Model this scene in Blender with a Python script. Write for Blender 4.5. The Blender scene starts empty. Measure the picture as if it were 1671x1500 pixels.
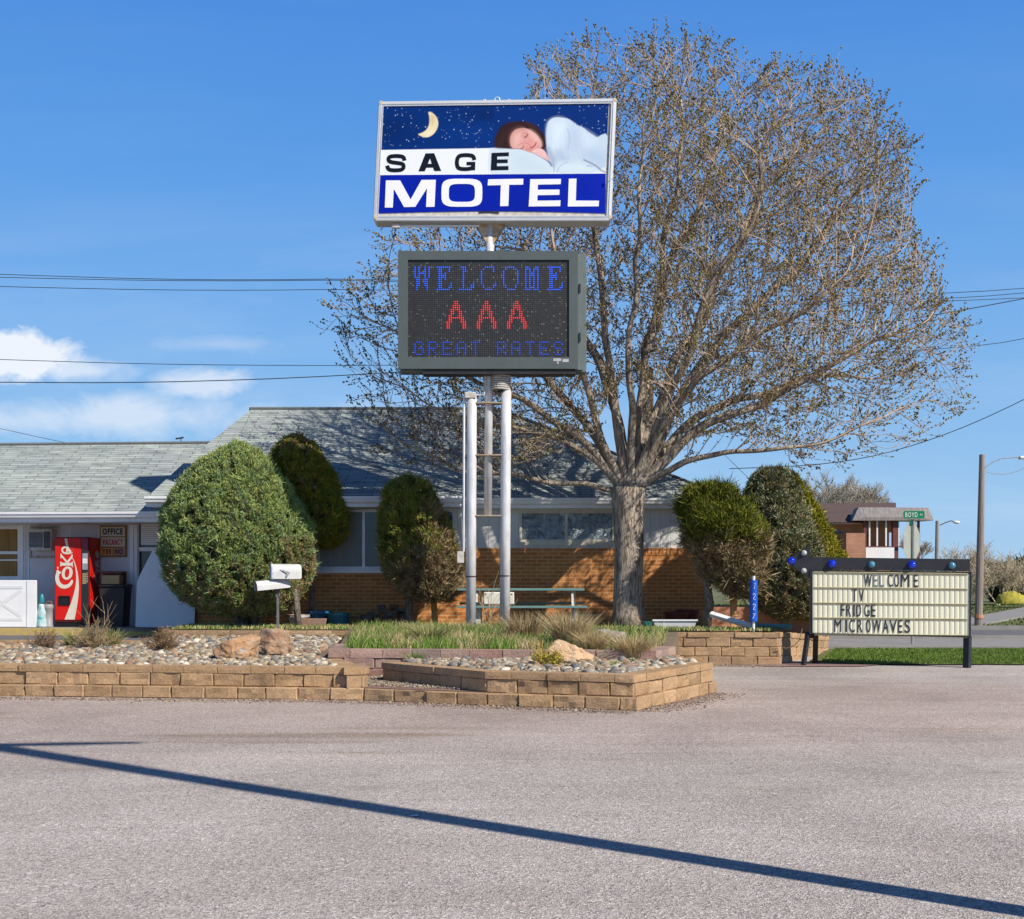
import bpy, math, random
import numpy as np
from mathutils import Vector, Matrix, noise, kdtree
from mathutils.geometry import tessellate_polygon
random.seed(7); RNG = np.random.default_rng(11)
F = 2200.0; HX = 835.5; HY = 935.0; EYE = 1.6
scene = bpy.context.scene
COL = scene.collection
def P(px, py, D): return Vector(((px-HX)/F*D, D, EYE+(HY-py)/F*D))
def PX(px, D): return (px-HX)/F*D
def PZ(py, D): return EYE+(HY-py)/F*D
def srgb(r, g, b):
    f = lambda c: (c/255/12.92) if c/255 <= .04045 else ((c/255+.055)/1.055)**2.4
    return (f(r), f(g), f(b))
# ------------------------------------------------------------------ tagging
ROOT = {}
def tag(o, label=None, cat=None, group=None, kind=None):
    if label: o['label'] = label
    if cat: o['category'] = cat
    if group: o['group'] = group
    if kind: o['kind'] = kind
    return o
def thing(name, loc, label, cat, group=None):
    o = bpy.data.objects.new(name, None); COL.objects.link(o)
    o.location = loc; o.empty_display_size = .2
    ROOT[o.name] = Vector(loc)
    return tag(o, label, cat, group)
def link(me, name, mat, parent=None, smooth=False):
    o = bpy.data.objects.new(name, me); COL.objects.link(o)
    if mat is not None:
        for m in (mat if isinstance(mat, (list, tuple)) else [mat]): me.materials.append(m)
    if parent is not None:
        r = ROOT[parent.name]; ROOT[o.name] = r
        me.transform(Matrix.Translation(-r)); o.parent = parent
    else: ROOT[o.name] = Vector((0, 0, 0))
    if smooth: me.polygons.foreach_set('use_smooth', [True]*len(me.polygons))
    me.update()
    return o
def npmesh(name, V, Fc, mat, parent=None, cols=None, smooth=False):
    V = np.asarray(V, dtype=np.float32); Fc = np.asarray(Fc, dtype=np.int32)
    me = bpy.data.meshes.new(name); m, k = Fc.shape
    me.vertices.add(len(V)); me.vertices.foreach_set('co', V.ravel())
    me.loops.add(m*k); me.loops.foreach_set('vertex_index', Fc.ravel())
    me.polygons.add(m); me.polygons.foreach_set('loop_start', np.arange(m, dtype=np.int32)*k)
    me.polygons.foreach_set('loop_total', np.full(m, k, dtype=np.int32))
    me.update(calc_edges=True)
    if cols is not None:
        a = me.attributes.new('Col', 'FLOAT_COLOR', 'CORNER')
        c = np.ones((m*k, 4), np.float32); c[:, :3] = np.repeat(np.asarray(cols, np.float32), k, axis=0)
        a.data.foreach_set('color', c.ravel())
    return link(me, name, mat, parent, smooth)
class MB:
    def __init__(s, xf=None): s.v = []; s.f = []; s.c = []; s.m = []; s.xf = xf; s.col = (1, 1, 1); s.mi = 0
    def face(s, idx): s.f.append(tuple(idx)); s.c.append(s.col); s.m.append(s.mi)
    def add(s, vs, fs):
        b = len(s.v); s.v += [tuple(v) for v in vs]
        for f in fs: s.face([b+i for i in f])
    def box(s, x0, x1, y0, y1, z0, z1):
        s.hexa([(x0,y0,z0),(x1,y0,z0),(x1,y1,z0),(x0,y1,z0),(x0,y0,z1),(x1,y0,z1),(x1,y1,z1),(x0,y1,z1)])
    def hexa(s, p): s.add(p, [(0,3,2,1),(4,5,6,7),(0,1,5,4),(1,2,6,5),(2,3,7,6),(3,0,4,7)])
    def bbox(s, x0, x1, y0, y1, z0, z1, b=.01):
        # box with chamfered edges
        X = (x0, x1); Y = (y0, y1); Z = (z0, z1); sx = (1, -1)
        idx = {}; vs = []
        for i in (0, 1):
            for j in (0, 1):
                for k in (0, 1):
                    for a in range(3):
                        p = [X[i]+sx[i]*b, Y[j]+sx[j]*b, Z[k]+sx[k]*b]
                        p[a] = (X[i], Y[j], Z[k])[a]
                        idx[i, j, k, a] = len(vs); vs.append(p)
        fs = []
        for a in range(3):
            o = [q for q in range(3) if q != a]
            for e in (0, 1):
                r = []
                for (u, w) in ((0,0),(1,0),(1,1),(0,1)):
                    t = [0,0,0]; t[a] = e; t[o[0]] = u; t[o[1]] = w
                    r.append(idx[t[0], t[1], t[2], a])
                fs.append(r if (e == 1) == (a != 1) else r[::-1])
        for a in range(3):   # edges along axis a
            o = [q for q in range(3) if q != a]
            for u in (0, 1):
                for w in (0, 1):
                    def g(e, ax):
                        t = [0,0,0]; t[a] = e; t[o[0]] = u; t[o[1]] = w
                        return idx[t[0], t[1], t[2], ax]
                    fs.append([g(0,o[0]), g(1,o[0]), g(1,o[1]), g(0,o[1])])
        for i in (0, 1):
            for j in (0, 1):
                for k in (0, 1): fs.append([idx[i,j,k,0], idx[i,j,k,1], idx[i,j,k,2]])
        s.add(vs, fs)
    def tube(s, pts, rad, n=8, cap=True, ph=0):
        pts = [Vector(p) for p in pts]
        if not isinstance(rad, (list, tuple)): rad = [rad]*len(pts)
        t = (pts[1]-pts[0]).normalized()
        u = t.orthogonal().normalized(); b0 = len(s.v)
        for i, p in enumerate(pts):
            if i == 0: d = pts[1]-pts[0]
            elif i == len(pts)-1: d = pts[-1]-pts[-2]
            else: d = pts[i+1]-pts[i-1]
            d.normalize(); u = (u-d*u.dot(d)).normalized(); w = d.cross(u)
            for k in range(n):
                a = 2*math.pi*k/n+ph
                s.v.append(tuple(p+(u*math.cos(a)+w*math.sin(a))*rad[i]))
        for i in range(len(pts)-1):
            for k in range(n):
                a = b0+i*n+k; b = b0+i*n+(k+1) % n
                s.face((a, b, b+n, a+n))
        if cap:
            s.face([b0+k for k in range(n)][::-1]); s.face([b0+(len(pts)-1)*n+k for k in range(n)])
    def lathe(s, c, prof, n=16, axis='z'):
        b0 = len(s.v)
        for (r, h) in prof:
            for k in range(n):
                a = 2*math.pi*k/n
                if axis == 'z': s.v.append((c[0]+r*math.cos(a), c[1]+r*math.sin(a), c[2]+h))
                else: s.v.append((c[0]+r*math.cos(a), c[1]-h, c[2]+r*math.sin(a)))
        for i in range(len(prof)-1):
            for k in range(n):
                a = b0+i*n+k; b = b0+i*n+(k+1) % n
                s.face((a, b, b+n, a+n))
        s.face([b0+k for k in range(n)][::-1]); s.face([b0+(len(prof)-1)*n+k for k in range(n)])
    def shape(s, contours, fn, w0, w1):
        """flat contours (first outer, rest holes) extruded; fn(x,y,w)->3d"""
        cs = [[Vector((p[0], p[1], 0)) for p in c] for c in contours]
        tris = tessellate_polygon(cs); flat = [p for c in contours for p in c]; n = len(flat)
        b = len(s.v)
        s.v += [tuple(fn(p[0], p[1], w1)) for p in flat]+[tuple(fn(p[0], p[1], w0)) for p in flat]
        for t in tris: s.face([b+i for i in t])
        o = 0
        for c in contours:
            m = len(c)
            for i in range(m): s.face((b+o+i, b+o+(i+1) % m, b+n+o+(i+1) % m, b+n+o+i))
            o += m
    def build(s, name, mat, parent=None, smooth=False):
        me = bpy.data.meshes.new(name)
        V = s.v if s.xf is None else [tuple(s.xf @ Vector(v)) for v in s.v]
        me.from_pydata(V, [], s.f)
        a = me.attributes.new('Col', 'FLOAT_COLOR', 'CORNER')
        lt = np.array([len(f) for f in s.f])
        c = np.ones((lt.sum(), 4), np.float32); c[:, :3] = np.repeat(np.array(s.c, np.float32), lt, axis=0)
        a.data.foreach_set('color', c.ravel())
        if any(s.m): me.polygons.foreach_set('material_index', s.m)
        return link(me, name, mat, parent, smooth)
def rbn(path, w, closed=False):
    """ribbon outline (list of points) around a polyline, width w (number or list)"""
    n = len(path); L = []; R = []
    for i in range(n):
        a = path[max(i-1, 0)]; b = path[min(i+1, n-1)]; p = path[i]
        if 0 < i < n-1:
            d1 = Vector((p[0]-a[0], p[1]-a[1])).normalized(); d2 = Vector((b[0]-p[0], b[1]-p[1])).normalized()
            d = (d1+d2); d = d.normalized() if d.length > 1e-6 else d1
            k = 1/max(.6, d.dot(d1))
        else: d = Vector((b[0]-a[0], b[1]-a[1])).normalized(); k = 1
        ww = (w[i] if isinstance(w, (list, tuple)) else w)/2*k
        L.append((p[0]-d.y*ww, p[1]+d.x*ww)); R.append((p[0]+d.y*ww, p[1]-d.x*ww))
    return L+R[::-1]
def smoothp(p, it=2, closed=False):
    for _ in range(it):
        q = [] if closed else [p[0]]
        n = len(p)
        for i in range(n if closed else n-1):
            a = p[i]; b = p[(i+1) % n]
            q += [(a[0]*.75+b[0]*.25, a[1]*.75+b[1]*.25), (a[0]*.25+b[0]*.75, a[1]*.25+b[1]*.75)]
        if not closed: q.append(p[-1])
        p = q
    return p
def super_e(cx, cy, rx, ry, e=3.5, n=40):
    r = []
    for k in range(n):
        a = 2*math.pi*k/n; c = math.cos(a); s = math.sin(a)
        r.append((cx+rx*math.copysign(abs(c)**(2/e), c), cy+ry*math.copysign(abs(s)**(2/e), s)))
    return r
# ------------------------------------------------------------------ glyphs
_g = {}
def glyph(ch, off=0.0):
    key = (ch, off)
    if key not in _g:
        cu = bpy.data.curves.new('g', 'FONT'); cu.body = ch; cu.size = 1; cu.extrude = .05; cu.offset = off; cu.resolution_u = 4
        ob = bpy.data.objects.new('g', cu); COL.objects.link(ob)
        bpy.context.view_layer.update()
        me = bpy.data.meshes.new_from_object(ob)
        V = np.array([v.co[:] for v in me.vertices]); fs = [tuple(p.vertices) for p in me.polygons]
        lo = V.min(0); hi = V.max(0)
        V = (V-lo)/np.maximum(hi-lo, 1e-6)
        _g[key] = (V, fs, (hi-lo)[0]/(hi-lo)[1])
        bpy.data.objects.remove(ob); bpy.data.curves.remove(cu); bpy.data.meshes.remove(me)
    return _g[key]
def put_glyph(mb, ch, x0, x1, y0, y1, fn, w0, w1, off=.02):
    V, fs, _ = glyph(ch, off)
    mb.add([fn(x0+(x1-x0)*v[0], y0+(y1-y0)*v[1], w0+(w1-w0)*v[2]) for v in V], fs)
def put_word(mb, word, x0, x1, y0, y1, fn, w0, w1, off=.02, gap=.12):
    ws = [(.25 if c == 'I' else glyph(c, off)[2]) if c != ' ' else .4 for c in word]
    tot = sum(ws)+gap*(len(word)-1); k = (x1-x0)/tot; x = x0
    for c, w in zip(word, ws):
        if c != ' ': put_glyph(mb, c, x, x+w*k, y0, y1, fn, w0, w1, off)
        x += (w+gap)*k
# ------------------------------------------------------------------ materials
def newmat(name):
    m = bpy.data.materials.new(name); m.use_nodes = True
    nt = m.node_tree; b = nt.nodes['Principled BSDF']
    return m, nt, b
def N(nt, t, **kw):
    n = nt.nodes.new(t)
    for k, v in kw.items():
        if k in n.inputs: n.inputs[k].default_value = v
        else: setattr(n, k, v)
    return n
def mixc(nt, fac, a, b, mode='MIX'):
    n = nt.nodes.new('ShaderNodeMix'); n.data_type = 'RGBA'; n.blend_type = mode
    for sock, v in ((n.inputs[0], fac), (n.inputs[6], a), (n.inputs[7], b)):
        if isinstance(v, (int, float)): sock.default_value = v
        elif isinstance(v, tuple): sock.default_value = (*v[:3], 1)
        else: nt.links.new(v, sock)
    return n.outputs[2]
def mth(nt, op, a, b=None, c=None):
    n = nt.nodes.new('ShaderNodeMath'); n.operation = op
    for i, v in enumerate((a, b, c)):
        if v is None: continue
        if isinstance(v, (int, float)): n.inputs[i].default_value = v
        else: nt.links.new(v, n.inputs[i])
    return n.outputs[0]
def ramp(nt, val, stops):
    n = nt.nodes.new('ShaderNodeValToRGB'); nt.links.new(val, n.inputs[0])
    e = n.color_ramp.elements
    while len(e) < len(stops): e.new(.5)
    for q, (p, c) in zip(e, stops): q.position = p; q.color = (*c, 1) if isinstance(c, tuple) else (c, c, c, 1)
    return n.outputs[0]
def objco(nt): return nt.nodes.new('ShaderNodeTexCoord').outputs['Object']
def noise_n(nt, vec, scale, detail=4, rough=.55, dist=0.0):
    n = N(nt, 'ShaderNodeTexNoise', Scale=scale, Detail=detail, Roughness=rough, Distortion=dist)
    nt.links.new(vec, n.inputs['Vector']); return n.outputs['Fac']
def bump(nt, b, h, strength, dist=.02):
    n = N(nt, 'ShaderNodeBump', Strength=strength, Distance=dist); nt.links.new(h, n.inputs['Height'])
    nt.links.new(n.outputs[0], b.inputs['Normal'])
def mat(name, c, c2=None, rough=.7, metal=0, sc=6, attr=False, bmp=.0, bsc=60, spec=.4, rvar=.1, stretch=None, emit=None, bd=.01):
    m, nt, b = newmat(name)
    co = objco(nt)
    if stretch:
        mp = N(nt, 'ShaderNodeMapping'); mp.inputs['Scale'].default_value = stretch; nt.links.new(co, mp.inputs[0]); co = mp.outputs[0]
    f = noise_n(nt, co, sc, 6, .6)
    f2 = ramp(nt, f, [(.35, 0.0), (.65, 1.0)])
    if attr:
        at = nt.nodes.new('ShaderNodeAttribute'); at.attribute_name = 'Col'
        base = mixc(nt, 1.0, at.outputs['Color'], mixc(nt, f2, (.85, .85, .85), (1.08, 1.08, 1.08)), 'MULTIPLY')
    else:
        c2 = c2 or tuple(x*.8 for x in c)
        base = mixc(nt, f2, c, c2)
    nt.links.new(base, b.inputs['Base Color'])
    r = mth(nt, 'MULTIPLY_ADD', f, rvar*2, rough-rvar); nt.links.new(r, b.inputs['Roughness'])
    b.inputs['Metallic'].default_value = metal; b.inputs['Specular IOR Level'].default_value = spec
    if bmp: bump(nt, b, noise_n(nt, co, bsc, 5, .6), bmp, bd)
    if emit: b.inputs['Emission Color'].default_value = (*c, 1); b.inputs['Emission Strength'].default_value = emit
    return m
M = {}
def asphalt():
    m, nt, b = newmat('chip_seal'); co = objco(nt)
    v = N(nt, 'ShaderNodeTexVoronoi', Scale=55.0); nt.links.new(co, v.inputs['Vector'])
    v2 = N(nt, 'ShaderNodeTexVoronoi', Scale=120.0); nt.links.new(co, v2.inputs['Vector'])
    sep = N(nt, 'ShaderNodeSeparateColor'); nt.links.new(v.outputs['Color'], sep.inputs[0])
    sep2 = N(nt, 'ShaderNodeSeparateColor'); nt.links.new(v2.outputs['Color'], sep2.inputs[0])
    stones = ramp(nt, sep.outputs[0], [(0, (.09,.075,.08)), (.15, (.21,.17,.165)), (.45, (.29,.24,.225)), (.7, (.35,.30,.285)), (.9, (.30,.215,.19)), (1, (.56,.52,.50))])
    stones2 = ramp(nt, sep2.outputs[0], [(0, (.09,.08,.085)), (.3, (.24,.20,.195)), (.8, (.35,.30,.29)), (1, (.56,.52,.50))])
    c = mixc(nt, .45, stones, stones2)
    c = mixc(nt, 1.0, c, (1.43,1.55,1.52), "MULTIPLY")
    big = noise_n(nt, co, .35, 6, .6, .6)
    c = mixc(nt, 1.0, c, ramp(nt, big, [(.3, (.80,.775,.76)), (.5, (1.0,.98,.965)), (.7, (1.15,1.14,1.13))]), 'MULTIPLY')
    # reddish loose gravel drift further out and pale dusty tyre paths
    mp = N(nt, 'ShaderNodeMapping'); mp.inputs['Scale'].default_value = (.10, .9, 1); mp.inputs['Rotation'].default_value = (0, 0, -.12); nt.links.new(co, mp.inputs[0])
    st = noise_n(nt, mp.outputs[0], 1.1, 5, .6, .3)
    c = mixc(nt, mth(nt, 'MULTIPLY', ramp(nt, st, [(.5, 0.0), (.66, 1.0)]), .65), c, mixc(nt, 1.0, c, (1.22,1.22,1.24), 'MULTIPLY'))
    sx = N(nt, 'ShaderNodeSeparateXYZ'); nt.links.new(co, sx.inputs[0])
    far = ramp(nt, mth(nt, 'MULTIPLY_ADD', st, 4.0, sx.outputs[1]), [(0, 0.0), (1, 1.0)])
    yr = N(nt, 'ShaderNodeMapRange'); nt.links.new(mth(nt, 'MULTIPLY_ADD', st, 5.0, sx.outputs[1]), yr.inputs[0])
    yr.inputs[1].default_value = 13.0; yr.inputs[2].default_value = 16.5
    yr2 = N(nt, 'ShaderNodeMapRange'); nt.links.new(sx.outputs[1], yr2.inputs[0]); yr2.inputs[1].default_value = 18.5; yr2.inputs[2].default_value = 20.5; yr2.inputs[3].default_value = 1; yr2.inputs[4].default_value = .15
    c = mixc(nt, mth(nt, 'MULTIPLY', mth(nt, 'MULTIPLY', yr.outputs[0], yr2.outputs[0]), .5), c, mixc(nt, 1.0, c, (1.0,.84,.76), 'MULTIPLY'))
    # damp earthy stains
    s2 = noise_n(nt, mp.outputs[0], 2.3, 6, .65, .8)
    c = mixc(nt, mth(nt, 'MULTIPLY', ramp(nt, s2, [(.58, 0.0), (.72, 1.0)]), .6), c, mixc(nt, 1.0, c, (.66,.56,.44), 'MULTIPLY'))
    # a few drifted earthy patches, tar drips and one hairline crack network
    for (ex, ey, rx_, ry_, k_) in ((-2.1, 13.3, 1.9, .35, .5), (-.9, 13.9, 1.6, .28, .4), (-3.6, 11.0, .9, .16, .45), (-1.3, 12.0, .5, .13, .6), (1.6, 12.6, 1.6, .22, .22), (3.2, 9.4, .9, .18, .22), (-1.6, 7.4, .35, .12, .3)):
        du = mth(nt, 'DIVIDE', mth(nt, 'SUBTRACT', sx.outputs[0], ex), rx_); dv = mth(nt, 'DIVIDE', mth(nt, 'SUBTRACT', sx.outputs[1], ey), ry_)
        q = mth(nt, 'SUBTRACT', 1.0, mth(nt, 'SQRT', mth(nt, 'ADD', mth(nt, 'MULTIPLY', du, du), mth(nt, 'MULTIPLY', dv, dv))))
        q = mth(nt, 'ADD', q, mth(nt, 'MULTIPLY', mth(nt, 'SUBTRACT', s2, .5), 2.4))
        c = mixc(nt, mth(nt, 'MULTIPLY', ramp(nt, q, [(.1, 0.0), (.7, 1.0)]), k_), c, mixc(nt, 1.0, c, (.70,.62,.50), 'MULTIPLY'))
    sp_ = N(nt, 'ShaderNodeTexVoronoi', Scale=2.3); nt.links.new(co, sp_.inputs['Vector'])
    c = mixc(nt, ramp(nt, sp_.outputs['Distance'], [(.018, .75), (.035, 0.0)]), c, (.06,.055,.06))
    nt.links.new(c, b.inputs['Base Color']); b.inputs['Roughness'].default_value = .9; b.inputs['Specular IOR Level'].default_value = .25
    h = mth(nt, 'ADD', v.outputs['Distance'], v2.outputs['Distance'])
    bump(nt, b, h, .55, .012)
    return m
M['asphalt'] = asphalt()
def shingle():
    m, nt, b = newmat('asphalt_shingles'); co = objco(nt)
    sx = N(nt, 'ShaderNodeSeparateXYZ'); nt.links.new(co, sx.inputs[0])
    cb = N(nt, 'ShaderNodeCombineXYZ'); nt.links.new(sx.outputs[0], cb.inputs[0]); nt.links.new(mth(nt, 'MULTIPLY', sx.outputs[2], 2.236), cb.inputs[1])
    br = N(nt, 'ShaderNodeTexBrick'); nt.links.new(cb.outputs[0], br.inputs['Vector'])
    for k, v in (('Scale', 1.0), ('Mortar Size', .012), ('Mortar Smooth', .3), ('Bias', 0.0), ('Brick Width', .62), ('Row Height', .125)): br.inputs[k].default_value = v
    br.offset = .37; br.inputs['Color1'].default_value = (.37,.41,.39,1); br.inputs['Color2'].default_value = (.27,.30,.29,1); br.inputs['Mortar'].default_value = (.13,.145,.145,1)  # dark mortar colour paints the shadow lines between shingle courses
    mp = N(nt, 'ShaderNodeMapping'); mp.inputs['Scale'].default_value = (2.6, 8.0, 1); nt.links.new(cb.outputs[0], mp.inputs[0])
    n1 = noise_n(nt, mp.outputs[0], 1.0, 3, .6)
    c = mixc(nt, 1.0, br.outputs['Color'], ramp(nt, n1, [(.3, (.66,.68,.71)), (.48, (1.0,1.0,1.0)), (.7, (1.22,1.23,1.20))]), 'MULTIPLY')
    n3 = noise_n(nt, co, .8, 4)
    c = mixc(nt, 1.0, c, ramp(nt, n3, [(.3, (.86,.86,.9)), (.7, (1.1,1.1,1.06))]), 'MULTIPLY')
    n2 = noise_n(nt, co, 180, 2)
    c = mixc(nt, 1.0, c, ramp(nt, n2, [(.3, .75), (.7, 1.25)]), 'MULTIPLY')
    nt.links.new(c, b.inputs['Base Color']); b.inputs['Roughness'].default_value = .92; b.inputs['Specular IOR Level'].default_value = .2
    bump(nt, b, br.outputs['Fac'], -.6, .015)
    return m
M['shingle'] = shingle()
def brickmat(name, c1, c2, mo, w=.22, h=.075):
    m, nt, b = newmat(name); co = objco(nt)
    sx = N(nt, 'ShaderNodeSeparateXYZ'); nt.links.new(co, sx.inputs[0])
    cb = N(nt, 'ShaderNodeCombineXYZ'); nt.links.new(mth(nt, 'ADD', sx.outputs[0], sx.outputs[1]), cb.inputs[0]); nt.links.new(sx.outputs[2], cb.inputs[1])
    br = N(nt, 'ShaderNodeTexBrick'); nt.links.new(cb.outputs[0], br.inputs['Vector'])
    for k, v in (('Scale', 1.0), ('Mortar Size', .009), ('Mortar Smooth', .3), ('Bias', -.1), ('Brick Width', w), ('Row Height', h)): br.inputs[k].default_value = v
    br.inputs['Color1'].default_value = (*c1, 1); br.inputs['Color2'].default_value = (*c2, 1); br.inputs['Mortar'].default_value = (*mo, 1)
    c = mixc(nt, 1.0, br.outputs['Color'], ramp(nt, noise_n(nt, co, 1.6, 5), [(.3, (.84,.82,.8)), (.7, (1.14,1.12,1.1))]), 'MULTIPLY')
    c = mixc(nt, 1.0, c, ramp(nt, noise_n(nt, co, 60, 3), [(.3, .85), (.7, 1.12)]), 'MULTIPLY')
    nt.links.new(c, b.inputs['Base Color']); b.inputs['Roughness'].default_value = .88; b.inputs['Specular IOR Level'].default_value = .25
    bump(nt, b, br.outputs['Fac'], -.7, .01)
    return m
M['brick'] = brickmat('orange_brick', (.62,.25,.075), (.47,.175,.05), (.66,.42,.22))
M['brick2'] = brickmat('brown_brick', (.46,.23,.15), (.38,.19,.125), (.33,.20,.14))
def blockm():
    m, nt, b = newmat('concrete_block'); co = objco(nt)
    at = nt.nodes.new('ShaderNodeAttribute'); at.attribute_name = 'Col'
    n1 = noise_n(nt, co, 38, 7, .75); n2 = noise_n(nt, co, 5, 5, .6); n3 = noise_n(nt, co, 1.1, 5, .65)
    c = mixc(nt, 1.0, at.outputs['Color'], ramp(nt, n1, [(.32, (.66,.64,.62)), (.5, (1,1,1)), (.66, (1.25,1.22,1.18))]), 'MULTIPLY')
    c = mixc(nt, 1.0, c, ramp(nt, n2, [(.3, (.86,.84,.80)), (.7, (1.1,1.08,1.05))]), 'MULTIPLY')
    c = mixc(nt, ramp(nt, n3, [(.58, 0.0), (.72, .45)]), c, (.22,.17,.12))
    nt.links.new(c, b.inputs['Base Color']); b.inputs['Roughness'].default_value = .92; b.inputs['Specular IOR Level'].default_value = .2
    bump(nt, b, n1, .9, .02); return m
M['block'] = blockm()
M['leaf'] = mat('evergreen_foliage', (1,1,1), attr=True, sc=3, rough=.65, spec=.2)
M['grassm'] = mat('grass_blades', (1,1,1), attr=True, sc=2, rough=.7, spec=.2)
M['stone'] = mat('river_stone', (1,1,1), attr=True, sc=30, rough=.75, spec=.3, bmp=.25, bsc=90)
M['white'] = mat('white_paint', (.72,.72,.72), (.64,.64,.65), rough=.55, sc=3)
M['whitetrim'] = mat('white_trim', (.80,.80,.80), (.72,.72,.72), rough=.45, sc=2)
M['dullwhite'] = mat('weathered_white', (.62,.60,.56), (.42,.38,.33), rough=.7, sc=14)
M['black'] = mat('black_paint', (.018,.018,.02), (.03,.03,.032), rough=.5, sc=8)
M['dark'] = mat('dark_plastic', (.012,.012,.014), rough=.4)
M['steel'] = mat('silver_painted_pipe', (.74,.74,.75), (.56,.55,.54), rough=.38, metal=.15, sc=9, stretch=(1,1,.35), rvar=.12)
M['rust'] = mat('rusty_steel', (.30,.20,.12), (.42,.36,.28), rough=.75, sc=12)
M['rustpipe'] = mat('rust_stained_pipe', (.55,.50,.46), (.40,.28,.18), rough=.6, metal=.3, sc=14)
M['frame'] = mat('aluminium_frame', (.66,.67,.68), (.58,.59,.60), rough=.4, metal=.3, sc=4)
M['cream'] = mat('cream_paint', (.66,.60,.46), rough=.5)
M['bezel'] = mat('grey_green_metal', (.085,.105,.105), (.075,.092,.092), rough=.5, sc=3)
def barkmat(name, a, b_, sc=9):
    m, nt, b = newmat(name); co = objco(nt)
    mp = N(nt, 'ShaderNodeMapping'); mp.inputs['Scale'].default_value = (3.2, 3.2, .55); nt.links.new(co, mp.inputs[0])
    n1 = noise_n(nt, mp.outputs[0], sc, 8, .68, 1.2)
    n2 = noise_n(nt, co, 2.5, 4)
    c = mixc(nt, ramp(nt, n1, [(.40, 0.0), (.56, 1.0)]), a, b_)
    c = mixc(nt, 1.0, c, ramp(nt, n2, [(.3, (.8,.8,.8)), (.7, (1.18,1.12,1.05))]), 'MULTIPLY')
    nt.links.new(c, b.inputs['Base Color']); b.inputs['Roughness'].default_value = .95; b.inputs['Specular IOR Level'].default_value = .15
    bump(nt, b, n1, 1.0, .06)
    return m
M['bark'] = barkmat('maple_bark', (.15,.115,.085), (.46,.40,.33), 5)
M['twig'] = mat('twig_bark', (.54,.43,.33), (.36,.26,.19), rough=.9, sc=4, spec=.15)
M['bark2'] = barkmat('juniper_bark', (.11,.09,.075), (.33,.29,.25), 12)
M['bud'] = mat('buds', (1,1,1), attr=True, sc=2, rough=.8, spec=.1)
def glassm(name, c, rough=.08):
    m, nt, b = newmat(name); co = objco(nt)
    n = noise_n(nt, co, 1.3, 4)
    nt.links.new(mixc(nt, n, c, tuple(x*.6 for x in c)), b.inputs['Base Color'])
    b.inputs['Roughness'].default_value = rough; b.inputs['Specular IOR Level'].default_value = .6
    return m
M['glass'] = glassm('dark_glass', (.035,.04,.05))
M['curtain'] = mat('window_curtain', (.28,.30,.30), (.22,.24,.24), rough=.6, sc=3, stretch=(12,1,.4), spec=.5)
M['gold'] = mat('gold_curtain', (.30,.17,.035), (.20,.11,.02), rough=.6, sc=3, stretch=(10,1,.3), spec=.5)
def foil():
    m, nt, b = newmat('crumpled_foil'); co = objco(nt)
    n = noise_n(nt, co, 3.5, 6, .6, 2.5)
    nt.links.new(ramp(nt, n, [(.3, (.10,.14,.18)), (.5, (.28,.34,.38)), (.7, (.42,.46,.5))]), b.inputs['Base Color'])
    b.inputs['Metallic'].default_value = .6; b.inputs['Roughness'].default_value = .35; bump(nt, b, n, 1.0, .08)
    return m
M['foil'] = foil()
M['grass'] = mat('turf', (.075,.115,.02), (.15,.14,.05), rough=.95, sc=5, bmp=.6, bsc=40)
M['soil'] = mat('dry_soil', (.20,.15,.10), (.13,.10,.07), rough=.95, sc=5, bmp=.6, bsc=30)
M['redgravel'] = mat('red_gravel', (.30,.19,.16), (.19,.12,.10), rough=.95, sc=60, bmp=.8, bsc=80)
M['conc'] = mat('concrete', (.27,.26,.25), (.22,.21,.20), rough=.9, sc=3, bmp=.2, bsc=60)
M['road'] = mat('road_asphalt', (.15,.145,.15), (.11,.11,.115), rough=.9, sc=2, bmp=.3, bsc=90)
M['yellow'] = mat('worn_yellow_paint', (.52,.36,.08), (.38,.30,.16), rough=.8, sc=9)
M['teal'] = mat('teal_painted_wood', (.10,.21,.21), (.14,.25,.24), rough=.7, sc=8, stretch=(.4,4,4))
M['hill'] = mat('far_hills', (.085,.10,.08), (.12,.12,.08), rough=1, sc=.02)

# ------------------------------------------------------------------ world / sun / camera
w = bpy.data.worlds.new('World'); scene.world = w; w.use_nodes = True
nt = w.node_tree; bg = nt.nodes['Background']
sky = nt.nodes.new('ShaderNodeTexSky'); sky.sky_type = 'NISHITA'; sky.sun_disc = False
EL = math.radians(40); AZ = math.radians(130)
sky.sun_elevation = EL; sky.sun_rotation = AZ; sky.altitude = 900; sky.air_density = 1.0; sky.dust_density = .35; sky.ozone_density = 3.0
tc = nt.nodes.new('ShaderNodeTexCoord'); sp = nt.nodes.new('ShaderNodeSeparateXYZ'); nt.links.new(tc.outputs['Generated'], sp.inputs[0])
yy = mth(nt, 'MAXIMUM', sp.outputs[1], .05)
U = mth(nt, 'DIVIDE', sp.outputs[0], yy); Vv = mth(nt, 'DIVIDE', sp.outputs[2], yy)
cbn = nt.nodes.new('ShaderNodeCombineXYZ'); nt.links.new(U, cbn.inputs[0]); nt.links.new(mth(nt, 'MULTIPLY', Vv, 1.6), cbn.inputs[1])
n1 = noise_n(nt, cbn.outputs[0], 16, 8, .62, .4)
cbw = nt.nodes.new('ShaderNodeCombineXYZ'); nt.links.new(mth(nt, 'MULTIPLY', U, .35), cbw.inputs[0]); nt.links.new(mth(nt, 'MULTIPLY', Vv, 2.2), cbw.inputs[1])
n2 = noise_n(nt, cbw.outputs[0], 7, 7, .6, .3)
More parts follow.
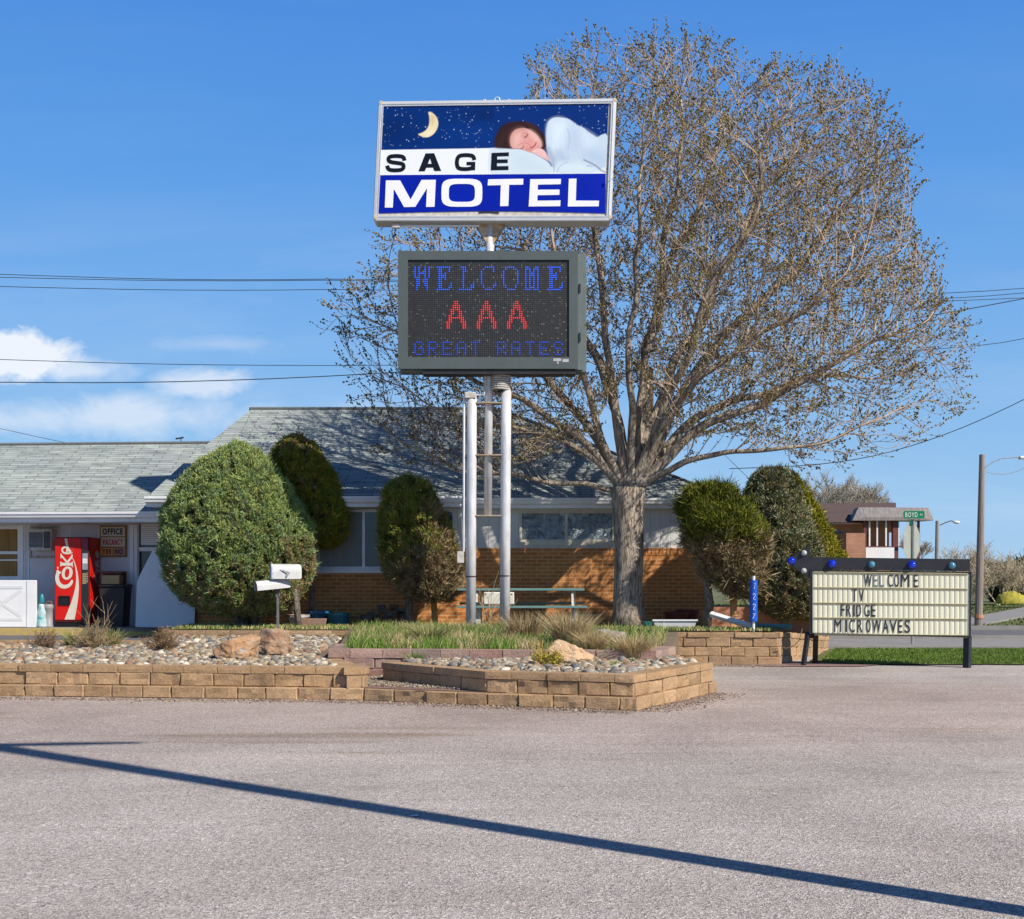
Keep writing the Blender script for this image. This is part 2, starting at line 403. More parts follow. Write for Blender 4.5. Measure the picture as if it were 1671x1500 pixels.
def blob(px, py, rx, ry):
    du = mth(nt, 'MULTIPLY', mth(nt, 'SUBTRACT', U, (px-HX)/F), F/rx)
    dv = mth(nt, 'MULTIPLY', mth(nt, 'SUBTRACT', Vv, (HY-py)/F), F/ry)
    return mth(nt, 'SUBTRACT', 1.0, mth(nt, 'SQRT', mth(nt, 'ADD', mth(nt, 'MULTIPLY', du, du), mth(nt, 'MULTIPLY', dv, dv))))
def cl(b, k, lo, hi):
    return ramp(nt, mth(nt, 'ADD', b, mth(nt, 'MULTIPLY', mth(nt, 'SUBTRACT', n1, .5), k)), [(lo, 0.0), (hi, 1.0)])
cA = mth(nt, 'MAXIMUM', cl(blob(35, 584, 125, 52), 2.3, .08, .5), mth(nt, 'MULTIPLY', cl(blob(120, 603, 120, 26), 1.9, .06, .7), .65))
cB = mth(nt, 'MULTIPLY', mth(nt, 'MAXIMUM', cl(blob(180, 682, 420, 44), 2.2, .05, .9), cl(blob(345, 625, 95, 32), 2.2, .0, .6)), .62)
cC = mth(nt, 'MULTIPLY', cl(blob(355, 562, 130, 20), 2.2, .1, .9), .25)
wisp = mth(nt, 'MULTIPLY', ramp(nt, n2, [(.45, 0.0), (.8, 1.0)]), mth(nt, 'MULTIPLY', ramp(nt, Vv, [(.12, 1.0), (.30, .12)]), .26))
hz = mth(nt, 'MULTIPLY', ramp(nt, Vv, [(0.0, 1.0), (.20, .0)]), .30)
tot = mth(nt, 'MINIMUM', mth(nt, 'ADD', mth(nt, 'MAXIMUM', mth(nt, 'MAXIMUM', cA, cB), cC), wisp), 1.0)
hyp = mth(nt, 'SQRT', mth(nt, 'ADD', mth(nt, 'MULTIPLY', sp.outputs[0], sp.outputs[0]), mth(nt, 'MULTIPLY', sp.outputs[1], sp.outputs[1])))
V2 = mth(nt, 'DIVIDE', sp.outputs[2], mth(nt, 'MAXIMUM', hyp, .01))
grad = ramp(nt, V2, [(0, (.37,.60,.86)), (.11, (.25,.50,.84)), (.2, (.17,.42,.83)), (.3, (.105,.34,.80)), (.43, (.065,.265,.75)), (.60, (.030,.135,.43)), (1.0, (.008,.04,.16))])
grad = mixc(nt, 1.0, grad, (8.9, 9.0, 9.1), 'MULTIPLY')
skyc = mixc(nt, .85, mixc(nt, 1.0, sky.outputs[0], (.7,.7,.7), 'MULTIPLY'), grad)
skyc = mixc(nt, tot, skyc, (7.2, 7.7, 8.4))
nt.links.new(skyc, bg.inputs[0]); bg.inputs[1].default_value = .10
sl = bpy.data.lights.new('sun', 'SUN'); sl.energy = 5.0; sl.angle = math.radians(.53); sl.color = (1, .93, .82)
so = bpy.data.objects.new('sun', sl); COL.objects.link(so)
sd = Vector((-math.sin(AZ)*math.cos(EL), -math.cos(AZ)*math.cos(EL), -math.sin(EL)))
so.rotation_euler = sd.to_track_quat('-Z', 'Y').to_euler(); so.location = (20, -20, 20)
cam = bpy.data.cameras.new('camera'); co_ = bpy.data.objects.new('camera', cam); COL.objects.link(co_)
co_.location = (0, 0, EYE); co_.rotation_euler = (math.pi/2, 0, 0)
cam.sensor_width = 36; cam.lens = F/1671*36; cam.shift_y = (HY-750)/1671; cam.clip_end = 8000; cam.clip_start = .1
scene.camera = co_
scene.view_settings.view_transform = 'Standard'; scene.view_settings.look = 'None'; scene.view_settings.exposure = .24
scene.render.resolution_x = 1024; scene.render.resolution_y = 919

# ------------------------------------------------------------------ ground
def ground():
    mb = MB(); mb.add([(-40,-30,0),(40,-30,0),(40,28.2,0),(-40,28.2,0)], [(0,1,2,3)])
    tag(mb.build('parking_lot', M['asphalt']), kind='structure')
    mb = MB(); mb.add([(-2500,-600,-.02),(2500,-600,-.02),(2500,4000,-.02),(-2500,4000,-.02)], [(0,1,2,3)])
    m = mat('far_plain', (.16,.15,.07), (.10,.12,.045), rough=1, sc=.1)
    tag(mb.build('ground', m), kind='structure')
    # lawn strip with a slightly uneven edge
    mb = MB(); e = []
    for i in range(61):
        x = 5.35+i*.42; d = 23.35+.12*noise.noise(Vector((x*2, 0, 3)))-.0*i+ (0.9 if i == 0 else .35 if i == 1 else 0)
        e.append((x, d, .02))
    far = [(p[0]+1.2, 28.0, .02) for p in e]
    mb.v = e+far; n = len(e)
    for i in range(n-1): mb.face((i, i+1, n+i+1, n+i))
    tag(mb.build('lawn', M['grass']), kind='structure')
    mb = MB(); mb.box(4.2, 60, 28.2, 31.6, -.01, .06)
    tag(mb.build('sidewalk', M['conc']), kind='structure')
    mb = MB(); mb.box(3, 80, 31.9, 37.6, -.03, .01)
    tag(mb.build('street', M['road']), kind='structure')
    mb = MB(); mb.box(4.2, 60, 31.6, 31.78, -.03, .13); mb.box(4.2, 80, 37.7, 37.9, -.03, .12)
    tag(mb.build('kerb', M['conc']), kind='structure')
    # rising bank across the street
    nx, ny = 60, 20; V = []; Fc = []
    for j in range(ny+1):
        for i in range(nx+1):
            x = 4+i*1.6; t = j/ny; y = 37.95+t*30
            z = .05+.12*(1-math.cos(t*math.pi))/2+.03*noise.noise(Vector((x*.3, y*.3, 0)))*t
            V.append((x, y, z))
    for j in range(ny):
        for i in range(nx):
            a = j*(nx+1)+i; Fc.append((a, a+1, a+nx+2, a+nx+1))
    tag(npmesh('grass_bank', V, Fc, M['grass'], smooth=True), kind='structure')
    V = []; Fc = []; nx = 120
    for j in range(6):
        for i in range(nx+1):
            x = -1200+i*25; t = j/5
            z = (11+10*noise.noise(Vector((x*.003, 5, 0)))+4*noise.noise(Vector((x*.012, 9, 0))))*math.sin(t*math.pi/2)
            z *= max(0, min(1, (x-100)/260))+.12
            V.append((x, 900+t*300, z-.5))
    for j in range(5):
        for i in range(nx):
            a = j*(nx+1)+i; Fc.append((a, a+1, a+nx+2, a+nx+1))
    tag(npmesh('hills', V, Fc, M['hill'], smooth=True), kind='structure')
ground()
# terrace lawn around the house and raised drive
T = .60
mb = MB(); mb.add([(-6.25,24.45,T-.02),(-2.0,24.22,T-.02),(4.55,23.48,T-.02),(6.5,27.6,T-.28),(6.5,34,T-.3),(-6.35,34,T-.02)], [(0,1,2,3,4,5)])
tag(mb.build('terrace_lawn', mat('terrace_turf', (.13,.13,.045), (.20,.16,.085), rough=.95, sc=4, bmp=.5, bsc=30)), kind='structure')
mb = MB(); mb.box(-30, -6.5, 26.9, 32, .0, .5); mb.col = (1,1,1)
tag(mb.build('porch_slab', M['conc']), kind='structure')
mb = MB(); mb.box(-30, -6.5, 22.3, 26.78, -.01, .36)
tag(mb.build('driveway', M['road']), kind='structure')
mb = MB(); mb.box(-30, -7.9, 26.78, 26.897, .3, .502); mb.box(-7.9, -6.5, 26.60, 26.897, .3, .44)
tag(mb.build('yellow_kerb', M['yellow']), kind='structure')

# ------------------------------------------------------------------ retaining walls
def rockblock(mb, p0, p1, z0, z1, depth, n, amp=.018, chip=.02, nx=6, nz=4):
    """one block between plan points p0,p1; outward normal n"""
    sd_ = random.random()*100; V = []; b = len(mb.v); US = [0, .035, .27, .5, .73, .965, 1]; VS = {4: [0, .08, .5, .92, 1], 2: [0, .5, 1]}[nz]
    for j in range(nz+1):
        for i in range(nx+1):
            u = US[i]; v = VS[j]
            edge = min(i, nx-i); edv = min(j, nz-j)
            d = 0
            if edge < .5 or edv < .5: d = -chip*(.4+.6*random.random())*(1.6 if (edge < .5 and random.random() < .25) else .6)
            else: d = amp*(.2+.8*noise.noise(Vector((u*1.8+sd_, v*1.3, sd_)))+.7*noise.noise(Vector((u*6+sd_, v*4, sd_))))+.004*random.uniform(-1, 1)
            x = p0[0]+(p1[0]-p0[0])*u+n[0]*d; y = p0[1]+(p1[1]-p0[1])*u+n[1]*d
            mb.v.append((x, y, z0+(z1-z0)*v))
    for j in range(nz):
        for i in range(nx):
            a = b+j*(nx+1)+i; mb.face((a, a+1, a+nx+2, a+nx+1))
    k = [b, b+nx, b+nz*(nx+1)+nx, b+nz*(nx+1)]
    bb = len(mb.v)
    q0 = (p0[0]-n[0]*depth, p0[1]-n[1]*depth); q1 = (p1[0]-n[0]*depth, p1[1]-n[1]*depth)
    mb.v += [(q0[0], q0[1], z0), (q1[0], q1[1], z0), (q1[0], q1[1], z1), (q0[0], q0[1], z1)]
    top = [b+nz*(nx+1)+i for i in range(nx+1)]; bot = [b+i for i in range(nx+1)]
    lef = [b+j*(nx+1) for j in range(nz+1)]; rig = [b+j*(nx+1)+nx for j in range(nz+1)]
    mb.face(top+[bb+2, bb+3]); mb.face(bot[::-1]+[bb, bb+1]); mb.face(lef+[bb+3, bb]); mb.face(rig[::-1]+[bb+1, bb+2])
    mb.face((bb+1, bb, bb+3, bb+2))
def lerp2(a, b, t): return (a[0]+(b[0]-a[0])*t, a[1]+(b[1]-a[1])*t)
def wall_course(mb, path, z0, z1, L, off, depth, pal, amp, chip, nz=4, zj=.0015, slope=None):
    for s in range(len(path)-1):
        a, b = path[s], path[s+1]; d = Vector((b[0]-a[0], b[1]-a[1])); ln = d.length; d.normalize(); n = (d.y, -d.x)
        t = 0; first = True
        while t < ln-1e-4:
            l = L*random.uniform(.9, 1.1)*(off if first and off else 1); first = False
            if ln-(t+l) < L*.3: l = ln-t
            e = min(ln, t+l); dd = random.uniform(-.010, .010)
            c = random.choice(pal); k = random.uniform(.86, 1.12); mb.col = tuple(x*k for x in c)
            j = random.uniform(-zj, zj)
            q0 = lerp2(a, b, (t+.003)/ln); q1 = lerp2(a, b, (e-.003)/ln)
            q0 = (q0[0]+n[0]*dd, q0[1]+n[1]*dd); q1 = (q1[0]+n[0]*dd, q1[1]+n[1]*dd)
            zz0, zz1 = z0, z1
            if slope: sft = slope*(t/ln); zz0 = z0+sft; zz1 = z1+sft
            rockblock(mb, q0, q1, zz0+.002+j, zz1-.001+j, depth, n, amp, chip, nz=nz)
            t = e
TAN = [(.47,.315,.185), (.43,.285,.165), (.50,.34,.205), (.42,.285,.17), (.46,.305,.175)]
GREYTAN = [(.44,.295,.17), (.41,.275,.165), (.38,.26,.165), (.46,.315,.185)]
PINK = [(.42,.29,.25), (.40,.28,.24), (.33,.245,.225), (.38,.275,.22), (.35,.22,.19)]
def wall(name, label, path, z0, hs, caph, L=.38, pal=TAN, depth=.22, amp=.016, cap=True, slope=None, capL=.36):
    w_ = thing(name, (path[0][0], path[0][1], z0), label, 'retaining wall')
    mb = MB(); z = z0
    for i, h in enumerate(hs):
        wall_course(mb, path, z, z+h, L, (.5 if i % 2 else 1), depth-.012*i, pal, amp, .019, slope=slope); z += h
    mb.build('block_courses', M['block'], w_)
    if cap:
        mb = MB(); mb2 = []
        # caps stand a little proud
        pp = []
        for i, p in enumerate(path):
            ns = []
            for (a, b) in ((i-1, i), (i, i+1)):
                if 0 <= a and b < len(path):
                    d = Vector((path[b][0]-path[a][0], path[b][1]-path[a][1])).normalized(); ns.append(Vector((d.y, -d.x)))
            n = sum(ns, Vector((0, 0))).normalized(); pp.append((p[0]+n.x*.018, p[1]+n.y*.018))
        wall_course(mb, pp, z, z+caph, capL, .7, depth+.05, pal, .004, .005, nz=2, slope=slope)
        mb.build('cap_stones', M['block'], w_)
    return w_
A = [(-9.5, 17.75), (-6.7, 17.55), (-1.86, 16.95)]
wall('retaining_wall', 'tan block retaining wall along the front of the left gravel bed', A+[(-2.40, 18.75)], .155, [.165], .09, L=.41, capL=.44, amp=.024)
wall('retaining_wall', 'lowest course of tan blocks standing alone at the edge of the lot', [(-9.5, 17.70), (-6.7, 17.5), (-1.86, 16.88), (-.3, 16.2), (1.45, 15.62), (2.72, 17.95)], 0, [.155], 0, cap=False, depth=.24, L=.41, amp=.024)
wall('retaining_wall', 'tan block wall around the pointed right gravel bed with shaded diagonal side', [(-1.72, 17.95), (-.31, 16.27), (1.42, 15.70), (2.66, 17.93)], .155, [.165], .09, L=.41, capL=.44, amp=.024)
wall('retaining_wall', 'pinkish grey block wall in front of the green grass bed', [(-2.62, 20.2), (-2.55, 18.75), (1.95, 18.35), (2.35, 19.5)], .12, [.15, .15], .12, L=.40, pal=PINK, capL=.42)
wall('retaining_wall', 'long tan block wall behind the sign poles holding up the house lawn', [(-6.35, 25.9), (-6.3, 24.35), (-2.0, 24.15), (4.62, 23.40)], -.02, [.165, .165, .165], .09, L=.42, pal=GREYTAN+TAN, capL=.44)
wall('retaining_wall', 'short receding tan block wall behind the arrow sign legs', [(4.64, 23.42), (6.5, 27.7)], -.02, [.165, .165, .165], .09, L=.42, pal=TAN, slope=-.28, amp=.006)
wall('retaining_wall', 'low tan edging wall at the back of the left gravel bed', [(-9.8, 22.1), (-6.15, 21.75)], .27, [.15], .08, L=.42, pal=TAN)
# beds
def bed(name, pts, m):
    mb = MB(); mb.add(pts, [list(range(len(pts)))]); return tag(mb.build(name, m), kind='structure')
bed('gravel_bed_soil', [(-9.7,17.7,.34),(-6.7,17.6,.34),(-1.98,17.1,.34),(-2.45,18.7,.34),(-2.62,18.85,.36),(-2.7,20.3,.40),(-2.9,24.1,.42),(-6.3,24.3,.42),(-6.35,22.4,.41),(-9.8,22.3,.41)], M['soil'])
bed('right_bed_soil', [(-1.66,18.1,.36),(-.25,16.42,.36),(1.38,15.86,.36),(2.5,17.95,.36),(2.4,19.2,.36),(1.9,18.5,.36),(-1.5,18.75,.36)], M['soil'])
bed('red_gravel_pocket', [(-1.9,16.95,.16),(-.3,16.28,.16),(-.25,16.4,.16),(-1.6,18.1,.16),(-1.75,18.75,.16),(-2.5,18.9,.16),(-2.35,18.6,.16)], M['redgravel'])
bed('grass_bed_soil', [(-2.5,18.85,.485),(1.9,18.45,.485),(2.3,19.5,.485),(2.9,23.5,.575),(-2.9,24.1,.60),(-2.6,20.3,.52)], M['soil'])
mb = MB(); mb.hexa([(-2.55,20.3,.1),(2.3,19.6,.1),(2.9,23.52,.1),(-2.9,24.12,.1),(-2.55,20.3,.48),(2.3,19.6,.475),(2.9,23.52,.57),(-2.9,24.12,.595)])
tag(mb.build('grass_bed_bank', M['soil']), kind='structure')

# ------------------------------------------------------------------ gravel stones (uncountable)
def ico(sub):
    t = (1+5**.5)/2
    V = np.array([(-1,t,0),(1,t,0),(-1,-t,0),(1,-t,0),(0,-1,t),(0,1,t),(0,-1,-t),(0,1,-t),(t,0,-1),(t,0,1),(-t,0,-1),(-t,0,1)], float); V /= np.linalg.norm(V[0])
    Fc = [(0,11,5),(0,5,1),(0,1,7),(0,7,10),(0,10,11),(1,5,9),(5,11,4),(11,10,2),(10,7,6),(7,1,8),(3,9,4),(3,4,2),(3,2,6),(3,6,8),(3,8,9),(4,9,5),(2,4,11),(6,2,10),(8,6,7),(9,8,1)]
    for _ in range(sub):
        V = list(map(tuple, V)); mid = {}; G = []
        def md(a, b):
            k = (min(a, b), max(a, b))
            if k not in mid:
                p = (np.array(V[a])+np.array(V[b])); p /= np.linalg.norm(p); mid[k] = len(V); V.append(tuple(p))
            return mid[k]
        for a, b, c in Fc:
            x, y, z = md(a, b), md(b, c), md(c, a); G += [(a, x, z), (b, y, x), (c, z, y), (x, y, z)]
        Fc = G; V = np.array(V)
    return np.array(V), np.array(Fc)
STONEPAL = np.array([(.40,.33,.25),(.48,.42,.33),(.33,.32,.31),(.22,.23,.24),(.62,.58,.50),(.36,.24,.17),(.45,.36,.24),(.28,.27,.25),(.55,.50,.42),(.42,.28,.19),(.70,.68,.63)])
def inpoly(x, y, poly):
    c = np.zeros(len(x), bool); n = len(poly)
    for i in range(n):
        x0, y0 = poly[i]; x1, y1 = poly[(i+1) % n]
        k = ((y0 > y) != (y1 > y)) & (x < (x1-x0)*(y-y0)/(y1-y0+1e-12)+x0); c ^= k
    return c
def stones(name, label, poly, n, zf, r0, r1, sub=1):
    p = np.array(poly); lo = p.min(0); hi = p.max(0)
    X = RNG.uniform(lo[0], hi[0], n*3); Y = RNG.uniform(lo[1], hi[1], n*3); k = inpoly(X, Y, poly); X = X[k][:n]; Y = Y[k][:n]; n = len(X)
    V0, F0 = ico(sub); m = len(V0)
    s = RNG.uniform(r0, r1, n)*np.where(RNG.random(n) < .12, 1.5, 1)
    sc = np.stack([s*RNG.uniform(.8, 1.5, n), s*RNG.uniform(.8, 1.3, n), s*RNG.uniform(.5, .9, n)], 1)
    V = V0[None]*(1+RNG.normal(0, .14, (n, m, 1)))*sc[:, None]
    a = RNG.uniform(0, 6.28, n); b = RNG.normal(0, .35, n)
    ca, sa, cb_, sb = np.cos(a), np.sin(a), np.cos(b), np.sin(b)
    x = V[..., 0]; y = V[..., 1]; z = V[..., 2]
    y, z = y*cb_[:, None]-z*sb[:, None], y*sb[:, None]+z*cb_[:, None]
    x, y = x*ca[:, None]-y*sa[:, None], x*sa[:, None]+y*ca[:, None]
    V = np.stack([x+X[:, None], y+Y[:, None], z+(zf(X, Y)+s*.25+RNG.uniform(0, .02, n))[:, None]], 2)
    Fc = (F0[None]+np.arange(n)[:, None, None]*m).reshape(-1, 3)
    c = STONEPAL[RNG.integers(0, len(STONEPAL), n)]*RNG.uniform(.5, .92, (n, 1))*np.array([1.04, .98, .88])
    o = npmesh(name, V.reshape(-1, 3), Fc, M['stone'], cols=np.repeat(c, len(F0), axis=0), smooth=False)
    return tag(o, label, 'river stones', kind='stuff')
stones('river_stones', 'mixed grey and tan river stones filling the left bed', [(-9.6,17.9),(-6.7,17.75),(-2.12,17.15),(-2.6,18.6),(-2.8,18.9),(-2.9,20.4),(-3.0,23.9),(-6.2,24.1),(-6.3,22.2),(-6.2,21.7),(-9.7,21.9)], 9500, lambda x, y: .36+.012*(y-17.5), .014, .050)
stones('river_stones', 'mixed grey and tan river stones filling the right pointed bed', [(-1.45,18.1),(-.2,16.6),(1.28,16.0),(2.42,17.95),(2.35,19.3),(2.0,18.3),(-1.45,18.7)], 2300, lambda x, y: .375+0*x, .018, .052)
stones('loose_gravel', 'fine reddish crushed stones in the pocket between the walls', [(-1.8,17.1),(-.35,16.45),(-1.7,18.0),(-1.75,18.7),(-2.35,18.7)], 2600, lambda x, y: .160+0*x, .005, .011, 0)
def grit(label, a, b, width, n, side=-1):
    a = np.array(a); b = np.array(b); d = b-a; nrm = np.array([d[1], -d[0]])/np.linalg.norm(d)
    t = RNG.random(n); o = np.abs(RNG.normal(0, width, n)); X = a[0]+d[0]*t+nrm[0]*o; Y = a[1]+d[1]*t+nrm[1]*o
    V0, F0 = ico(0); m = len(V0); s_ = RNG.uniform(.003, .010, n)*np.where(RNG.random(n) < .06, 2, 1)
    V = V0[None]*(1+RNG.normal(0, .2, (n, m, 1)))*s_[:, None, None]*np.array([1, 1, .6])+np.stack([X, Y, s_*.4], 1)[:, None]
    pal = np.array([(.30,.21,.17),(.36,.27,.20),(.22,.16,.13),(.42,.35,.29),(.16,.12,.09)])
    c = pal[RNG.integers(0, 5, n)]*RNG.uniform(.7, 1.2, (n, 1))
    tag(npmesh('loose_grit', V.reshape(-1, 3), (F0[None]+np.arange(n)[:, None, None]*m).reshape(-1, 3), M['stone'], cols=np.repeat(c, len(F0), axis=0)), label, 'grit', kind='stuff')
grit('loose grit swept against the left front wall', (-9.5, 17.66), (-1.86, 16.82), .16, 5000)
grit('loose grit swept against the middle low course', (-1.86, 16.82), (1.45, 15.58), .16, 3500)
grit('loose grit along the right angled wall', (1.45, 15.58), (2.72, 17.95), .18, 2500)
grit('reddish grit at the foot of the long back wall', (2.7, 23.5), (4.7, 23.3), .22, 2500)
mb = MB(); e = []
for k in range(40):
    a = k/40*2*math.pi; r_ = 1+.22*noise.noise(Vector((math.cos(a)*2, math.sin(a)*2, 4)))
    e.append((5.15+math.cos(a)*1.25*r_, 23.45+math.sin(a)*.55*r_, .012))
mb.add(e, [tuple(range(40))]); tag(mb.build('mulch_patch', M['redgravel']), kind='structure')
mb = MB(); mb.hexa([(12.6,40,-.05),(14.0,40,-.05),(25.5,60,-.05),(23.6,60,-.05),(12.6,40,.10),(14.0,40,.10),(25.5,60,.23),(23.6,60,.23)]); tag(mb.build('footpath', M['conc']), kind='structure')
def boulder(name, label, px, py, D, w_, h_, d_, cols, seed, sink=.3):
    V0, F0 = ico(4); V = []
    c = P(px, py, D); rb = random.Random(int(seed*10)); planes = []
    for _ in range(26):
        n_ = Vector((rb.gauss(0, 1), rb.gauss(0, 1), rb.gauss(0, 1))).normalized(); planes.append((n_, rb.uniform(.62, 1.0)))
    for v in V0:
        p = Vector(v)
        r = min(h_/max(1e-3, p.dot(n_)) for n_, h_ in planes if p.dot(n_) > .15)
        r *= 1+.10*noise.noise(p*2.2+Vector((seed, 0, 0)))+.07*noise.noise(p*5.1+Vector((0, seed, 0)))+.04*noise.noise(p*11+Vector((seed, 0, 1)))
        q = p*min(r, 1.25)*1.12; q.z = max(q.z, -.5)
        V.append((c.x+q.x*w_, c.y+q.y*d_, c.z+q.z*h_))
    m, nt, b = newmat(name+'_rock'); co = objco(nt)
    n = noise_n(nt, co, 8, 9, .72, 1.2)
    nt.links.new(ramp(nt, n, [(.36, cols[0]), (.45, cols[1]), (.54, cols[2]), (.62, cols[3])]), b.inputs['Base Color'])
    b.inputs['Roughness'].default_value = .9; bump(nt, b, noise_n(nt, co, 14, 8, .7), .9, .05)
    return tag(npmesh(name, V, F0, m, smooth=False), label, 'boulder')
boulder('boulder', 'mottled orange and grey boulder on the gravel nearest the front wall', 388, 1062, 18.7, .31, .21, .28, [(.20,.19,.19),(.46,.28,.15),(.56,.30,.14),(.42,.40,.37)], 2.1)
boulder('boulder', 'brown flat topped boulder leaning behind the orange one', 447, 1054, 19.5, .34, .20, .32, [(.22,.13,.09),(.36,.20,.12),(.40,.27,.17),(.38,.33,.27)], 7.7)
boulder('boulder', 'smooth tan boulder beside the dry grass and yellow shrub', 926, 1070, 17.9, .33, .17, .26, [(.50,.30,.16),(.58,.38,.22),(.64,.43,.26),(.60,.46,.31)], 12.3)
boulder('boulder', 'grey lichened rounded rock at the right end of the grass bed', 996, 1046, 20.6, .26, .16, .26, [(.20,.20,.19),(.30,.29,.27),(.36,.33,.28),(.42,.36,.28)], 21.3)

# ------------------------------------------------------------------ grasses
def blades(name, pts, hgt, spread, pal, width=.006, lean=.35, parent=None, lab=None, cat=None, kind='stuff', m=None):
    """pts (n,3) roots; each blade = 2 bent quads"""
    n = len(pts); pts = np.asarray(pts, float)
    h = hgt*RNG.uniform(.5, 1.15, n) if np.isscalar(hgt) else hgt*RNG.uniform(.5, 1.15, n)
    a = RNG.uniform(0, 6.283, n); l = RNG.uniform(.05, lean, n)*h
    if spread is not None: dirv = spread; 
    else: dirv = np.stack([np.cos(a), np.sin(a)], 1)
    s = np.stack([-np.sin(a+1.3), np.cos(a+1.3), np.zeros(n)], 1)*width
    up = np.array([0, 0, 1.0])
    d3 = np.concatenate([dirv, np.zeros((n, 1))], 1)
    p1 = pts+up*(h*.55)[:, None]+d3*(l*.35)[:, None]
    p2 = pts+up*h[:, None]+d3*(l*1.1)[:, None]
    V = np.stack([pts-s*.8, pts+s*.8, p1+s*.7, p1-s*.7, p2+s*.12, p2-s*.12], 1).reshape(-1, 3)
    b = np.arange(n)[:, None]*6
    Fc = np.concatenate([b+np.array([[0,1,2,3]]), b+np.array([[3,2,4,5]])], 1).reshape(-1, 4)
    pal = np.array(pal); c = pal[RNG.integers(0, len(pal), n)]*RNG.uniform(.7, 1.25, (n, 1))
    o = npmesh(name, V, Fc, m or M['grassm'], parent, cols=np.repeat(c, 2, axis=0))
    if lab: tag(o, lab, cat, kind=kind)
    return o
GREEN = [(.10,.20,.02), (.14,.26,.03), (.08,.16,.025), (.18,.27,.06), (.12,.22,.03)]
DRY = [(.52,.40,.20), (.60,.48,.27), (.44,.33,.16), (.50,.42,.24)]
def scatter(poly, n, z):
    p = np.array(poly); lo = p.min(0); hi = p.max(0); X = RNG.uniform(lo[0], hi[0], n*4); Y = RNG.uniform(lo[1], hi[1], n*4)
    k = inpoly(X, Y, poly); X = X[k][:n]; Y = Y[k][:n]; return np.stack([X, Y, z(X, Y) if callable(z) else np.full(len(X), z)], 1)
bp = [(-2.35,18.95),(1.75,18.6),(2.2,19.6),(2.7,23.3),(-2.7,23.9),(-2.45,20.3)]
R_ = scatter(bp, 21000, lambda x, y: .48+.02*(y-18.6))
nz_ = np.array([noise.noise(Vector((p[0]*1.6, p[1]*1.6, 0))) for p in R_])
keep = (R_[:, 0] < .9+.5*nz_) | (RNG.random(len(R_)) < .25)
R_ = R_[keep]; nz_ = nz_[keep]
blades('green_grass', R_[nz_ > -.12], .18, None, GREEN, .007, .5, lab='lush green grass growing in the bed around the sign poles', cat='grass')
blades('dry_grass', np.concatenate([R_[nz_ <= -.12], R_[nz_ > -.12][::7]]), .20, None, DRY+[(.25,.25,.08)], .006, .7, lab='straw coloured dead grass among the green around the sign poles', cat='grass')
R_ = scatter([(5.45,23.8),(5.9,23.42),(18,23.35),(18,28),(6.7,28)], 60000, .02)
blades('lawn_grass', R_, .045, None, [(.11,.20,.025),(.14,.24,.035),(.10,.17,.03),(.17,.23,.06)], .007, .7, lab='short green lawn under and beyond the arrow sign', cat='grass')
R_ = scatter([(-6.2,24.5),(-2.0,24.3),(4.5,23.55),(4.9,24.6),(-2,25.6),(-6.2,26.2)], 11000, T-.02)
blades('lawn_grass', R_, .06, None, GREEN+DRY, .009, .6, lab='thin patchy grass on top of the long back wall', cat='grass')
R_ = scatter([(4,38),(40,38),(50,62),(8,62)], 16000, lambda x, y: .05+.12*(1-np.cos((y-37.95)/30*math.pi))/2)
blades('bank_grass', R_, .06, None, [(.05,.09,.015),(.07,.12,.02),(.06,.09,.02),(.10,.12,.04)], .03, .6, lab='green grass on the bank across the street', cat='grass')
def tussock(px, py, D, z, r, h, n, pal, name, label, lean=1.0, cat='grass clump'):
    c = np.array(P(px, py, D)); c[2] = z
    a = RNG.uniform(0, 6.283, n); rr = r*np.sqrt(RNG.random(n))*.45
    roots = c+np.stack([np.cos(a)*rr, np.sin(a)*rr, np.zeros(n)], 1)
    a2 = a+RNG.normal(0, .5, n)
    o = blades(name, roots, np.full(n, h), np.stack([np.cos(a2), np.sin(a2)], 1)*(.4+rr/r*2.2)[:, None], pal, .0045, lean)
    return tag(o, label, cat)
tussock(930, 1058, 19.3, .50, .34, .50, 1700, DRY, 'ornamental_grass', 'large fountain of pale dry grass behind the tan boulder', .75)
tussock(968, 1056, 18.9, .48, .3, .32, 900, DRY, 'ornamental_grass', 'dry grass spilling over the right side of the tan boulder', 1.1)
tussock(1032, 1066, 18.5, .42, .34, .32, 1000, DRY+[(.5,.33,.15)], 'ornamental_grass', 'dry orange tinted grass tuft at the right end of the bed', 1.1)
tussock(855, 1046, 20.8, .54, .5, .42, 900, [(.36,.24,.13),(.48,.36,.2),(.3,.25,.12)], 'ornamental_grass', 'wispy brown seed grass below the picnic bench', .8)
tussock(700, 1048, 20.3, .52, .4, .30, 900, DRY+GREEN, 'ornamental_grass', 'half dead pale grass clump left of the sign poles', 1.2)
tussock(678, 1082, 18.45, .36, .14, .16, 160, GREEN, 'weed', 'small green weed against the pinkish wall', 1.2, 'weed')
tussock(1008, 1093, 16.9, .38, .06, .12, 60, GREEN, 'weed', 'small green weed at the front of the right gravel bed', 1.0, 'weed')
tussock(1035, 1085, 17.9, .38, .08, .10, 60, GREEN, 'weed', 'small green weed by the end of the pinkish wall', 1.0, 'weed')
tussock(125, 1052, 21.4, .42, .3, .25, 500, GREEN+DRY, 'weed', 'green grass tuft left of the stalky dry shrub', 1.0, 'weed')
tussock(178, 1052, 21.4, .42, .3, .26, 500, GREEN+DRY, 'weed', 'green grass tuft right of the stalky dry shrub', 1.3, 'weed')
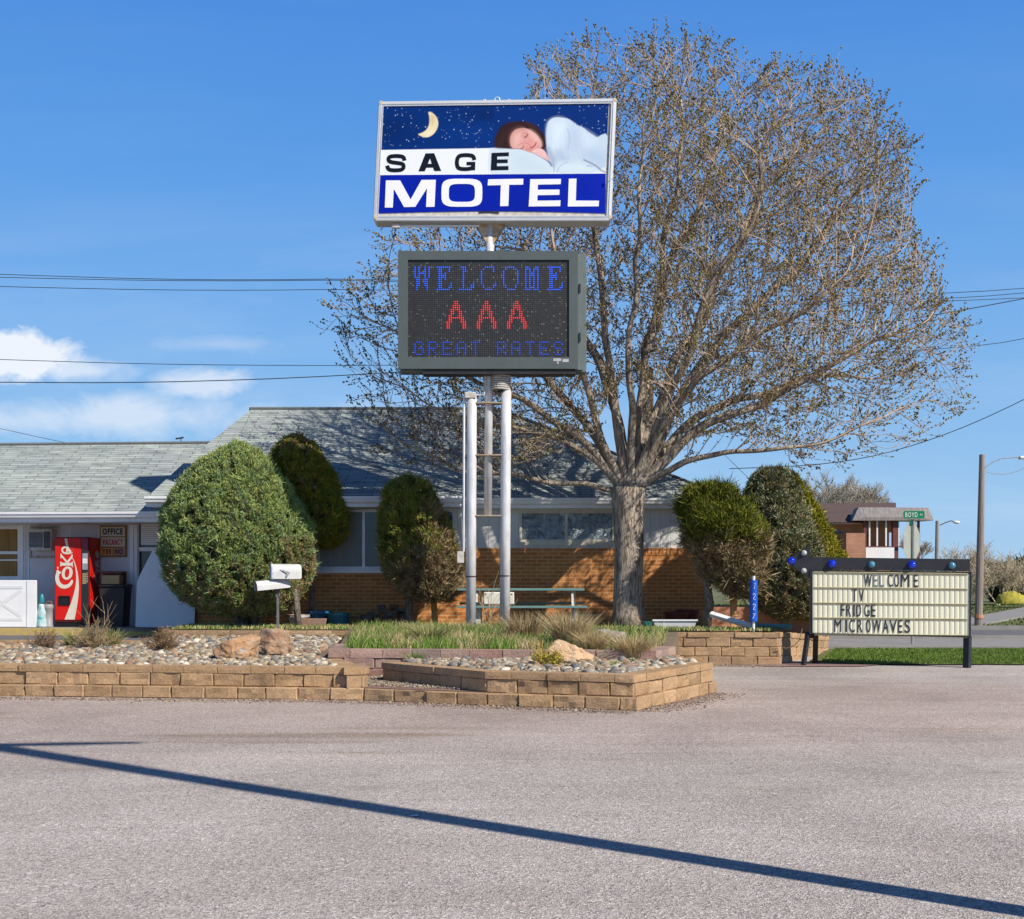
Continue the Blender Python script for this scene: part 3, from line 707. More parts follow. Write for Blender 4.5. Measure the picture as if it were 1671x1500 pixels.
# twiggy dry shrubs
def segs_mesh(name, A_, B_, ra, rb, m, parent=None, n=3, cols=None):
    A_ = np.asarray(A_, float); B_ = np.asarray(B_, float); k = len(A_)
    d = B_-A_; d /= np.linalg.norm(d, axis=1, keepdims=True)+1e-9
    h = np.where(np.abs(d[:, 2:3]) < .9, np.array([[0, 0, 1.0]]), np.array([[1.0, 0, 0]]))
    u = np.cross(d, h); u /= np.linalg.norm(u, axis=1, keepdims=True); w_ = np.cross(d, u)
    V = np.zeros((k, 2*n, 3))
    for i in range(n):
        a = 2*math.pi*i/n; o = u*math.cos(a)+w_*math.sin(a)
        V[:, i] = A_+o*np.asarray(ra)[:, None]; V[:, n+i] = B_+o*np.asarray(rb)[:, None]
    f = np.array([[i, (i+1) % n, n+(i+1) % n, n+i] for i in range(n)])
    Fc = (f[None]+np.arange(k)[:, None, None]*2*n).reshape(-1, 4)
    return npmesh(name, V.reshape(-1, 3), Fc, m, parent, cols=None if cols is None else np.repeat(cols, n, axis=0))
def twiggy(c, r, h, n, rad, up=.6, lv=2, rnd=random):
    S = []
    def grow(p, d, L, rr, l):
        k = 3; q = p
        for i in range(k):
            d = (d+Vector((rnd.gauss(0, .16), rnd.gauss(0, .16), rnd.gauss(.04, .1)))).normalized(); e = q+d*L/k
            S.append((tuple(q), tuple(e), rr*(1-i/k*.4), rr*(1-(i+1)/k*.4)))
            if l > 0:
                for _ in range(2):
                    b = (d+Vector((rnd.gauss(0, .6), rnd.gauss(0, .6), rnd.gauss(.2, .4)))).normalized(); grow(e, b, L*rnd.uniform(.4, .65), rr*.6, l-1)
            q = e
    for _ in range(n):
        a = rnd.uniform(0, 6.28); t = rnd.random()
        grow(Vector(c), Vector((math.cos(a)*r*t, math.sin(a)*r*t, h*(1.05-.5*t))).normalized(), h*rnd.uniform(.5, .9), rad, lv)
    return S
def shrub(px, py, D, z, r, h, n, m, leafpal, name, label, nl=600, cat='shrub', leafs=.03):
    c = P(px, py, D); c.z = z
    t = thing(name, c, label, cat)
    S = twiggy(c, r, h, n, .006)
    segs_mesh('stems', [s[0] for s in S], [s[1] for s in S], [s[2] for s in S], [s[3] for s in S], m, t)
    E = np.array([s[1] for s in S]); idx = RNG.integers(0, len(E), nl)
    p = E[idx]+RNG.normal(0, .015, (nl, 3)); d = RNG.normal(0, 1, (nl, 3)); d[:, 2] = np.abs(d[:, 2]); d /= np.linalg.norm(d, axis=1, keepdims=True)
    s = np.cross(d, RNG.normal(0, 1, (nl, 3))); s /= np.linalg.norm(s, axis=1, keepdims=True)
    L = RNG.uniform(.5, 1, (nl, 1))*leafs
    V = np.stack([p, p+d*L*.5+s*L*.25, p+d*L, p+d*L*.5-s*L*.25], 1).reshape(-1, 3)
    pal = np.array(leafpal); cc = pal[RNG.integers(0, len(pal), nl)]*RNG.uniform(.7, 1.2, (nl, 1))
    npmesh('leaves', V, np.arange(nl*4).reshape(-1, 4), M['leaf'], t, cols=cc)
M['drystem'] = mat('dry_stems', (.50,.38,.24), (.34,.24,.15), rough=.9, sc=20)
M['brownstem'] = mat('brown_stems', (.24,.15,.09), (.16,.10,.06), rough=.9, sc=20)
shrub(72, 1058, 20.9, .40, .5, .26, 26, M['brownstem'], [(.26,.16,.12),(.20,.14,.10),(.33,.24,.17)], 'dry_shrub', 'low purplish brown shrub at the far left of the gravel bed', 900)
shrub(150, 1052, 20.9, .40, .6, .36, 30, M['drystem'], [(.30,.20,.09),(.35,.27,.12),(.18,.18,.05)], 'dry_shrub', 'stalky dry shrub with bare pale stems in front of the vending machine', 1300)
S = twiggy(P(150, 1050, 21.0)-Vector((0,0,.1)), .5, .75, 5, .006, lv=1)
segs_mesh('dead_stalks', [s[0] for s in S], [s[1] for s in S], [s[2] for s in S], [s[3] for s in S], M['drystem'])
tag(bpy.data.objects['dead_stalks'], 'tall pale dead stalks rising in front of the vending machine', 'plant')
shrub(263, 1055, 20.3, .40, .6, .34, 34, M['brownstem'], [(.34,.20,.10),(.28,.17,.09),(.40,.28,.14),(.20,.18,.06)], 'dry_shrub', 'round rusty brown shrub in front of the white panel', 1500)
shrub(893, 1082, 17.3, .38, .5, .20, 24, M['brownstem'], [(.52,.44,.03),(.60,.50,.05),(.40,.36,.03)], 'yellow_shrub', 'small bright yellow shrub beside the tan boulder', 1500, leafs=.035)
S = twiggy(P(888, 1076, 17.4)-Vector((0,0,.05)), .1, .30, 5, .006, lv=1)
o = segs_mesh('rust_sprig', [s[0] for s in S], [s[1] for s in S], [s[2]*1.6 for s in S], [s[3]*1.6 for s in S], mat('rust_leaf', (.34,.25,.04), (.25,.15,.03)))
tag(o, 'upright rusty sprig rising behind the yellow shrub', 'plant')
S = twiggy(P(795, 1040, 21.6), .35, .95, 5, .007, lv=1)
o = segs_mesh('bare_sapling', [s[0] for s in S], [s[1] for s in S], [s[2] for s in S], [s[3] for s in S], M['drystem'])
tag(o, 'thin bare sapling between the two front sign poles', 'plant')

# ------------------------------------------------------------------ junipers
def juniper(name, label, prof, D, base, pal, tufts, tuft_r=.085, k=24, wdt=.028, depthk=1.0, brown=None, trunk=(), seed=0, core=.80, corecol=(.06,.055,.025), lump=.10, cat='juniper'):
    """prof: list of (py, cx px, half px) top to bottom at distance D"""
    s_ = F/D; root = thing(name, P(base[0], base[1], D), label, cat)
    pr = np.array(prof, float)
    z = EYE+(HY-pr[:, 0])/s_; cx = (pr[:, 1]-HX)/s_; r = pr[:, 2]/s_
    seg = np.sqrt(np.diff(z)**2+np.diff(r)**2)*(r[1:]+r[:-1]+.1); cum = np.concatenate([[0], np.cumsum(seg)])/seg.sum()
    n = tufts; t = RNG.random(n); i = np.clip(np.searchsorted(cum, t)-1, 0, len(seg)-1); u = (t-cum[i])/(cum[i+1]-cum[i])
    zz = z[i]+(z[i+1]-z[i])*u; cc = cx[i]+(cx[i+1]-cx[i])*u; rr = r[i]+(r[i+1]-r[i])*u
    nzr = -(r[i+1]-r[i])/((z[i+1]-z[i])-1e-6)      # slope -> normal z
    nzr = np.clip(nzr, -2, 2.5)
    th = RNG.uniform(0, 2*math.pi, n)
    nx_ = np.cos(th); ny_ = np.sin(th)
    nv = np.stack([nx_, ny_, nzr], 1); nv /= np.linalg.norm(nv, axis=1, keepdims=True)
    lum = np.array([noise.noise(Vector((nx_[q]*1.6*rr[q]/.5, ny_[q]*1.6*rr[q]/.5+seed, zz[q]*2.6))) for q in range(n)])
    lum2 = np.array([noise.noise(Vector((nx_[q]*rr[q]*7, ny_[q]*rr[q]*7+seed, zz[q]*5.0))) for q in range(n)])
    rad = rr*(1+lump*lum)+lum2*.07-RNG.random(n)**2*.12
    stray = RNG.random(n) < .05; gap = (lum2 < -.30) & (brown is not None)
    rad = rad-np.where(gap, .16, 0)
    C_ = np.stack([cc+nx_*rad, D+ny_*rad*depthk, zz], 1)
    ax = nv*.55+np.array([0, 0, .75])+RNG.normal(0, .18, (n, 3)); ax /= np.linalg.norm(ax, axis=1, keepdims=True)
    R = tuft_r*RNG.uniform(.6, 1.35, n)*np.where(stray, 1.9, 1)
    dr = ax[:, None]+RNG.normal(0, .62, (n, k, 3)); dr /= np.linalg.norm(dr, axis=2, keepdims=True)
    b0 = C_[:, None]+RNG.normal(0, .35, (n, k, 3))*R[:, None, None]*.7
    tip = b0+dr*(R[:, None]*RNG.uniform(.5, 1.1, (n, k)))[:, :, None]
    sd2 = np.cross(dr, RNG.normal(0, 1, (n, k, 3))); sd2 /= np.linalg.norm(sd2, axis=2, keepdims=True); sd2 *= wdt/2*RNG.uniform(.6, 1.2, (n, k, 1))
    mid = b0*.5+tip*.5
    V = np.stack([b0, mid+sd2, tip, mid-sd2], 2).reshape(-1, 3)
    pal = np.array(pal); base_c = pal[RNG.integers(0, len(pal), n)]*RNG.uniform(.75, 1.2, (n, 1))*(1+.35*lum2)[:, None]
    if brown is not None:
        bw = brown(C_[:, 0]*s_+HX, HY-(C_[:, 2]-EYE)*s_, RNG.random(n))
        bp_ = np.array([(.25,.18,.09), (.32,.23,.12), (.19,.14,.07), (.36,.28,.16)])
        base_c = np.where((bw > RNG.random(n))[:, None], bp_[RNG.integers(0, 4, n)]*RNG.uniform(.7, 1.2, (n, 1)), base_c)
    c = np.repeat(base_c, k, axis=0)*RNG.uniform(.85, 1.2, (n*k, 1))
    Vn = len(V); Fq = np.arange(Vn).reshape(-1, 4)
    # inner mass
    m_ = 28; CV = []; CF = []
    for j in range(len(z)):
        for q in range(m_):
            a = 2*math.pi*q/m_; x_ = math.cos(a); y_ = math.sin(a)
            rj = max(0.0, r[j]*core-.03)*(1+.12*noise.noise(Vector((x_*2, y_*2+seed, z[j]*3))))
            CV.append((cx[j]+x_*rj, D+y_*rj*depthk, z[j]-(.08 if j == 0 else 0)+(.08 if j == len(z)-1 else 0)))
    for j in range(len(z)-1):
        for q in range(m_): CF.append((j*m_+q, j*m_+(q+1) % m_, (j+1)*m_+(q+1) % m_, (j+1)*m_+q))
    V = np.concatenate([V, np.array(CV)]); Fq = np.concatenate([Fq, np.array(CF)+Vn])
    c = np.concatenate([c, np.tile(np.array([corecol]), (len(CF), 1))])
    npmesh('foliage', V, Fq, M['leaf'], root, cols=c)
    mb = MB()
    for tr in trunk:
        pts = [P(a, b, D+dd) for (a, b, dd, _) in tr]; pts = [Vector(q) for q in pts]
        mb.tube(pts, [q[3] for q in tr], 9)
    if trunk: mb.build('trunk', M['bark2'], root, smooth=True)
    return root
GR = [(.25,.33,.10), (.29,.35,.105), (.21,.29,.10), (.33,.36,.11), (.22,.31,.15)]
juniper('juniper', 'largest juniper, broad egg shaped and blue green, behind the mailboxes',
    [(725,388,4),(733,389,24),(748,387,48),(772,383,72),(800,380,92),(830,382,110),(860,386,119),(890,387,121),(920,387,119),(950,388,112),(975,392,94),(992,398,70),(1004,402,40)],
    25.6, (395, 1024), GR, 12500, k=27, tuft_r=.066, wdt=.0145, depthk=.8, brown=lambda x, y, q: np.clip((y-905)/150, 0, .5)+np.where((x > 465) & (y > 880), .38, 0),
    trunk=[[(392,1026,0,.10),(388,1000,0,.08),(370,965,0,.06)],[(400,1026,.1,.09),(408,1000,.1,.07),(430,960,0,.06)],[(412,1026,0,.06),(428,985,-.1,.05),(462,940,0,.04)],[(487,1024,-.3,.07),(484,985,-.3,.06),(478,940,-.2,.05)]], seed=1)
juniper('juniper', 'dark olive pointed juniper rising behind the largest one',
    [(714,482,5),(722,482,24),(740,483,38),(765,490,48),(800,500,54),(840,508,55),(870,512,52),(886,516,40),(893,518,18)],
    26.35, (505, 1016), [(.20,.21,.025),(.24,.22,.025),(.15,.17,.025),(.28,.24,.03)], 4800, k=24, wdt=.019, tuft_r=.07, depthk=.7, seed=4, brown=lambda x, y, q: np.where(y < 745, .3, .04),
    trunk=[[(508,1014,0,.06),(510,930,0,.05),(508,880,0,.05)]])
juniper('juniper', 'rounded juniper browning on its right, left of the sign poles',
    [(785,667,5),(790,668,26),(805,668,40),(830,669,47),(860,675,52),(890,683,58),(920,690,62),(945,695,56),(965,700,46),(980,704,28)],
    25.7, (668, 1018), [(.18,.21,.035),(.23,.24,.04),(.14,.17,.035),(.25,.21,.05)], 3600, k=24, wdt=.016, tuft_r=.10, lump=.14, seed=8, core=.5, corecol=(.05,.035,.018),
    brown=lambda x, y, q: np.clip((x-660+(y-860)*.4)/110, 0, .7)+np.clip((y-890)/90, 0, .85),
    trunk=[[(668,1020,0,.075),(667,985,0,.07),(664,940,0,.06),(668,880,0,.05)]])
juniper('juniper', 'loose juniper with pale bent trunk and dead brown side near the 1227 post',
    [(796,1160,14),(802,1160,34),(820,1162,48),(845,1170,56),(870,1180,60),(895,1188,58),(915,1196,50),(940,1202,44),(962,1206,28),(972,1208,8)],
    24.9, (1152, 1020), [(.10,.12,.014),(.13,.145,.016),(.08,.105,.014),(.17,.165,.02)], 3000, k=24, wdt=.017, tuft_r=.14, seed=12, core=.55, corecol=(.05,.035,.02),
    brown=lambda x, y, q: np.clip((y-872)/22, 0, .93), lump=.38,
    trunk=[[(1152,1022,0,.10),(1158,985,0,.085),(1153,950,0,.075),(1158,900,0,.07),(1165,850,0,.05)],[(1155,950,0,.05),(1140,900,0,.04),(1130,860,0,.03)],[(1156,940,0,.05),(1190,905,-.1,.04)]])
juniper('juniper', 'tall grey green juniper just behind the arrow tip',
    [(768,1258,5),(775,1258,26),(795,1260,38),(825,1262,46),(860,1268,54),(890,1274,60),(920,1280,64),(950,1282,62),(980,1282,54),(1000,1284,36),(1008,1284,10)],
    25.6, (1282, 1018), [(.20,.215,.10),(.25,.26,.14),(.15,.17,.07),(.21,.21,.08),(.29,.29,.18)], 6400, k=24, wdt=.019, tuft_r=.075, seed=17,
    brown=lambda x, y, q: np.clip((y-950)/80, 0, .5)+.16, trunk=[[(1282,1020,0,.10),(1282,990,0,.09),(1280,950,0,.08)]])
juniper('juniper', 'yellow green cone shaped juniper behind the grey green one',
    [(766,1272,5),(775,1274,22),(800,1282,34),(835,1292,44),(870,1300,56),(905,1306,66),(940,1310,72),(980,1312,74),(1002,1312,60),(1008,1312,20)],
    28.6, (1312, 1008), [(.25,.235,.015),(.30,.27,.02),(.19,.20,.015),(.34,.29,.03)], 4600, k=24, wdt=.020, tuft_r=.075, seed=23, trunk=[[(1312,1014,0,.1),(1312,960,0,.09)]])

# ------------------------------------------------------------------ big bare tree
def big_tree():
    TD = 25.5
    root = thing('bare_tree', P(1026, 1022, TD), 'huge spreading bare tree with budding twigs behind the sign', 'tree')
    def Q(px, py, dd=0.0): return np.array(P(px, py, TD)) * np.array([1, 1, 1]) + np.array([0, dd, 0]) if False else np.array([PX(px, TD+dd), TD+dd, PZ(py, TD+dd)])
    limbs = [
        ([(1038,800),(1072,774),(1118,753),(1200,748),(1285,741),(1345,722),(1400,700),(1450,690)], -1.2, .085),
        ([(1045,790),(1088,752),(1125,712),(1190,680),(1260,640),(1330,602),(1420,560),(1500,530)], -.4, .125),
        ([(1045,785),(1080,735),(1130,690),(1200,655),(1290,620),(1400,610),(1500,620)], 2.3, .09),
        ([(1040,780),(1075,725),(1100,660),(1150,590),(1220,510),(1300,430),(1370,350),(1420,260)], .8, .12),
        ([(1038,780),(1066,710),(1085,640),(1120,560),(1170,450),(1220,350),(1260,240),(1280,160)], -1.8, .11),
        ([(1032,780),(1042,700),(1060,620),(1070,520),(1090,400),(1110,280),(1112,190),(1110,150)], 1.2, .12),
        ([(1028,780),(1030,700),(1028,620),(1035,500),(1045,380),(1050,260),(1055,180)], -1.3, .10),
        ([(1020,780),(1012,710),(1000,630),(990,520),(975,400),(960,280),(950,180),(960,160)], .4, .12),
        ([(1014,790),(990,740),(968,690),(955,620),(930,520),(905,420),(890,300),(895,190)], -.6, .10),
        ([(1012,785),(985,735),(950,680),(900,620),(850,560),(790,500),(740,440),(700,400)], 1.6, .10),
        ([(1008,792),(975,745),(935,705),(880,668),(810,640),(740,600),(660,550),(590,520)], -.6, .10),
        ([(1005,805),(955,787),(900,780),(840,772),(770,765),(700,748),(650,720)], .3, .065),
        ([(1010,790),(970,745),(920,722),(850,700),(770,690),(690,660),(620,610)], -.7, .075),
        ([(1045,775),(1080,700),(1140,620),(1220,560),(1310,500),(1400,440),(1470,400)], -2.6, .10),
        ([(1036,775),(1060,690),(1100,600),(1150,520),(1190,420),(1240,320),(1330,220),(1370,170)], 3.0, .09),
        ([(1022,775),(1010,690),(985,600),(940,520),(900,450),(840,400),(780,390)], 3.0, .08),
        ([(1034,775),(1048,680),(1062,560),(1085,450),(1140,340),(1165,230),(1170,160)], 2.4, .09),
    ]
    pos = []; par = []; handr = []
    def addn(p, q, r): pos.append(np.array(p, float)); par.append(q); handr.append(r); return len(pos)-1
    # trunk axis
    tp = [(1024,1024,.34),(1025,1000,.30),(1025,960,.275),(1026,900,.27),(1026,850,.285),(1025,815,.31),(1026,796,.33)]
    last = -1; 
    for (a, b, r) in tp: last = addn(Q(a, b), last, r)
    hub = last
    rr = random.Random(5)
    for pts, dd, r0 in limbs:
        P3 = [Q(a, b, dd*(i/(len(pts)-1))**1.1) for i, (a, b) in enumerate(pts)]
        # resample and jitter
        path = []
        for i in range(len(P3)-1):
            L = np.linalg.norm(P3[i+1]-P3[i]); k = max(1, int(L/.17))
            for j in range(k): path.append(P3[i]*(1-j/k)+P3[i+1]*(j/k))
        path.append(P3[-1])
        pr = hub; ofs = rr.random()*50; m = len(path)
        for i, q in enumerate(path):
            t = i/m; w_ = Vector((q[0]*.9, q[1]*.9+ofs, q[2]*.9))
            j = np.array(noise.noise_vector(w_))*.22*min(1, t*3); j += np.array(noise.noise_vector(w_*3.0))*.05*min(1, t*3)
            pr = addn(q+j, pr, r0*(1-t)**1.15*.80+.006)
    # attraction points
    outl = [(870,100),(905,70),(930,75),(990,62),(1040,70),(1090,62),(1150,75),(1190,110),(1200,130),(1240,130),(1270,105),(1340,125),(1395,135),(1415,180),(1462,225),(1470,330),(1480,390),(1520,450),(1520,490),(1560,545),(1575,580),(1555,640),(1545,690),(1480,735),(1410,745),(1300,765),(1250,735),(1180,715),(1110,740),(1080,690),(1060,640),(1010,640),(980,690),(960,725),(920,745),(860,765),(760,775),(690,770),(650,745),(600,690),(575,620),(550,550),(550,495),(600,480),(640,440),(640,395),(700,370),(760,365),(830,370),(870,300),(868,200)]
    n = 40000; X = RNG.uniform(545, 1580, n*3); Y = RNG.uniform(45, 790, n*3); k = inpoly(X, Y-22*np.clip((300-Y)/200, 0, 1), outl); X = X[k][:n]; Y = Y[k][:n]; n = len(X)
    # thickness by normalized distance from crown centre
    dx = (X-1060)/530; dy = (Y-430)/390; rn = np.sqrt(dx*dx+dy*dy)
    half = 4.6*np.sqrt(np.clip(1-np.minimum(rn, 1)**2, .03, 1))*np.where(Y > 600, .8, 1)
    dd = RNG.uniform(-1, 1, n)*half
    dd = np.where(dd < 0, dd*np.where((X < 1060) & (Y < 650), .08, .62), dd)
    A_ = np.stack([(X-HX)/F*(TD+dd), TD+dd, EYE+(HY-Y)/F*(TD+dd)], 1)
    hubp = pos[hub]
    cl_ = np.array([noise.noise(Vector(q)*.62)+.6*noise.noise(Vector(q)*1.5+Vector((9, 3, 1))) for q in A_]); A_ = A_[(cl_ > -.12) | (RNG.random(len(A_)) < .20)]
    keepm = np.linalg.norm(A_-hubp, axis=1) > 1.1
    # keep clear of the roof behind
    rz = 3.1+.5*(A_[:, 1]-26.9); keepm &= ~((A_[:, 1] > 26.3) & (A_[:, 2] < rz+.35) & (A_[:, 1] < 31.6))
    A_ = A_[keepm]
    DI, KILL, STEP = 1.1, .22, .15
    alive = np.ones(len(A_), bool); newstart = 0
    kd = None; best = np.full(len(A_), -1); bd = np.full(len(A_), 1e9)
    first = True; nch = {}
    for it in range(70):
        npos = np.array(pos)
        # update nearest with the new nodes only
        fresh = npos[newstart:] if not first else npos[len(tp):]
        base = newstart if not first else len(tp)
        if len(fresh) == 0: break
        kd = kdtree.KDTree(len(fresh))
        for i, q in enumerate(fresh): kd.insert(q, i)
        kd.balance(); first = False
        ai = np.nonzero(alive)[0]
        for a in ai:
            co, idx, dist = kd.find(A_[a])
            if dist < bd[a]: bd[a] = dist; best[a] = base+idx
        alive &= bd > KILL
        ai = np.nonzero(alive & (bd < DI))[0]
        newstart = len(pos)
        if len(ai) == 0: break
        acc = {}
        for a in ai:
            b = int(best[a]); v = A_[a]-npos[b]; v /= np.linalg.norm(v)+1e-9
            if b in acc: acc[b][0] += v; acc[b][1] += 1
            else: acc[b] = [v.copy(), 1]
        for b, (v, c) in acc.items():
            nch[b] = nch.get(b, 0)+1
            if nch[b] > 3: continue
            v = v/(np.linalg.norm(v)+1e-9)
            g = npos[b]-npos[par[b]] if par[b] >= 0 else np.array([0, 0, 1.0]); g /= np.linalg.norm(g)+1e-9
            out = npos[b]-hubp; out /= np.linalg.norm(out)+1e-9
            d = v+.95*g+.60*out+np.array([0, 0, .16])+RNG.normal(0, .09, 3); d /= np.linalg.norm(d)
            addn(npos[b]+d*STEP, b, 0)
    npos = np.array(pos); n = len(pos); parr = np.array(par)
    kids = [[] for _ in range(n)]
    for i in range(n):
        if par[i] >= 0: kids[par[i]].append(i)
    # pipe model
    rad = np.zeros(n); e = 2.2
    for i in range(n-1, -1, -1):
        if not kids[i]: rad[i] = .0055
        else: rad[i] = (sum(rad[c]**e for c in kids[i]))**(1/e)
    rad = np.minimum(rad, .33); rad = np.maximum(rad*.80, np.array(handr)); rad = np.maximum(rad, .0050)
    for i in range(len(tp)): rad[i] = tp[i][2]
    # smooth node positions a little
    sm = npos.copy()
    for i in range(len(tp), n):
        if kids[i] and par[i] >= 0:
            c = max(kids[i], key=lambda q: rad[q]); sm[i] = npos[i]*.5+(npos[par[i]]+npos[c])*.25
    npos = sm
    # thick wood : chains
    mb = MB(); TH = .032
    def chain(i0, start):
        pts = ([npos[start]] if start is not None else [])+[npos[i0]]; rs = ([min(rad[start], rad[i0]*1.25)] if start is not None else [])+[rad[i0]]
        i = i0; stack = []
        while True:
            ks = [c for c in kids[i] if rad[c] >= TH]
            if not ks: break
            c = max(ks, key=lambda q: rad[q])
            if i == hub: stack += [(q, i) for q in ks]; break
            stack += [(q, i) for q in ks if q != c]
            pts.append(npos[c]); rs.append(rad[c]); i = c
        return pts, rs, stack
    st = [(0, None)]
    while st:
        i0, s0 = st.pop(); pts, rs, more = chain(i0, s0); st += more
        if len(pts) > 1:
            if s0 == hub: pts = [npos[hub]-np.array([0, 0, .12])]+[pts[1]*.5+npos[hub]*.5]+pts[1:]; rs = [rs[1]*1.5, rs[1]*1.4]+[rs[1]*1.15]+rs[2:]
            mb.tube([Vector(q) for q in pts], rs, 20 if i0 == 0 else (9 if max(rs) > .05 else 6))
    # bark relief on the trunk
    vv = []
    for v in mb.v:
        p = Vector(v); d = .0
        if p.z < 4.2 and abs(p.x-hubp[0]) < .75:
            a = math.atan2(p.y-TD, p.x-hubp[0]); d = .022*noise.noise(Vector((math.cos(a)*5, math.sin(a)*5, p.z*1.3)))
            fl = .10*max(0, (.95-p.z))*(1+.5*math.sin(a*5+1))
            d += fl; p.x += math.cos(a)*d; p.y += math.sin(a)*d
        vv.append(tuple(p))
    mb.v = vv
    mb.build('trunk', M['bark'], root, smooth=True)
    # thin wood
    ti = [i for i in range(len(tp), n) if rad[i] < TH]
    A0 = [npos[par[i]] for i in ti]; B0 = [npos[i] for i in ti]
    R0 = [min(rad[par[i]], max(rad[i]*1.2, .0055)) for i in ti]; R1 = [rad[i] for i in ti]
    # twigs
    TA, TB, T0, T1, BU, BD = [], [], [], [], [], []
    def twig(p, d, L, r, nb):
        k = 3; q = p
        for i in range(k):
            d = d+RNG.normal(0, .09, 3)+np.array([0, 0, .06]); d /= np.linalg.norm(d); e_ = q+d*L/k
            TA.append(q); TB.append(e_); T0.append(r*(1-.2*i)); T1.append(r*(1-.2*(i+1)))
            for _ in range(nb if i > 0 else nb//2):
                t = RNG.random(); BU.append(q*(1-t)+e_*t+RNG.normal(0, .008, 3)); BD.append(d)
            q = e_
        BU.append(q); BD.append(d); BU.append(q+RNG.normal(0, .012, 3)); BD.append(d)
    for i in range(len(tp), n):
        if rad[i] > .016: 
            if rad[i] > .05 or RNG.random() > .35: continue
        g = npos[i]-npos[par[i]]; g /= np.linalg.norm(g)+1e-9
        out = npos[i]-hubp; out /= np.linalg.norm(out)
        if not kids[i]:
            d = g+.5*out+np.array([0, 0, .35]); d /= np.linalg.norm(d); twig(npos[i], d, RNG.uniform(.20, .48), .0046, 2)
        nk = 1 if RNG.random() < .46 else 0
        for _ in range(nk):
            d = g+.5*out+np.array([0, 0, .25])+RNG.normal(0, .38, 3); d /= np.linalg.norm(d)
            twig(npos[i], d, RNG.uniform(.12, .36), .0042, 1)
    print('tree nodes', n, 'twig segs', len(TA), 'buds', len(BU))
    segs_mesh('branches', np.array(A0+TA), np.array(B0+TB), np.array(R0+T0), np.array(R1+T1), M['twig'], root, 3)
    BU = np.array(BU); BD = np.array(BD); m = len(BU)
    d = BD+RNG.normal(0, .5, (m, 3)); d /= np.linalg.norm(d, axis=1, keepdims=True)
    s = np.cross(d, RNG.normal(0, 1, (m, 3))); s /= np.linalg.norm(s, axis=1, keepdims=True); t = np.cross(d, s)
    L = RNG.uniform(.026, .062, (m, 1)); W = L*RNG.uniform(.28, .46, (m, 1))
    c0 = BU
    V = np.stack([c0, c0+d*L*.5+s*W, c0+d*L*.5-s*W*.5+t*W*.87, c0+d*L*.5-s*W*.5-t*W*.87, c0+d*L], 1).reshape(-1, 3)
    f = np.array([[0,2,1],[0,3,2],[0,1,3],[4,1,2],[4,2,3],[4,3,1]])
    Fc = (f[None]+np.arange(m)[:, None, None]*5).reshape(-1, 3)
    pal = np.array([(.20,.14,.075),(.17,.15,.045),(.26,.21,.08),(.13,.10,.06),(.28,.25,.09)])
    cc = pal[RNG.integers(0, 5, m)]*RNG.uniform(.7, 1.3, (m, 1))
    npmesh('buds', V, Fc, M['bud'], root, cols=np.repeat(cc, 6, axis=0))
big_tree()

# ------------------------------------------------------------------ motel building
bld = thing('motel_building', (-1.5, 27.5, T), 'single storey motel with grey shingle roofs, orange brick base and white porch wing', 'building')
def roofpoly(name, pts_list, m, thick=.05, parent=bld):
    mb = MB()
    for pts in pts_list:
        n = len(pts); b = len(mb.v); mb.v += [tuple(p) for p in pts]+[(p[0], p[1], p[2]-thick) for p in pts]
        mb.face([b+i for i in range(n)]); mb.face([b+n+i for i in range(n)][::-1])
        for i in range(n): mb.face((b+i, b+n+i, b+n+(i+1) % n, b+(i+1) % n))
    return mb.build(name, m, parent)
XR = 4.3; ZE = 3.1; DR = 31.56; ZR = 5.43
roofpoly('roof', [[(-.98,26.9,ZE),(XR,26.9,ZE),(XR-4.66,DR,ZR),(-6.1,DR,ZR),(-6.9,28.8,ZE+.95),(-3.48,28.8,ZE+.95)],
                  [(XR,26.9,ZE),(XR,36.2,ZE),(XR-4.66,DR,ZR)],
                  [(-7.1,26.3,ZE),(-.98,26.3,ZE),(-3.48,28.8,ZE+.951),(-6.9,28.8,ZE+.951)],
                  [(-.98,26.3,ZE),(-.98,26.9,ZE),(-3.48,28.8,ZE+.951)],
                  [(-7.1,36.2,ZE),(-6.1,DR,ZR),(XR-4.66,DR,ZR),(XR,36.2,ZE)]], M['shingle'])
YAW = math.radians(5)
WX = Matrix.Translation((-6.8, 26.8, 0)) @ Matrix.Rotation(-YAW, 4, 'Z')
def wx(x, y, z): return WX @ Vector((x, y, z))
mbw = MB(WX); b = 0
mbw.add([(-14,0,2.83),(.35,0,2.83),(.35,3.6,4.52),(-14,3.6,4.52),(-14,0,2.78),(.35,0,2.78),(.35,3.6,4.47),(-14,3.6,4.47),(.35,7.2,2.83),(-14,7.2,2.83)],
        [(0,1,2,3),(4,7,6,5),(0,4,5,1),(1,5,6,2),(0,3,7,4),(3,2,8,9)])
mbw.build('porch_roof', M['shingle'], bld)
def ridge(name, pts, r, m):
    mb = MB(); mb.tube(pts, r, 6); return mb.build(name, m, bld)
M['ridgecap'] = mat('ridge_cap', (.16,.18,.18), (.10,.11,.12), rough=.9, sc=30)
ridge('ridge_cap', [(-6.15,DR,ZR+.01),(XR-4.66,DR,ZR+.01)], .045, M['ridgecap'])
ridge('ridge_cap', [(XR-4.62,DR-.04,ZR+.01),(XR,26.92,ZE+.015)], .035, M['ridgecap'])
ridge('ridge_cap', [wx(-14,3.6,4.53), wx(.3,3.6,4.53)], .045, M['ridgecap'])
ridge('ridge_cap', [(-3.48,28.8,ZE+.955),(-.98,26.32,ZE+.01)], .03, M['ridgecap'])
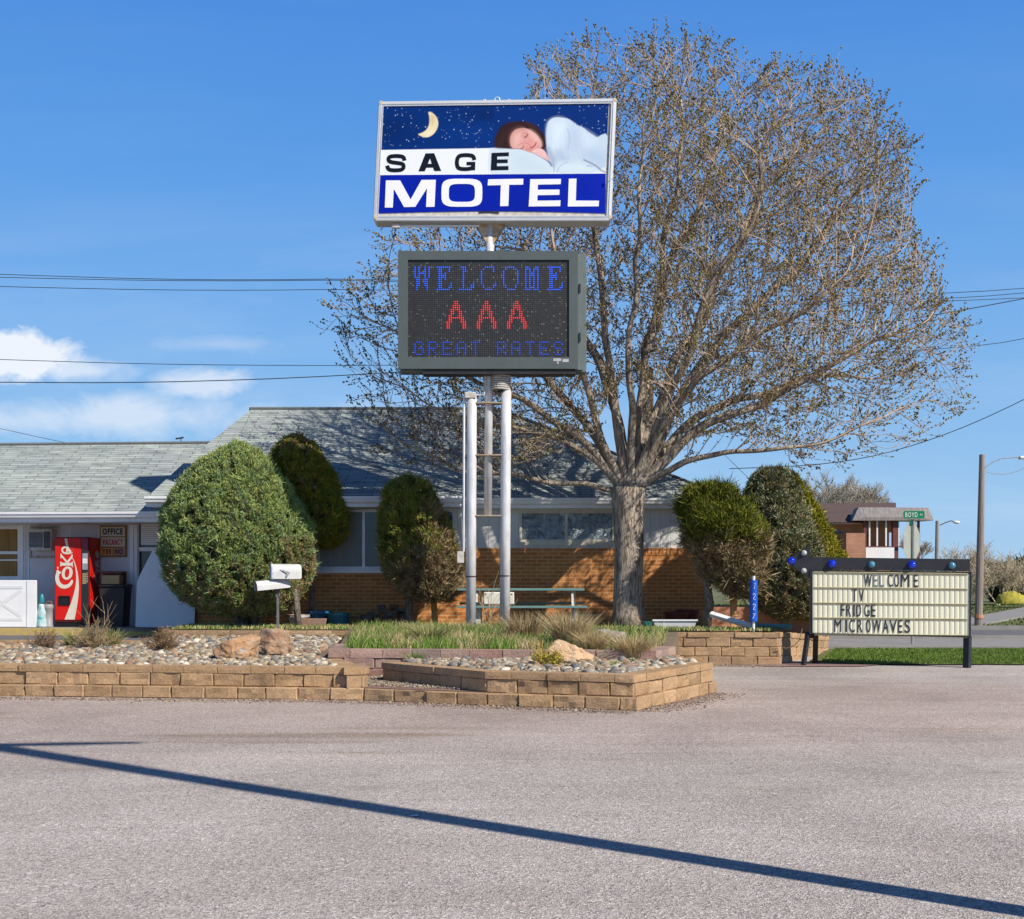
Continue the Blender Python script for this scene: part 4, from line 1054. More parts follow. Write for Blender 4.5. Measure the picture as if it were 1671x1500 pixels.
# gutters: stepped profile (fascia, K gutter)
def gutter(x0, x1, y, z, xf=None, parent=bld):
    mb = MB(xf); prof = [(0,0),(-.10,0),(-.10,-.045),(-.085,-.055),(-.07,-.11),(-.05,-.125),(0,-.125)]
    n = len(prof); b = len(mb.v)
    for x in (x0, x1): mb.v += [(x, y+p[0], z+p[1]) for p in prof]
    for i in range(n): mb.face((i, (i+1) % n, n+(i+1) % n, n+i))
    mb.face(list(range(n))); mb.face([n+i for i in range(n)][::-1])
    mb.box(x0+.01, x1-.01, y+.002, y+.03, z-.20, z-.002)
    return mb.build('gutter', M['whitetrim'], parent)
gutter(-7.15, -.98, 26.3, ZE-.01); gutter(-.94, XR+.02, 26.9, ZE-.01); gutter(-14, .12, 0, 2.82, WX)
mb = MB(); mb.box(-7.1, -1.0, 26.335, 26.9, ZE-.215, ZE-.20); mb.box(-.999, XR, 26.935, 27.2, ZE-.214, ZE-.20); mb.build('soffit', M['white'], bld)
mb = MB(WX); mb.box(-14, .3, .035, 1.9, 2.61, 2.625); mb.build('porch_soffit', M['white'], bld)
# walls: left part (front at y 27.4) and right part (27.5)
WL, WR2 = 26.85, 27.15
mb = MB(); mb.box(-6.9, -1.0, WL, 27.6, T-.1, 1.60); mb.box(-.998, XR-.3, WR2, 27.72, T-.3, 2.10); mb.box(XR-.52, XR-.3, 27.72, 35.8, T-.3, 2.10); mb.box(-7.05, -6.9, 27.2, 35, T-.1, 2.9)
mb.build('brick_wall', M['brick'], bld)
# soldier course along the top of the brick
mb = MB(); x = -.99
while x < XR-.36: mb.box(x+.004, x+.068, WR2-.012, WR2, 1.955, 2.10); x += .076
mb.build('brick_header', M['brick'], bld); mb = MB(); x = -6.88
while x < -1.08: mb.box(x+.004, x+.068, WL-.012, WL, 1.455, 1.60); x += .076
mb.build('brick_header', M['brick'], bld)
siding = newmat('painted_siding'); m, nt, b_ = siding
co = objco(nt); sx = N(nt, 'ShaderNodeSeparateXYZ'); nt.links.new(co, sx.inputs[0])
wv = mth(nt, 'FRACT', mth(nt, 'MULTIPLY', sx.outputs[0], 4.9))
gr = ramp(nt, wv, [(0, 0.0), (.04, 1.0), (.96, 1.0), (1, 0.0)])
nt.links.new(mixc(nt, gr, (.42,.41,.39), mixc(nt, noise_n(nt, co, 1.5, 4), (.60,.59,.57), (.68,.67,.65))), b_.inputs['Base Color']); b_.inputs['Roughness'].default_value = .7; bump(nt, b_, gr, .5, .01)
M['siding'] = m
def wall_holes(mb, x0, x1, y0, y1, z0, z1, holes):
    # grid split wall around rectangular holes (all share z range order)
    hs = sorted(holes); x = x0
    for (a, b, c, d) in hs:
        if a > x+1e-4: mb.box(x, a, y0, y1, z0, z1)
        if c > z0+1e-4: mb.box(a, b, y0, y1, z0, c)
        if d < z1-1e-4: mb.box(a, b, y0, y1, d, z1)
        x = b
    if x < x1: mb.box(x, x1, y0, y1, z0, z1)
lw = (PX(518, WL), PX(742, WL), PZ(930, WL)+.02, PZ(832, WL))   # left window opening
rw = (PX(848, WR2), PX(1003, WR2), PZ(884, WR2), PZ(834, WR2))
mb = MB(); wall_holes(mb, -6.9, -1.001, WL+.02, 27.6, 1.601, 2.895, [(lw[0], lw[1], lw[2], lw[3])])
wall_holes(mb, -.998, XR-.3, WR2+.02, 27.72, 2.101, 2.9, [rw]); mb.box(XR-.52, XR-.3, 27.72, 35.8, 2.101, 2.9)
mb.build('upper_wall', M['siding'], bld)
def window(x0, x1, z0, z1, y, mull, panes, fr=.045, sill=True, xf=None, parent=bld, fm=None, name='window'):
    """frame part with pane sub-parts"""
    mb = MB(xf); dpt = .05
    mb.box(x0, x1, y, y+dpt, z0, z0+fr); mb.box(x0, x1, y, y+dpt, z1-fr, z1)
    xs = [x0]+mull+[x1]
    mb.box(x0, x0+fr, y+.001, y+dpt-.001, z0+fr, z1-fr); mb.box(x1-fr, x1, y+.001, y+dpt-.001, z0+fr, z1-fr)
    for q in mull: mb.box(q-fr*.6, q+fr*.6, y+.001, y+dpt-.001, z0+fr, z1-fr)
    if sill: mb.box(x0-.06, x1+.06, y-.06, y+.03, z0-.075, z0-.003)
    f = mb.build(name, fm or M['frame'], parent)
    for i in range(len(xs)-1):
        a = xs[i]+fr*.5; c = xs[i+1]-fr*.5
        pm = MB(xf); pm.box(a, c, y+.022, y+.035, z0+fr*.5, z1-fr*.5); pm.build('pane', panes[i], f)
    return f
window(*lw, WL+.03, [PX(593, WL), PX(660, WL)], [M['curtain'], M['glass'], M['glass']])
window(*rw, WR2+.03, [PX(924, WR2)], [M['foil'], M['foil']], fm=M['cream'])
# porch wing wall with openings (local coords of the wing)
def WXi(px, yl):
    # solve local x for pixel column on plane y_local = yl
    Wi = WX.inverted(); o = Wi @ Vector((0, 0, 0)); d = (Wi @ Vector(((px-HX)/F, 1, 0)))-o; t = (yl-o.y)/d.y; return o.x+d.x*t, t
YW = 1.15
xz = lambda px, py: (WXi(px, YW)[0], EYE+(HY-py)/F*WXi(px, YW)[1])
w0 = (-13, xz(31,0)[0], xz(0,944)[1], xz(0,860)[1]); dr = (xz(226,0)[0], .35, .52, xz(0,853)[1])
M['porchwall'] = mat('white_porch_boards', (.66,.66,.67), (.58,.58,.60), rough=.6, sc=2, spec=.3)
mb = MB(WX); wall_holes(mb, -14, .5, YW, YW+.15, .45, 2.66, [w0, dr])
mb.box(-14, -13.9, YW, 7, .45, 2.5); mb.build('porch_wall', M['porchwall'], bld)
mb = MB(WX)     # battens and trim on the porch wall
for px in (40, 47, 115, 162, 213): x = xz(px, 0)[0]; mb.box(x-.012, x+.012, YW-.012, YW-.002, .46, 2.6)
for px in (216, 222): x = xz(px, 0)[0]; mb.box(x-.03, x+.03, YW-.02, YW-.003, .46, 2.6)
mb.box(w0[1], w0[1]+.10, YW-.02, YW-.003, .46, 2.6)
mb.build('wall_trim', M['whitetrim'], bld)
zc = [xz(0, 902)[1]]
f = window(w0[0], w0[1], w0[2], w0[3], YW+.03, [], [M['gold']], sill=True, xf=WX, fm=M['whitetrim'])
mb = MB(WX); mb.box(w0[0]+.05, w0[1]-.045, YW+.028, YW+.075, zc[0]-.03, zc[0]+.03); mb.box(w0[0]+.05, w0[1]-.045, YW+.026, YW+.055, zc[0]-.17, zc[0]-.14); mb.build('sash_rail', M['whitetrim'], f)
# door opening with blind above and dark glass below
mb = MB(WX); z1 = dr[3]; zb = xz(0, 890)[1]; zr = xz(0, 896)[1]
for i in range(11):
    a = zb+(z1-zb)*i/11; mb.box(dr[0]+.03, dr[0]+.42, YW+.05, YW+.075, a+.006, a+(z1-zb)/11)
dp = MB(WX); dp.box(dr[0], dr[1], YW+.09, YW+.12, .52, z1); dpo = dp.build('door', M['glass'], bld); mb.build('louvres', M['whitetrim'], dpo)
mb = MB(WX); mb.box(dr[0]+.002, dr[1], YW+.02, YW+.10, zr-.05, zr+.03); mb.box(dr[0]+.42, dr[0]+.46, YW+.02, YW+.10, zr, z1-.001); mb.build('door_rail', M['whitetrim'], dpo)
# air conditioner in the wall
ax0, az1 = xz(55, 864); ax1, az0 = xz(93, 899)
mb = MB(WX); mb.bbox(ax0, ax1, YW-.28, YW-.001, az0, az1, .015); ac = mb.build('air_conditioner', M['dullwhite'], bld)
mb = MB(WX); mb.box(ax0+.03, ax1-.18, YW-.29, YW-.279, az0+.07, az1-.07); mb.build('grille', mat('grey_grille', (.22,.23,.25), (.17,.18,.2), rough=.6), ac)
mb = MB(WX)
for i in range(12): z = az0+.08+i*(az1-az0-.16)/11; mb.box(ax0+.035, ax1-.185, YW-.297, YW-.29, z-.004, z+.004)
mb.box(ax1-.16, ax1-.02, YW-.288, YW-.279, az0+.05, az1-.05); mb.build('grille_slats', mat('grey_slats', (.10,.10,.11)), ac)
mb = MB(WX); mb.box(ax0-.07, ax0-.04, YW-.03, YW-.003, az0-.09, az1+.06); mb.box(ax0-.04, ax1+.05, YW-.031, YW-.003, az1+.03, az1+.06); mb.box(ax0-.07, ax1+.05, YW-.029, YW-.003, az0-.15, az0-.10); mb.build('wooden_surround', mat('stained_wood', (.30,.20,.12), (.5,.46,.42), sc=12), ac)
# chimney
mb = MB(); cx0 = PX(1050, 29.2); mb.bbox(cx0, cx0+.22, 29.2, 29.5, 3.9, PZ(600, 29.2), .02); mb.box(cx0-.05, cx0+.27, 29.15, 29.55, 3.7, 3.98)
mb.build('chimney', mat('tan_flue', (.50,.38,.24), (.42,.31,.2), rough=.8), bld)
# small vent and wire bracket on the wing ridge
mb = MB(); p = wx(-1.0, 3.6, 4.53); mb.tube([p, p+Vector((0,0,.13))], .012, 6); mb.tube([p+Vector((-.12,0,.10)), p+Vector((.06,0,.13))], .018, 6); mb.build('roof_bracket', M['black'], bld)

# ------------------------------------------------------------------ porch objects
def fromT(lx, ly, lz): return WX @ Vector((lx, ly, lz))
# vending machine
VD = 27.35; vx0, vx1 = PX(89, VD), PX(145.5, VD); vz0, vz1 = .50, PZ(876.5, VD); vdp = .80
vm = thing('vending_machine', ((vx0+vx1)/2, VD+.4, .5), 'red soft drink vending machine on the porch beside the black bin', 'vending machine')
red = mat('red_enamel', (.62,.012,.006), (.56,.010,.005), rough=.4, sc=2, spec=.3); dred = red
mb = MB(); mb.bbox(vx0, vx1, VD+.06, VD+vdp, vz0+.02, vz1, .02); mb.build('cabinet', red, vm)
mb = MB(); mb.bbox(vx0, vx1, VD-.005, VD+.055, vz0+.10, vz1, .012); door = mb.build('door', mat('dark_red_frame', (.16,.008,.008), (.12,.006,.006), rough=.4), vm)
zz = lambda y: PZ(865+y/9.09, VD); xx = lambda x: PX(80+x/9.09, VD)
mb = MB(); mb.bbox(xx(92), xx(480), VD-.022, VD-.006, zz(1335), zz(118), .006); mb.build('red_panel', red, door)
mb = MB(); mb.bbox(xx(483), xx(588), VD-.020, VD-.006, zz(1335), zz(300), .006); mb.build('selection_column', mat('dark_green_black', (.018,.028,.028), rough=.35), door)
mb = MB(); mb.bbox(xx(483), xx(588), VD-.021, VD-.006, zz(296), zz(118), .006); mb.build('top_badge', mat('maroon_badge', (.20,.01,.035), rough=.35), door)
fn = lambda x, y, w: (xx(x), VD-.022-w, zz(y))
mb = MB()
C_ = smoothp([(178,632),(150,632),(128,662),(122,720),(140,785),(185,832),(240,846),(300,826),(338,785),(348,742)], 2)
n_ = len(C_)
mb.shape([rbn(C_, [14+46*math.sin(math.pi*min(1, i/(n_-1)*.92+.04))**.8 for i in range(n_)])], fn, 0, .003)
mb.shape([[(112,610),(128,600),(186,622),(182,648),(150,640),(118,650)]], fn, .0032, .004)
mb.shape([[(x+(y-640)*-.10, y) for x, y in super_e(276, 640, 80, 98, 2.1)][::-1], [(x+(y-640)*-.10, y) for x, y in super_e(274, 640, 34, 66, 2.1)]], fn, .0042, .0058)
mb.shape([[(172,540),(172,472),(188,470),(192,486),(344,486),(344,470),(358,470),(358,552),(344,552),(344,530),(192,530),(188,540)]], fn, 0, .004)
mb.shape([[(262,488),(196,404),(192,420),(176,420),(176,352),(192,352),(194,366),(276,462),(338,380),(338,362),(356,362),(356,428),(340,428),(292,488)]], fn, .0042, .006)
e_ = smoothp([(270,336),(278,262),(240,250),(204,272),(200,318),(230,344),(290,350),(345,334),(356,300),(336,262)], 2)
mb.shape([rbn(e_, 25)], fn, .001, .005)
mb.shape([[(236,128),(278,128),(286,205),(304,270),(340,318),(310,338),(276,300),(252,220)]], fn, .0055, .007)
L_ = smoothp([(358,430),(392,540),(412,680),(402,830),(355,1020),(290,1190),(236,1328)], 2); R__ = smoothp([(384,1328),(420,1140),(444,960),(450,800),(432,640),(402,520),(366,425)], 2)
mb.shape([L_+R__], fn, 0, .0035)
mb.shape([[(130,612),(150,606),(150,596),(130,590)]], fn, 0, .002); mb.shape([[(128,578),(146,574),(146,548),(128,545)]], fn, 0, .002)
mb.build('logo_lettering', mat('cream_lettering', (.66,.62,.52), (.62,.58,.48), rough=.5), door)
# side of the cabinet : cropped lettering
sf = lambda x, y, w: (vx1+w, VD+.08+(x-600)/150*.70, EYE+(HY-(865+y/9.09))/F*VD)
mb = MB(); C2 = smoothp([(668,620),(662,700),(680,770),(715,790),(738,740),(732,690),(712,700)], 2); mb.shape([rbn(C2, 22)], sf, .001, .004)
mb.shape([[(672,560),(682,600),(720,640),(728,600),(700,570)]], sf, .001, .004); mb.shape([[(665,470),(672,540),(725,560),(725,530),(700,500),(725,450),(700,430),(690,470)]], sf, .001, .004)
mb.shape([[(672,330),(690,300),(720,330),(725,390),(700,420),(675,390)]], sf, .001, .004)
mb.shape([[(690,1400),(715,1400),(722,1150),(712,1100),(704,1230)]], sf, .001, .004); mb.build('side_lettering', mat('pale_lettering', (.62,.55,.50), rough=.5), vm)
mb = MB(); mb.bbox(xx(500), xx(580), VD-.034, VD-.021, zz(592), zz(345), .003); mb.build('coin_unit', mat('grey_metal', (.42,.45,.47), (.3,.32,.34), metal=.4, rough=.35), door)
mb = MB(); mb.bbox(xx(505), xx(576), VD-.040, VD-.033, zz(500), zz(425), .003); mb.build('display', mat('white_label', (.8,.8,.8), rough=.4), door)
mb = MB()
for i in range(5): mb.box(xx(500), xx(556), VD-.028, VD-.020, zz(668+i*33), zz(640+i*33))
mb.build('price_buttons', mat('tan_buttons', (.34,.27,.14), rough=.5), door)
mb = MB()
for i in range(6): mb.box(xx(563), xx(578), VD-.028, VD-.020, zz(645+i*26), zz(632+i*26))
mb.build('selector_lights', mat('pale_buttons', (.5,.5,.45), rough=.5), door)
mb = MB(); x0, x1, z0, z1 = xx(150), xx(318), zz(1112), zz(975)
mb.box(x0, x1, VD-.045, VD-.021, z0, z0+.02); mb.box(x0, x1, VD-.045, VD-.021, z1-.02, z1); mb.box(x0, x0+.02, VD-.044, VD-.021, z0+.02, z1-.02); mb.box(x1-.02, x1, VD-.044, VD-.021, z0+.02, z1-.02)
mb.box(x0+.02, x1-.02, VD-.026, VD-.0225, z0+.02, z1-.02); mb.build('dispenser_slot', M['dark'], door)
mb = MB(); mb.box(vx0+.01, vx1-.01, VD+.02, VD+.05, vz0, vz0+.095)
for i in range(14): x = vx0+.03+i*.049; mb.box(x, x+.02, VD+.005, VD+.019, vz0+.01, vz0+.085)
mb.build('base_grille', M['dark'], vm)
# office sign on the wall
sx0, sz1 = xz(164, 858); sx1, sz0 = xz(207.5, 909)
os_ = thing('office_sign', tuple(fromT((sx0+sx1)/2, YW-.04, sz0)), 'framed wooden office and vacancy sign on the porch wall', 'sign')
yb = YW-.055
mb = MB(WX); mb.bbox(sx0, sx1, yb, YW-.004, sz0, sz1, .008); mb.build('sign_board', mat('varnished_wood', (.32,.17,.04), (.24,.12,.03), sc=10), os_)
H_ = sz1-sz0; Wd = sx1-sx0
rows = [('OFFICE', .66, .96, (.012,.014,.05), (.62,.55,.40)), ('VACANCY', .33, .62, (.45,.012,.03), (.60,.52,.40))]
for (t_, a, c, col, bgc) in rows:
    mb = MB(WX); mb.box(sx0+.03, sx1-.03, yb-.006, yb-.001, sz0+H_*a, sz0+H_*c); pl = mb.build('sign_panel', mat('panel_'+t_.lower(), bgc, tuple(q*.92 for q in bgc), rough=.5), os_)
    mb = MB(WX); put_word(mb, t_, sx0+Wd*.12, sx1-Wd*.12, sz0+H_*(a+.05), sz0+H_*(c-.05), lambda x, y, w: (x, yb-.006-w, y), .001, .004, .038, .14); mb.build('lettering', mat('ink_'+t_.lower(), col, rough=.5), pl)
for (t_, a, c, bgc) in (('YES', .04, .50, (.72,.32,.10)), ('NO', .53, .96, (.42,.22,.16))):
    mb = MB(WX); mb.box(sx0+Wd*a, sx0+Wd*c, yb-.006, yb-.001, sz0+H_*.05, sz0+H_*.29); pl = mb.build('sign_panel', mat('panel_'+t_.lower(), bgc, tuple(q*.92 for q in bgc), rough=.5), os_)
    mb = MB(WX); put_word(mb, t_, sx0+Wd*(a+.06), sx0+Wd*(c-.06), sz0+H_*.09, sz0+H_*.25, lambda x, y, w: (x, yb-.006-w, y), .001, .004, .03, .12); mb.build('lettering', mat('ink_dark_'+t_.lower(), (.08,.01,.03), rough=.5), pl)
# bin, shelf cabinet and cardboard box
BD = 27.5
bn = thing('litter_bin', (PX(182, BD), BD+.3, .5), 'black lidded bin beside the vending machine', 'bin')
mb = MB(); a0, a1 = PX(162, BD), PX(203, BD); mb.hexa([(a0+.05,BD+.03,.5),(a1-.05,BD+.03,.5),(a1-.05,BD+.5,.5),(a0+.05,BD+.5,.5),(a0,BD,1.30),(a1,BD,1.30),(a1,BD+.53,1.30),(a0,BD+.53,1.30)]); mb.build('bin_body', mat('brown_black_plastic', (.03,.024,.026), (.022,.018,.02), rough=.5), bn)
mb = MB(); mb.bbox(a0-.02, a1+.02, BD-.03, BD+.55, 1.30, 1.37, .02); mb.build('lid', M['dark'], bn)
cb_ = thing('wooden_cabinet', (PX(192, 28.15), 28.2, .5), 'dark brown wooden cabinet against the wall behind the bin', 'cabinet')
mb = MB(WX); a0, a1 = xz(176, 0)[0], xz(207.5, 0)[0]; mb.bbox(a0, a1, YW-.30, YW-.03, .5, xz(0, 936)[1], .01); mb.build('cabinet_body', mat('dark_brown_wood', (.13,.065,.04), (.09,.045,.03), sc=8), cb_)
mb = MB(WX); mb.bbox(a0-.03, a1+.01, YW-.33, YW-.031, xz(0, 936)[1]+.001, xz(0, 934)[1]+.02, .005); mb.build('cabinet_top', mat('brown_top', (.22,.12,.07), (.16,.09,.05), sc=8), cb_)
mb = MB(); a0, a1 = PX(166, BD), PX(195, BD); mb.bbox(a0, a1, BD-.01, BD+.26, 1.372, PZ(939, BD), .006)
tag(mb.build('cardboard_box', mat('cardboard', (.48,.33,.17), (.42,.28,.14), rough=.9, sc=5)), 'small cardboard box sitting on the black bin lid', 'box')
# ash stand and teal bag
D_ = 27.25; c = P(79, 1018, D_); t = thing('ash_stand', (c.x, D_, .5), 'grey cylindrical ash stand left of the vending machine', 'ash stand')
mb = MB(); mb.lathe((c.x, D_, .5), [(.10,0),(.10,.03),(.085,.04),(.085,.36),(.10,.38),(.10,.44),(.07,.47)], 16); mb.build('stand_body', mat('grey_stand', (.30,.30,.31), rough=.5), t, True)
mb = MB(); mb.tube([(c.x-.06,D_,.97),(c.x-.03,D_,1.02),(c.x+.05,D_,1.02),(c.x+.07,D_,.96)], .012, 6); mb.build('handle', M['brownstem'], t)
c = P(67.5, 1018, D_-.1); t = thing('garden_figure', (c.x, D_-.1, .5), 'slim turquoise and white garden figure standing on the porch edge', 'garden ornament')
mb = MB(); mb.lathe((c.x, D_-.1, .5), [(.11,0),(.12,.05),(.10,.14),(.085,.22),(.09,.30),(.06,.40),(.055,.46),(.02,.50)], 14)
mb.build('figure_body', mat('turquoise_glaze', (.02,.30,.34), (.65,.68,.68), rough=.35, sc=7, rvar=.05), t, True)
mb = MB(); mb.lathe((c.x+.01, D_-.1, .98), [(.045,0),(.055,.04),(.045,.10),(.04,.16),(.015,.20)], 12); mb.build('figure_top', mat('turquoise', (.02,.26,.30), (.015,.2,.24), rough=.35), t, True)
# white half door panel with X braces at far left
GD = 27.05; t = thing('porch_panel', (PX(20, GD), GD, .5), 'white X braced low panel at the left end of the porch', 'panel')
gx0, gx1, gz0, gz1 = PX(-60, GD), PX(59, GD), .50, PZ(947, GD)
mb = MB(); mb.bbox(gx0, gx1, GD, GD+.06, gz0+.01, gz1, .008); mb.build('panel_board', M['whitetrim'], t)
mb = MB(); e0 = PX(37, GD)
mb.box(gx0, e0, GD-.008, GD-.002, gz0+.14, gz0+.20); mb.box(gx0, e0, GD-.008, GD-.002, gz1-.17, gz1-.11)
cxm = PX(5, GD); zm = (gz0+gz1)/2
for (xa, za, xb, zb_) in ((PX(-27, GD), gz0+.22, e0-.03, gz1-.2), (PX(-27, GD), gz1-.2, e0-.03, gz0+.22)):
    d = Vector((xb-xa, zb_-za)).normalized(); nn = Vector((-d.y, d.x))*.035; o = -.006 if za < zb_-0 and xa < 0 and za < gz1-.3 else -.005
    mb.hexa([(xa-nn.x,GD+o,za-nn.y),(xb-nn.x,GD+o,zb_-nn.y),(xb-nn.x,GD-.002,zb_-nn.y),(xa-nn.x,GD-.002,za-nn.y),(xa+nn.x,GD+o,za+nn.y),(xb+nn.x,GD+o,zb_+nn.y),(xb+nn.x,GD-.002,zb_+nn.y),(xa+nn.x,GD-.002,za+nn.y)])
mb.build('brace', M['white'], t)
mb = MB(); mb.box(PX(44, GD), gx1-.002, GD-.012, GD-.001, gz0+.01, gz1-.01); mb.build('edge_board', M['whitetrim'], t)
# leaning white panel at right end of the porch
LD = 26.75; mb = MB(); q = [(222,1023),(222,950),(228,935),(246,898),(318,898),(318,1025)]
mb.shape([[(PX(a, LD), max(.36, PZ(b, LD))) for a, b in q]], lambda x, y, w: (x, LD-w+(y-.5)*.12, y), 0, .05)
tag(mb.build('white_ramp_panel', M['whitetrim']), 'large plain white sloping panel left of the largest juniper', 'panel')

# ------------------------------------------------------------------ pole sign
SD_ = 23.6
sg = thing('motel_sign', (PX(798, SD_), SD_, .5), 'tall motel pole sign with sleeping woman picture above an LED board', 'sign')
def sp(px, py, dd=0): return Vector((PX(px, SD_), SD_+dd, PZ(py, SD_)))
def pole(name, pxs, r, parent=sg, m=None, n=18, dd=0):
    mb = MB(); pts = [sp(a, b, dd) for a, b in pxs]; mb.tube(pts, r, n); return mb.build(name, m or M['steel'], parent, False)
def spole(a, b, ya, yb, r, dd):
    o = pole('pole', [(a, ya), ((a*.75+b*.25), ya*.75+yb*.25), ((a+b)/2, (ya+yb)/2), (b, yb)], r, dd=dd); o.data.polygons.foreach_set('use_smooth', [len(p.vertices) == 4 for p in o.data.polygons]); return o
spole(770, 768, 648, 1052, .088, 0); spole(826, 823.5, 636, 1052, .090, 0); spole(800, 796, 362, 843, .072, .10)
for (x, y, r) in ((768.3, 941, .0915), (823.8, 940, .0935)):
    mb = MB(); mb.tube([sp(x, y-1), sp(x, y+1)], r, 18); mb.build('pole_collar', M['black'], sg)
for y in (658, 743, 842):
    mb = MB(); a = sp(762, y); b2 = sp(830, y); mb.bbox(a.x, b2.x, SD_-.06, SD_+.20, a.z-.012, a.z+.012, .004); mb.build('cross_plate', M['rust'], sg)
pole('conduit', [(757.5, 648), (757, 900)], .024, m=M['whitetrim'], n=8)
mb = MB(); a = sp(746, 919); b2 = sp(757, 900); mb.bbox(a.x, b2.x, SD_-.05, SD_+.05, a.z, b2.z, .006); mb.build('junction_box', M['dullwhite'], sg)
mb = MB(); a = sp(758, 651); b2 = sp(777, 641); mb.bbox(a.x, b2.x, SD_-.10, SD_+.10, a.z, b2.z, .01); mb.build('pole_cap', M['dullwhite'], sg)
pole('conduit', [(777, 645), (790, 644), (791, 612)], .018, m=M['dullwhite'], n=8)
mb = MB()
for i in range(8):
    z = PZ(610+i*3.6, SD_); x0, x1 = PX(803.5, SD_), PX(833, SD_); pts = []
    for k in range(17): a = 2*math.pi*k/16; pts.append(((x0+x1)/2+(x1-x0)/2*math.cos(a), SD_+.12*math.sin(a), z-.010*math.cos(a)))
    mb.tube(pts, .017, 6, False)
mb.build('cable_coil', mat('coiled_cable', (.55,.52,.46), (.40,.38,.33), rough=.6), sg)
mb = MB(); a = sp(808, 606); b2 = sp(832, 640); mb.lathe(((a.x+b2.x)/2, SD_, b2.z), [(.085, 0), (.085, a.z-b2.z)], 14); mb.build('coil_drum', M['black'], sg)
# flared bracket under the cabinet
mb = MB()
for s_ in (-1, 1):
    for dd in (-.10, .16):
        a, b2, c = sp(800+s_*27, 361), sp(800+s_*2, 361), sp(800+s_*6, 396)
        pts = [Vector((q.x, SD_+.10+dd*.6, q.z)) for q in (a, b2, c)]
        mb.hexa([tuple(pts[0]), tuple(pts[0]+Vector((0,.02,0))), tuple(pts[1]+Vector((0,.02,0))), tuple(pts[1]), tuple(pts[2]), tuple(pts[2]+Vector((0,.02,0))), tuple(pts[2]+Vector((-s_*.02,.02,0))), tuple(pts[2]+Vector((-s_*.02,0,0)))])
mb.hexa([tuple(sp(784,361,.0)), tuple(sp(816,361,.0)), tuple(sp(816,361,.2)), tuple(sp(784,361,.2)), tuple(sp(788,358,-.05)), tuple(sp(812,358,-.05)), tuple(sp(812,358,.25)), tuple(sp(788,358,.25))])
mb.build('bracket', mat('rusty_cream', (.55,.46,.32), (.30,.18,.09), sc=9, rough=.7), sg)
# cabinet frame of reference from the photograph: front plane about 21.85 m away
CD = 23.45
BLc, BRc, TLc = P(608, 361, CD), P(998, 361, CD), P(617, 163.5, CD)
TLc.y += .05; Wc = (BRc-BLc).length; Hc = (TLc-BLc).length
uu = (BRc-BLc).normalized(); vv_ = (TLc-BLc).normalized(); top_rise = .055
def sc_(u, v, w):   # metres in the sign plane, w towards viewer
    p = BLc+uu*u+vv_*v; p.z += top_rise*(u/Wc)*(v/Hc); return p+Vector((0, -w, 0))
def zx_(zx, zy, w=0):   # from enlarged picture coordinates (3.979 px per px)
    v = (885-zy)/3.979*CD/F; t = (885-zy)/795; u = (zx-30-30*t)/3.979*CD/F
    v -= top_rise*(u/Wc)*(v/Hc)
    return sc_(u, v, w)
cab = MB()
def rrect(x0, x1, y0, y1, r, n=6):
    P_ = []
    for (cx, cy, a0) in ((x1-r, y0+r, -90), (x1-r, y1-r, 0), (x0+r, y1-r, 90), (x0+r, y0+r, 180)):
        for k in range(n+1): a = math.radians(a0+90*k/n); P_.append((cx+r*math.cos(a), cy+r*math.sin(a)))
    return P_
def ring(mb, prof, inset):
    """closed profile swept round rounded rectangle: prof list of (inset, w)"""
    rings = []
    for (i_, w_) in prof:
        r = max(.012, .075-i_*.8); base = len(mb.v); pr = rrect(i_, Wc-i_, i_, Hc-i_, r)
        mb.v += [tuple(sc_(a, b, w_)) for a, b in pr]; rings.append((base, len(pr)))
    for k in range(len(rings)-1):
        (a, n), (b, _) = rings[k], rings[k+1]
        for q in range(n): mb.face((a+q, a+(q+1) % n, b+(q+1) % n, b+q))
    return rings
r = ring(cab, [(0, -.42), (0, -.02), (.012, .0), (.055, .006), (.060, -.008), (.072, -.008), (.078, .004), (.092, .004), (.095, -.030)], 0)
cab.face([r[0][0]+k for k in range(r[0][1])][::-1])
cb = cab.build('sign_cabinet', M['frame'], sg)
mb = MB(); mb.add([sc_(.085, .085, -.028), sc_(Wc-.085, .085, -.028), sc_(Wc-.085, Hc-.085, -.028), sc_(.085, Hc-.085, -.028)], [(0,1,2,3)])
mb.build('face_backing', M['dullwhite'], cb)
# corner joints
for (zx, zy) in ((78, 108), (1598, 90), (48, 862), (1572, 858)):
    mb = MB(); c = zx_(zx, zy, .004); mb.lathe((c.x, c.y, c.z), [(.036, -.004), (.036, .002), (.030, .004)], 12, axis='y'); mb.build('corner_joint', mat('stained_corner', (.62,.58,.48), (.45,.36,.22), sc=14), cb)
# blue panel and letters
blue = newmat('blue_panel'); m, nt, b_ = blue; co = objco(nt)
nt.links.new(mixc(nt, noise_n(nt, co, .7, 2), (.0,.005,.20), (.0,.020,.46)), b_.inputs['Base Color']); b_.inputs['Roughness'].default_value = .45; b_.inputs['Specular IOR Level'].default_value = .12
fz = lambda x, y, w: zx_(x, y, w)
mb = MB(); bot = [(68+(1540-68)*k/16, 832-14*math.sin(math.pi*k/16)) for k in range(17)]
mb.shape([[(75,582)]+bot+[(1543,572)]], fz, -.026, -.016); mb.build('blue_panel', m, cb)
mb = MB()
wv_ = mat('white_vinyl', (.82,.82,.84), (.78,.78,.8), rough=.35)
mb = MB(); mb.shape([[(108,795),(113,617),(206,617),(275,742),(345,614),(438,613),(431,790),(376,791),(381,668),(306,790),(233,792),(165,672),(160,795)]], fz, -.0155, -.010); mb.build('letter', wv_, cb)
mb = MB(); mb.shape([super_e(608, 698, 133, 92, 4)[::-1], super_e(608, 699, 85, 59, 4)], fz, -.0155, -.010); mb.build('letter', wv_, cb)
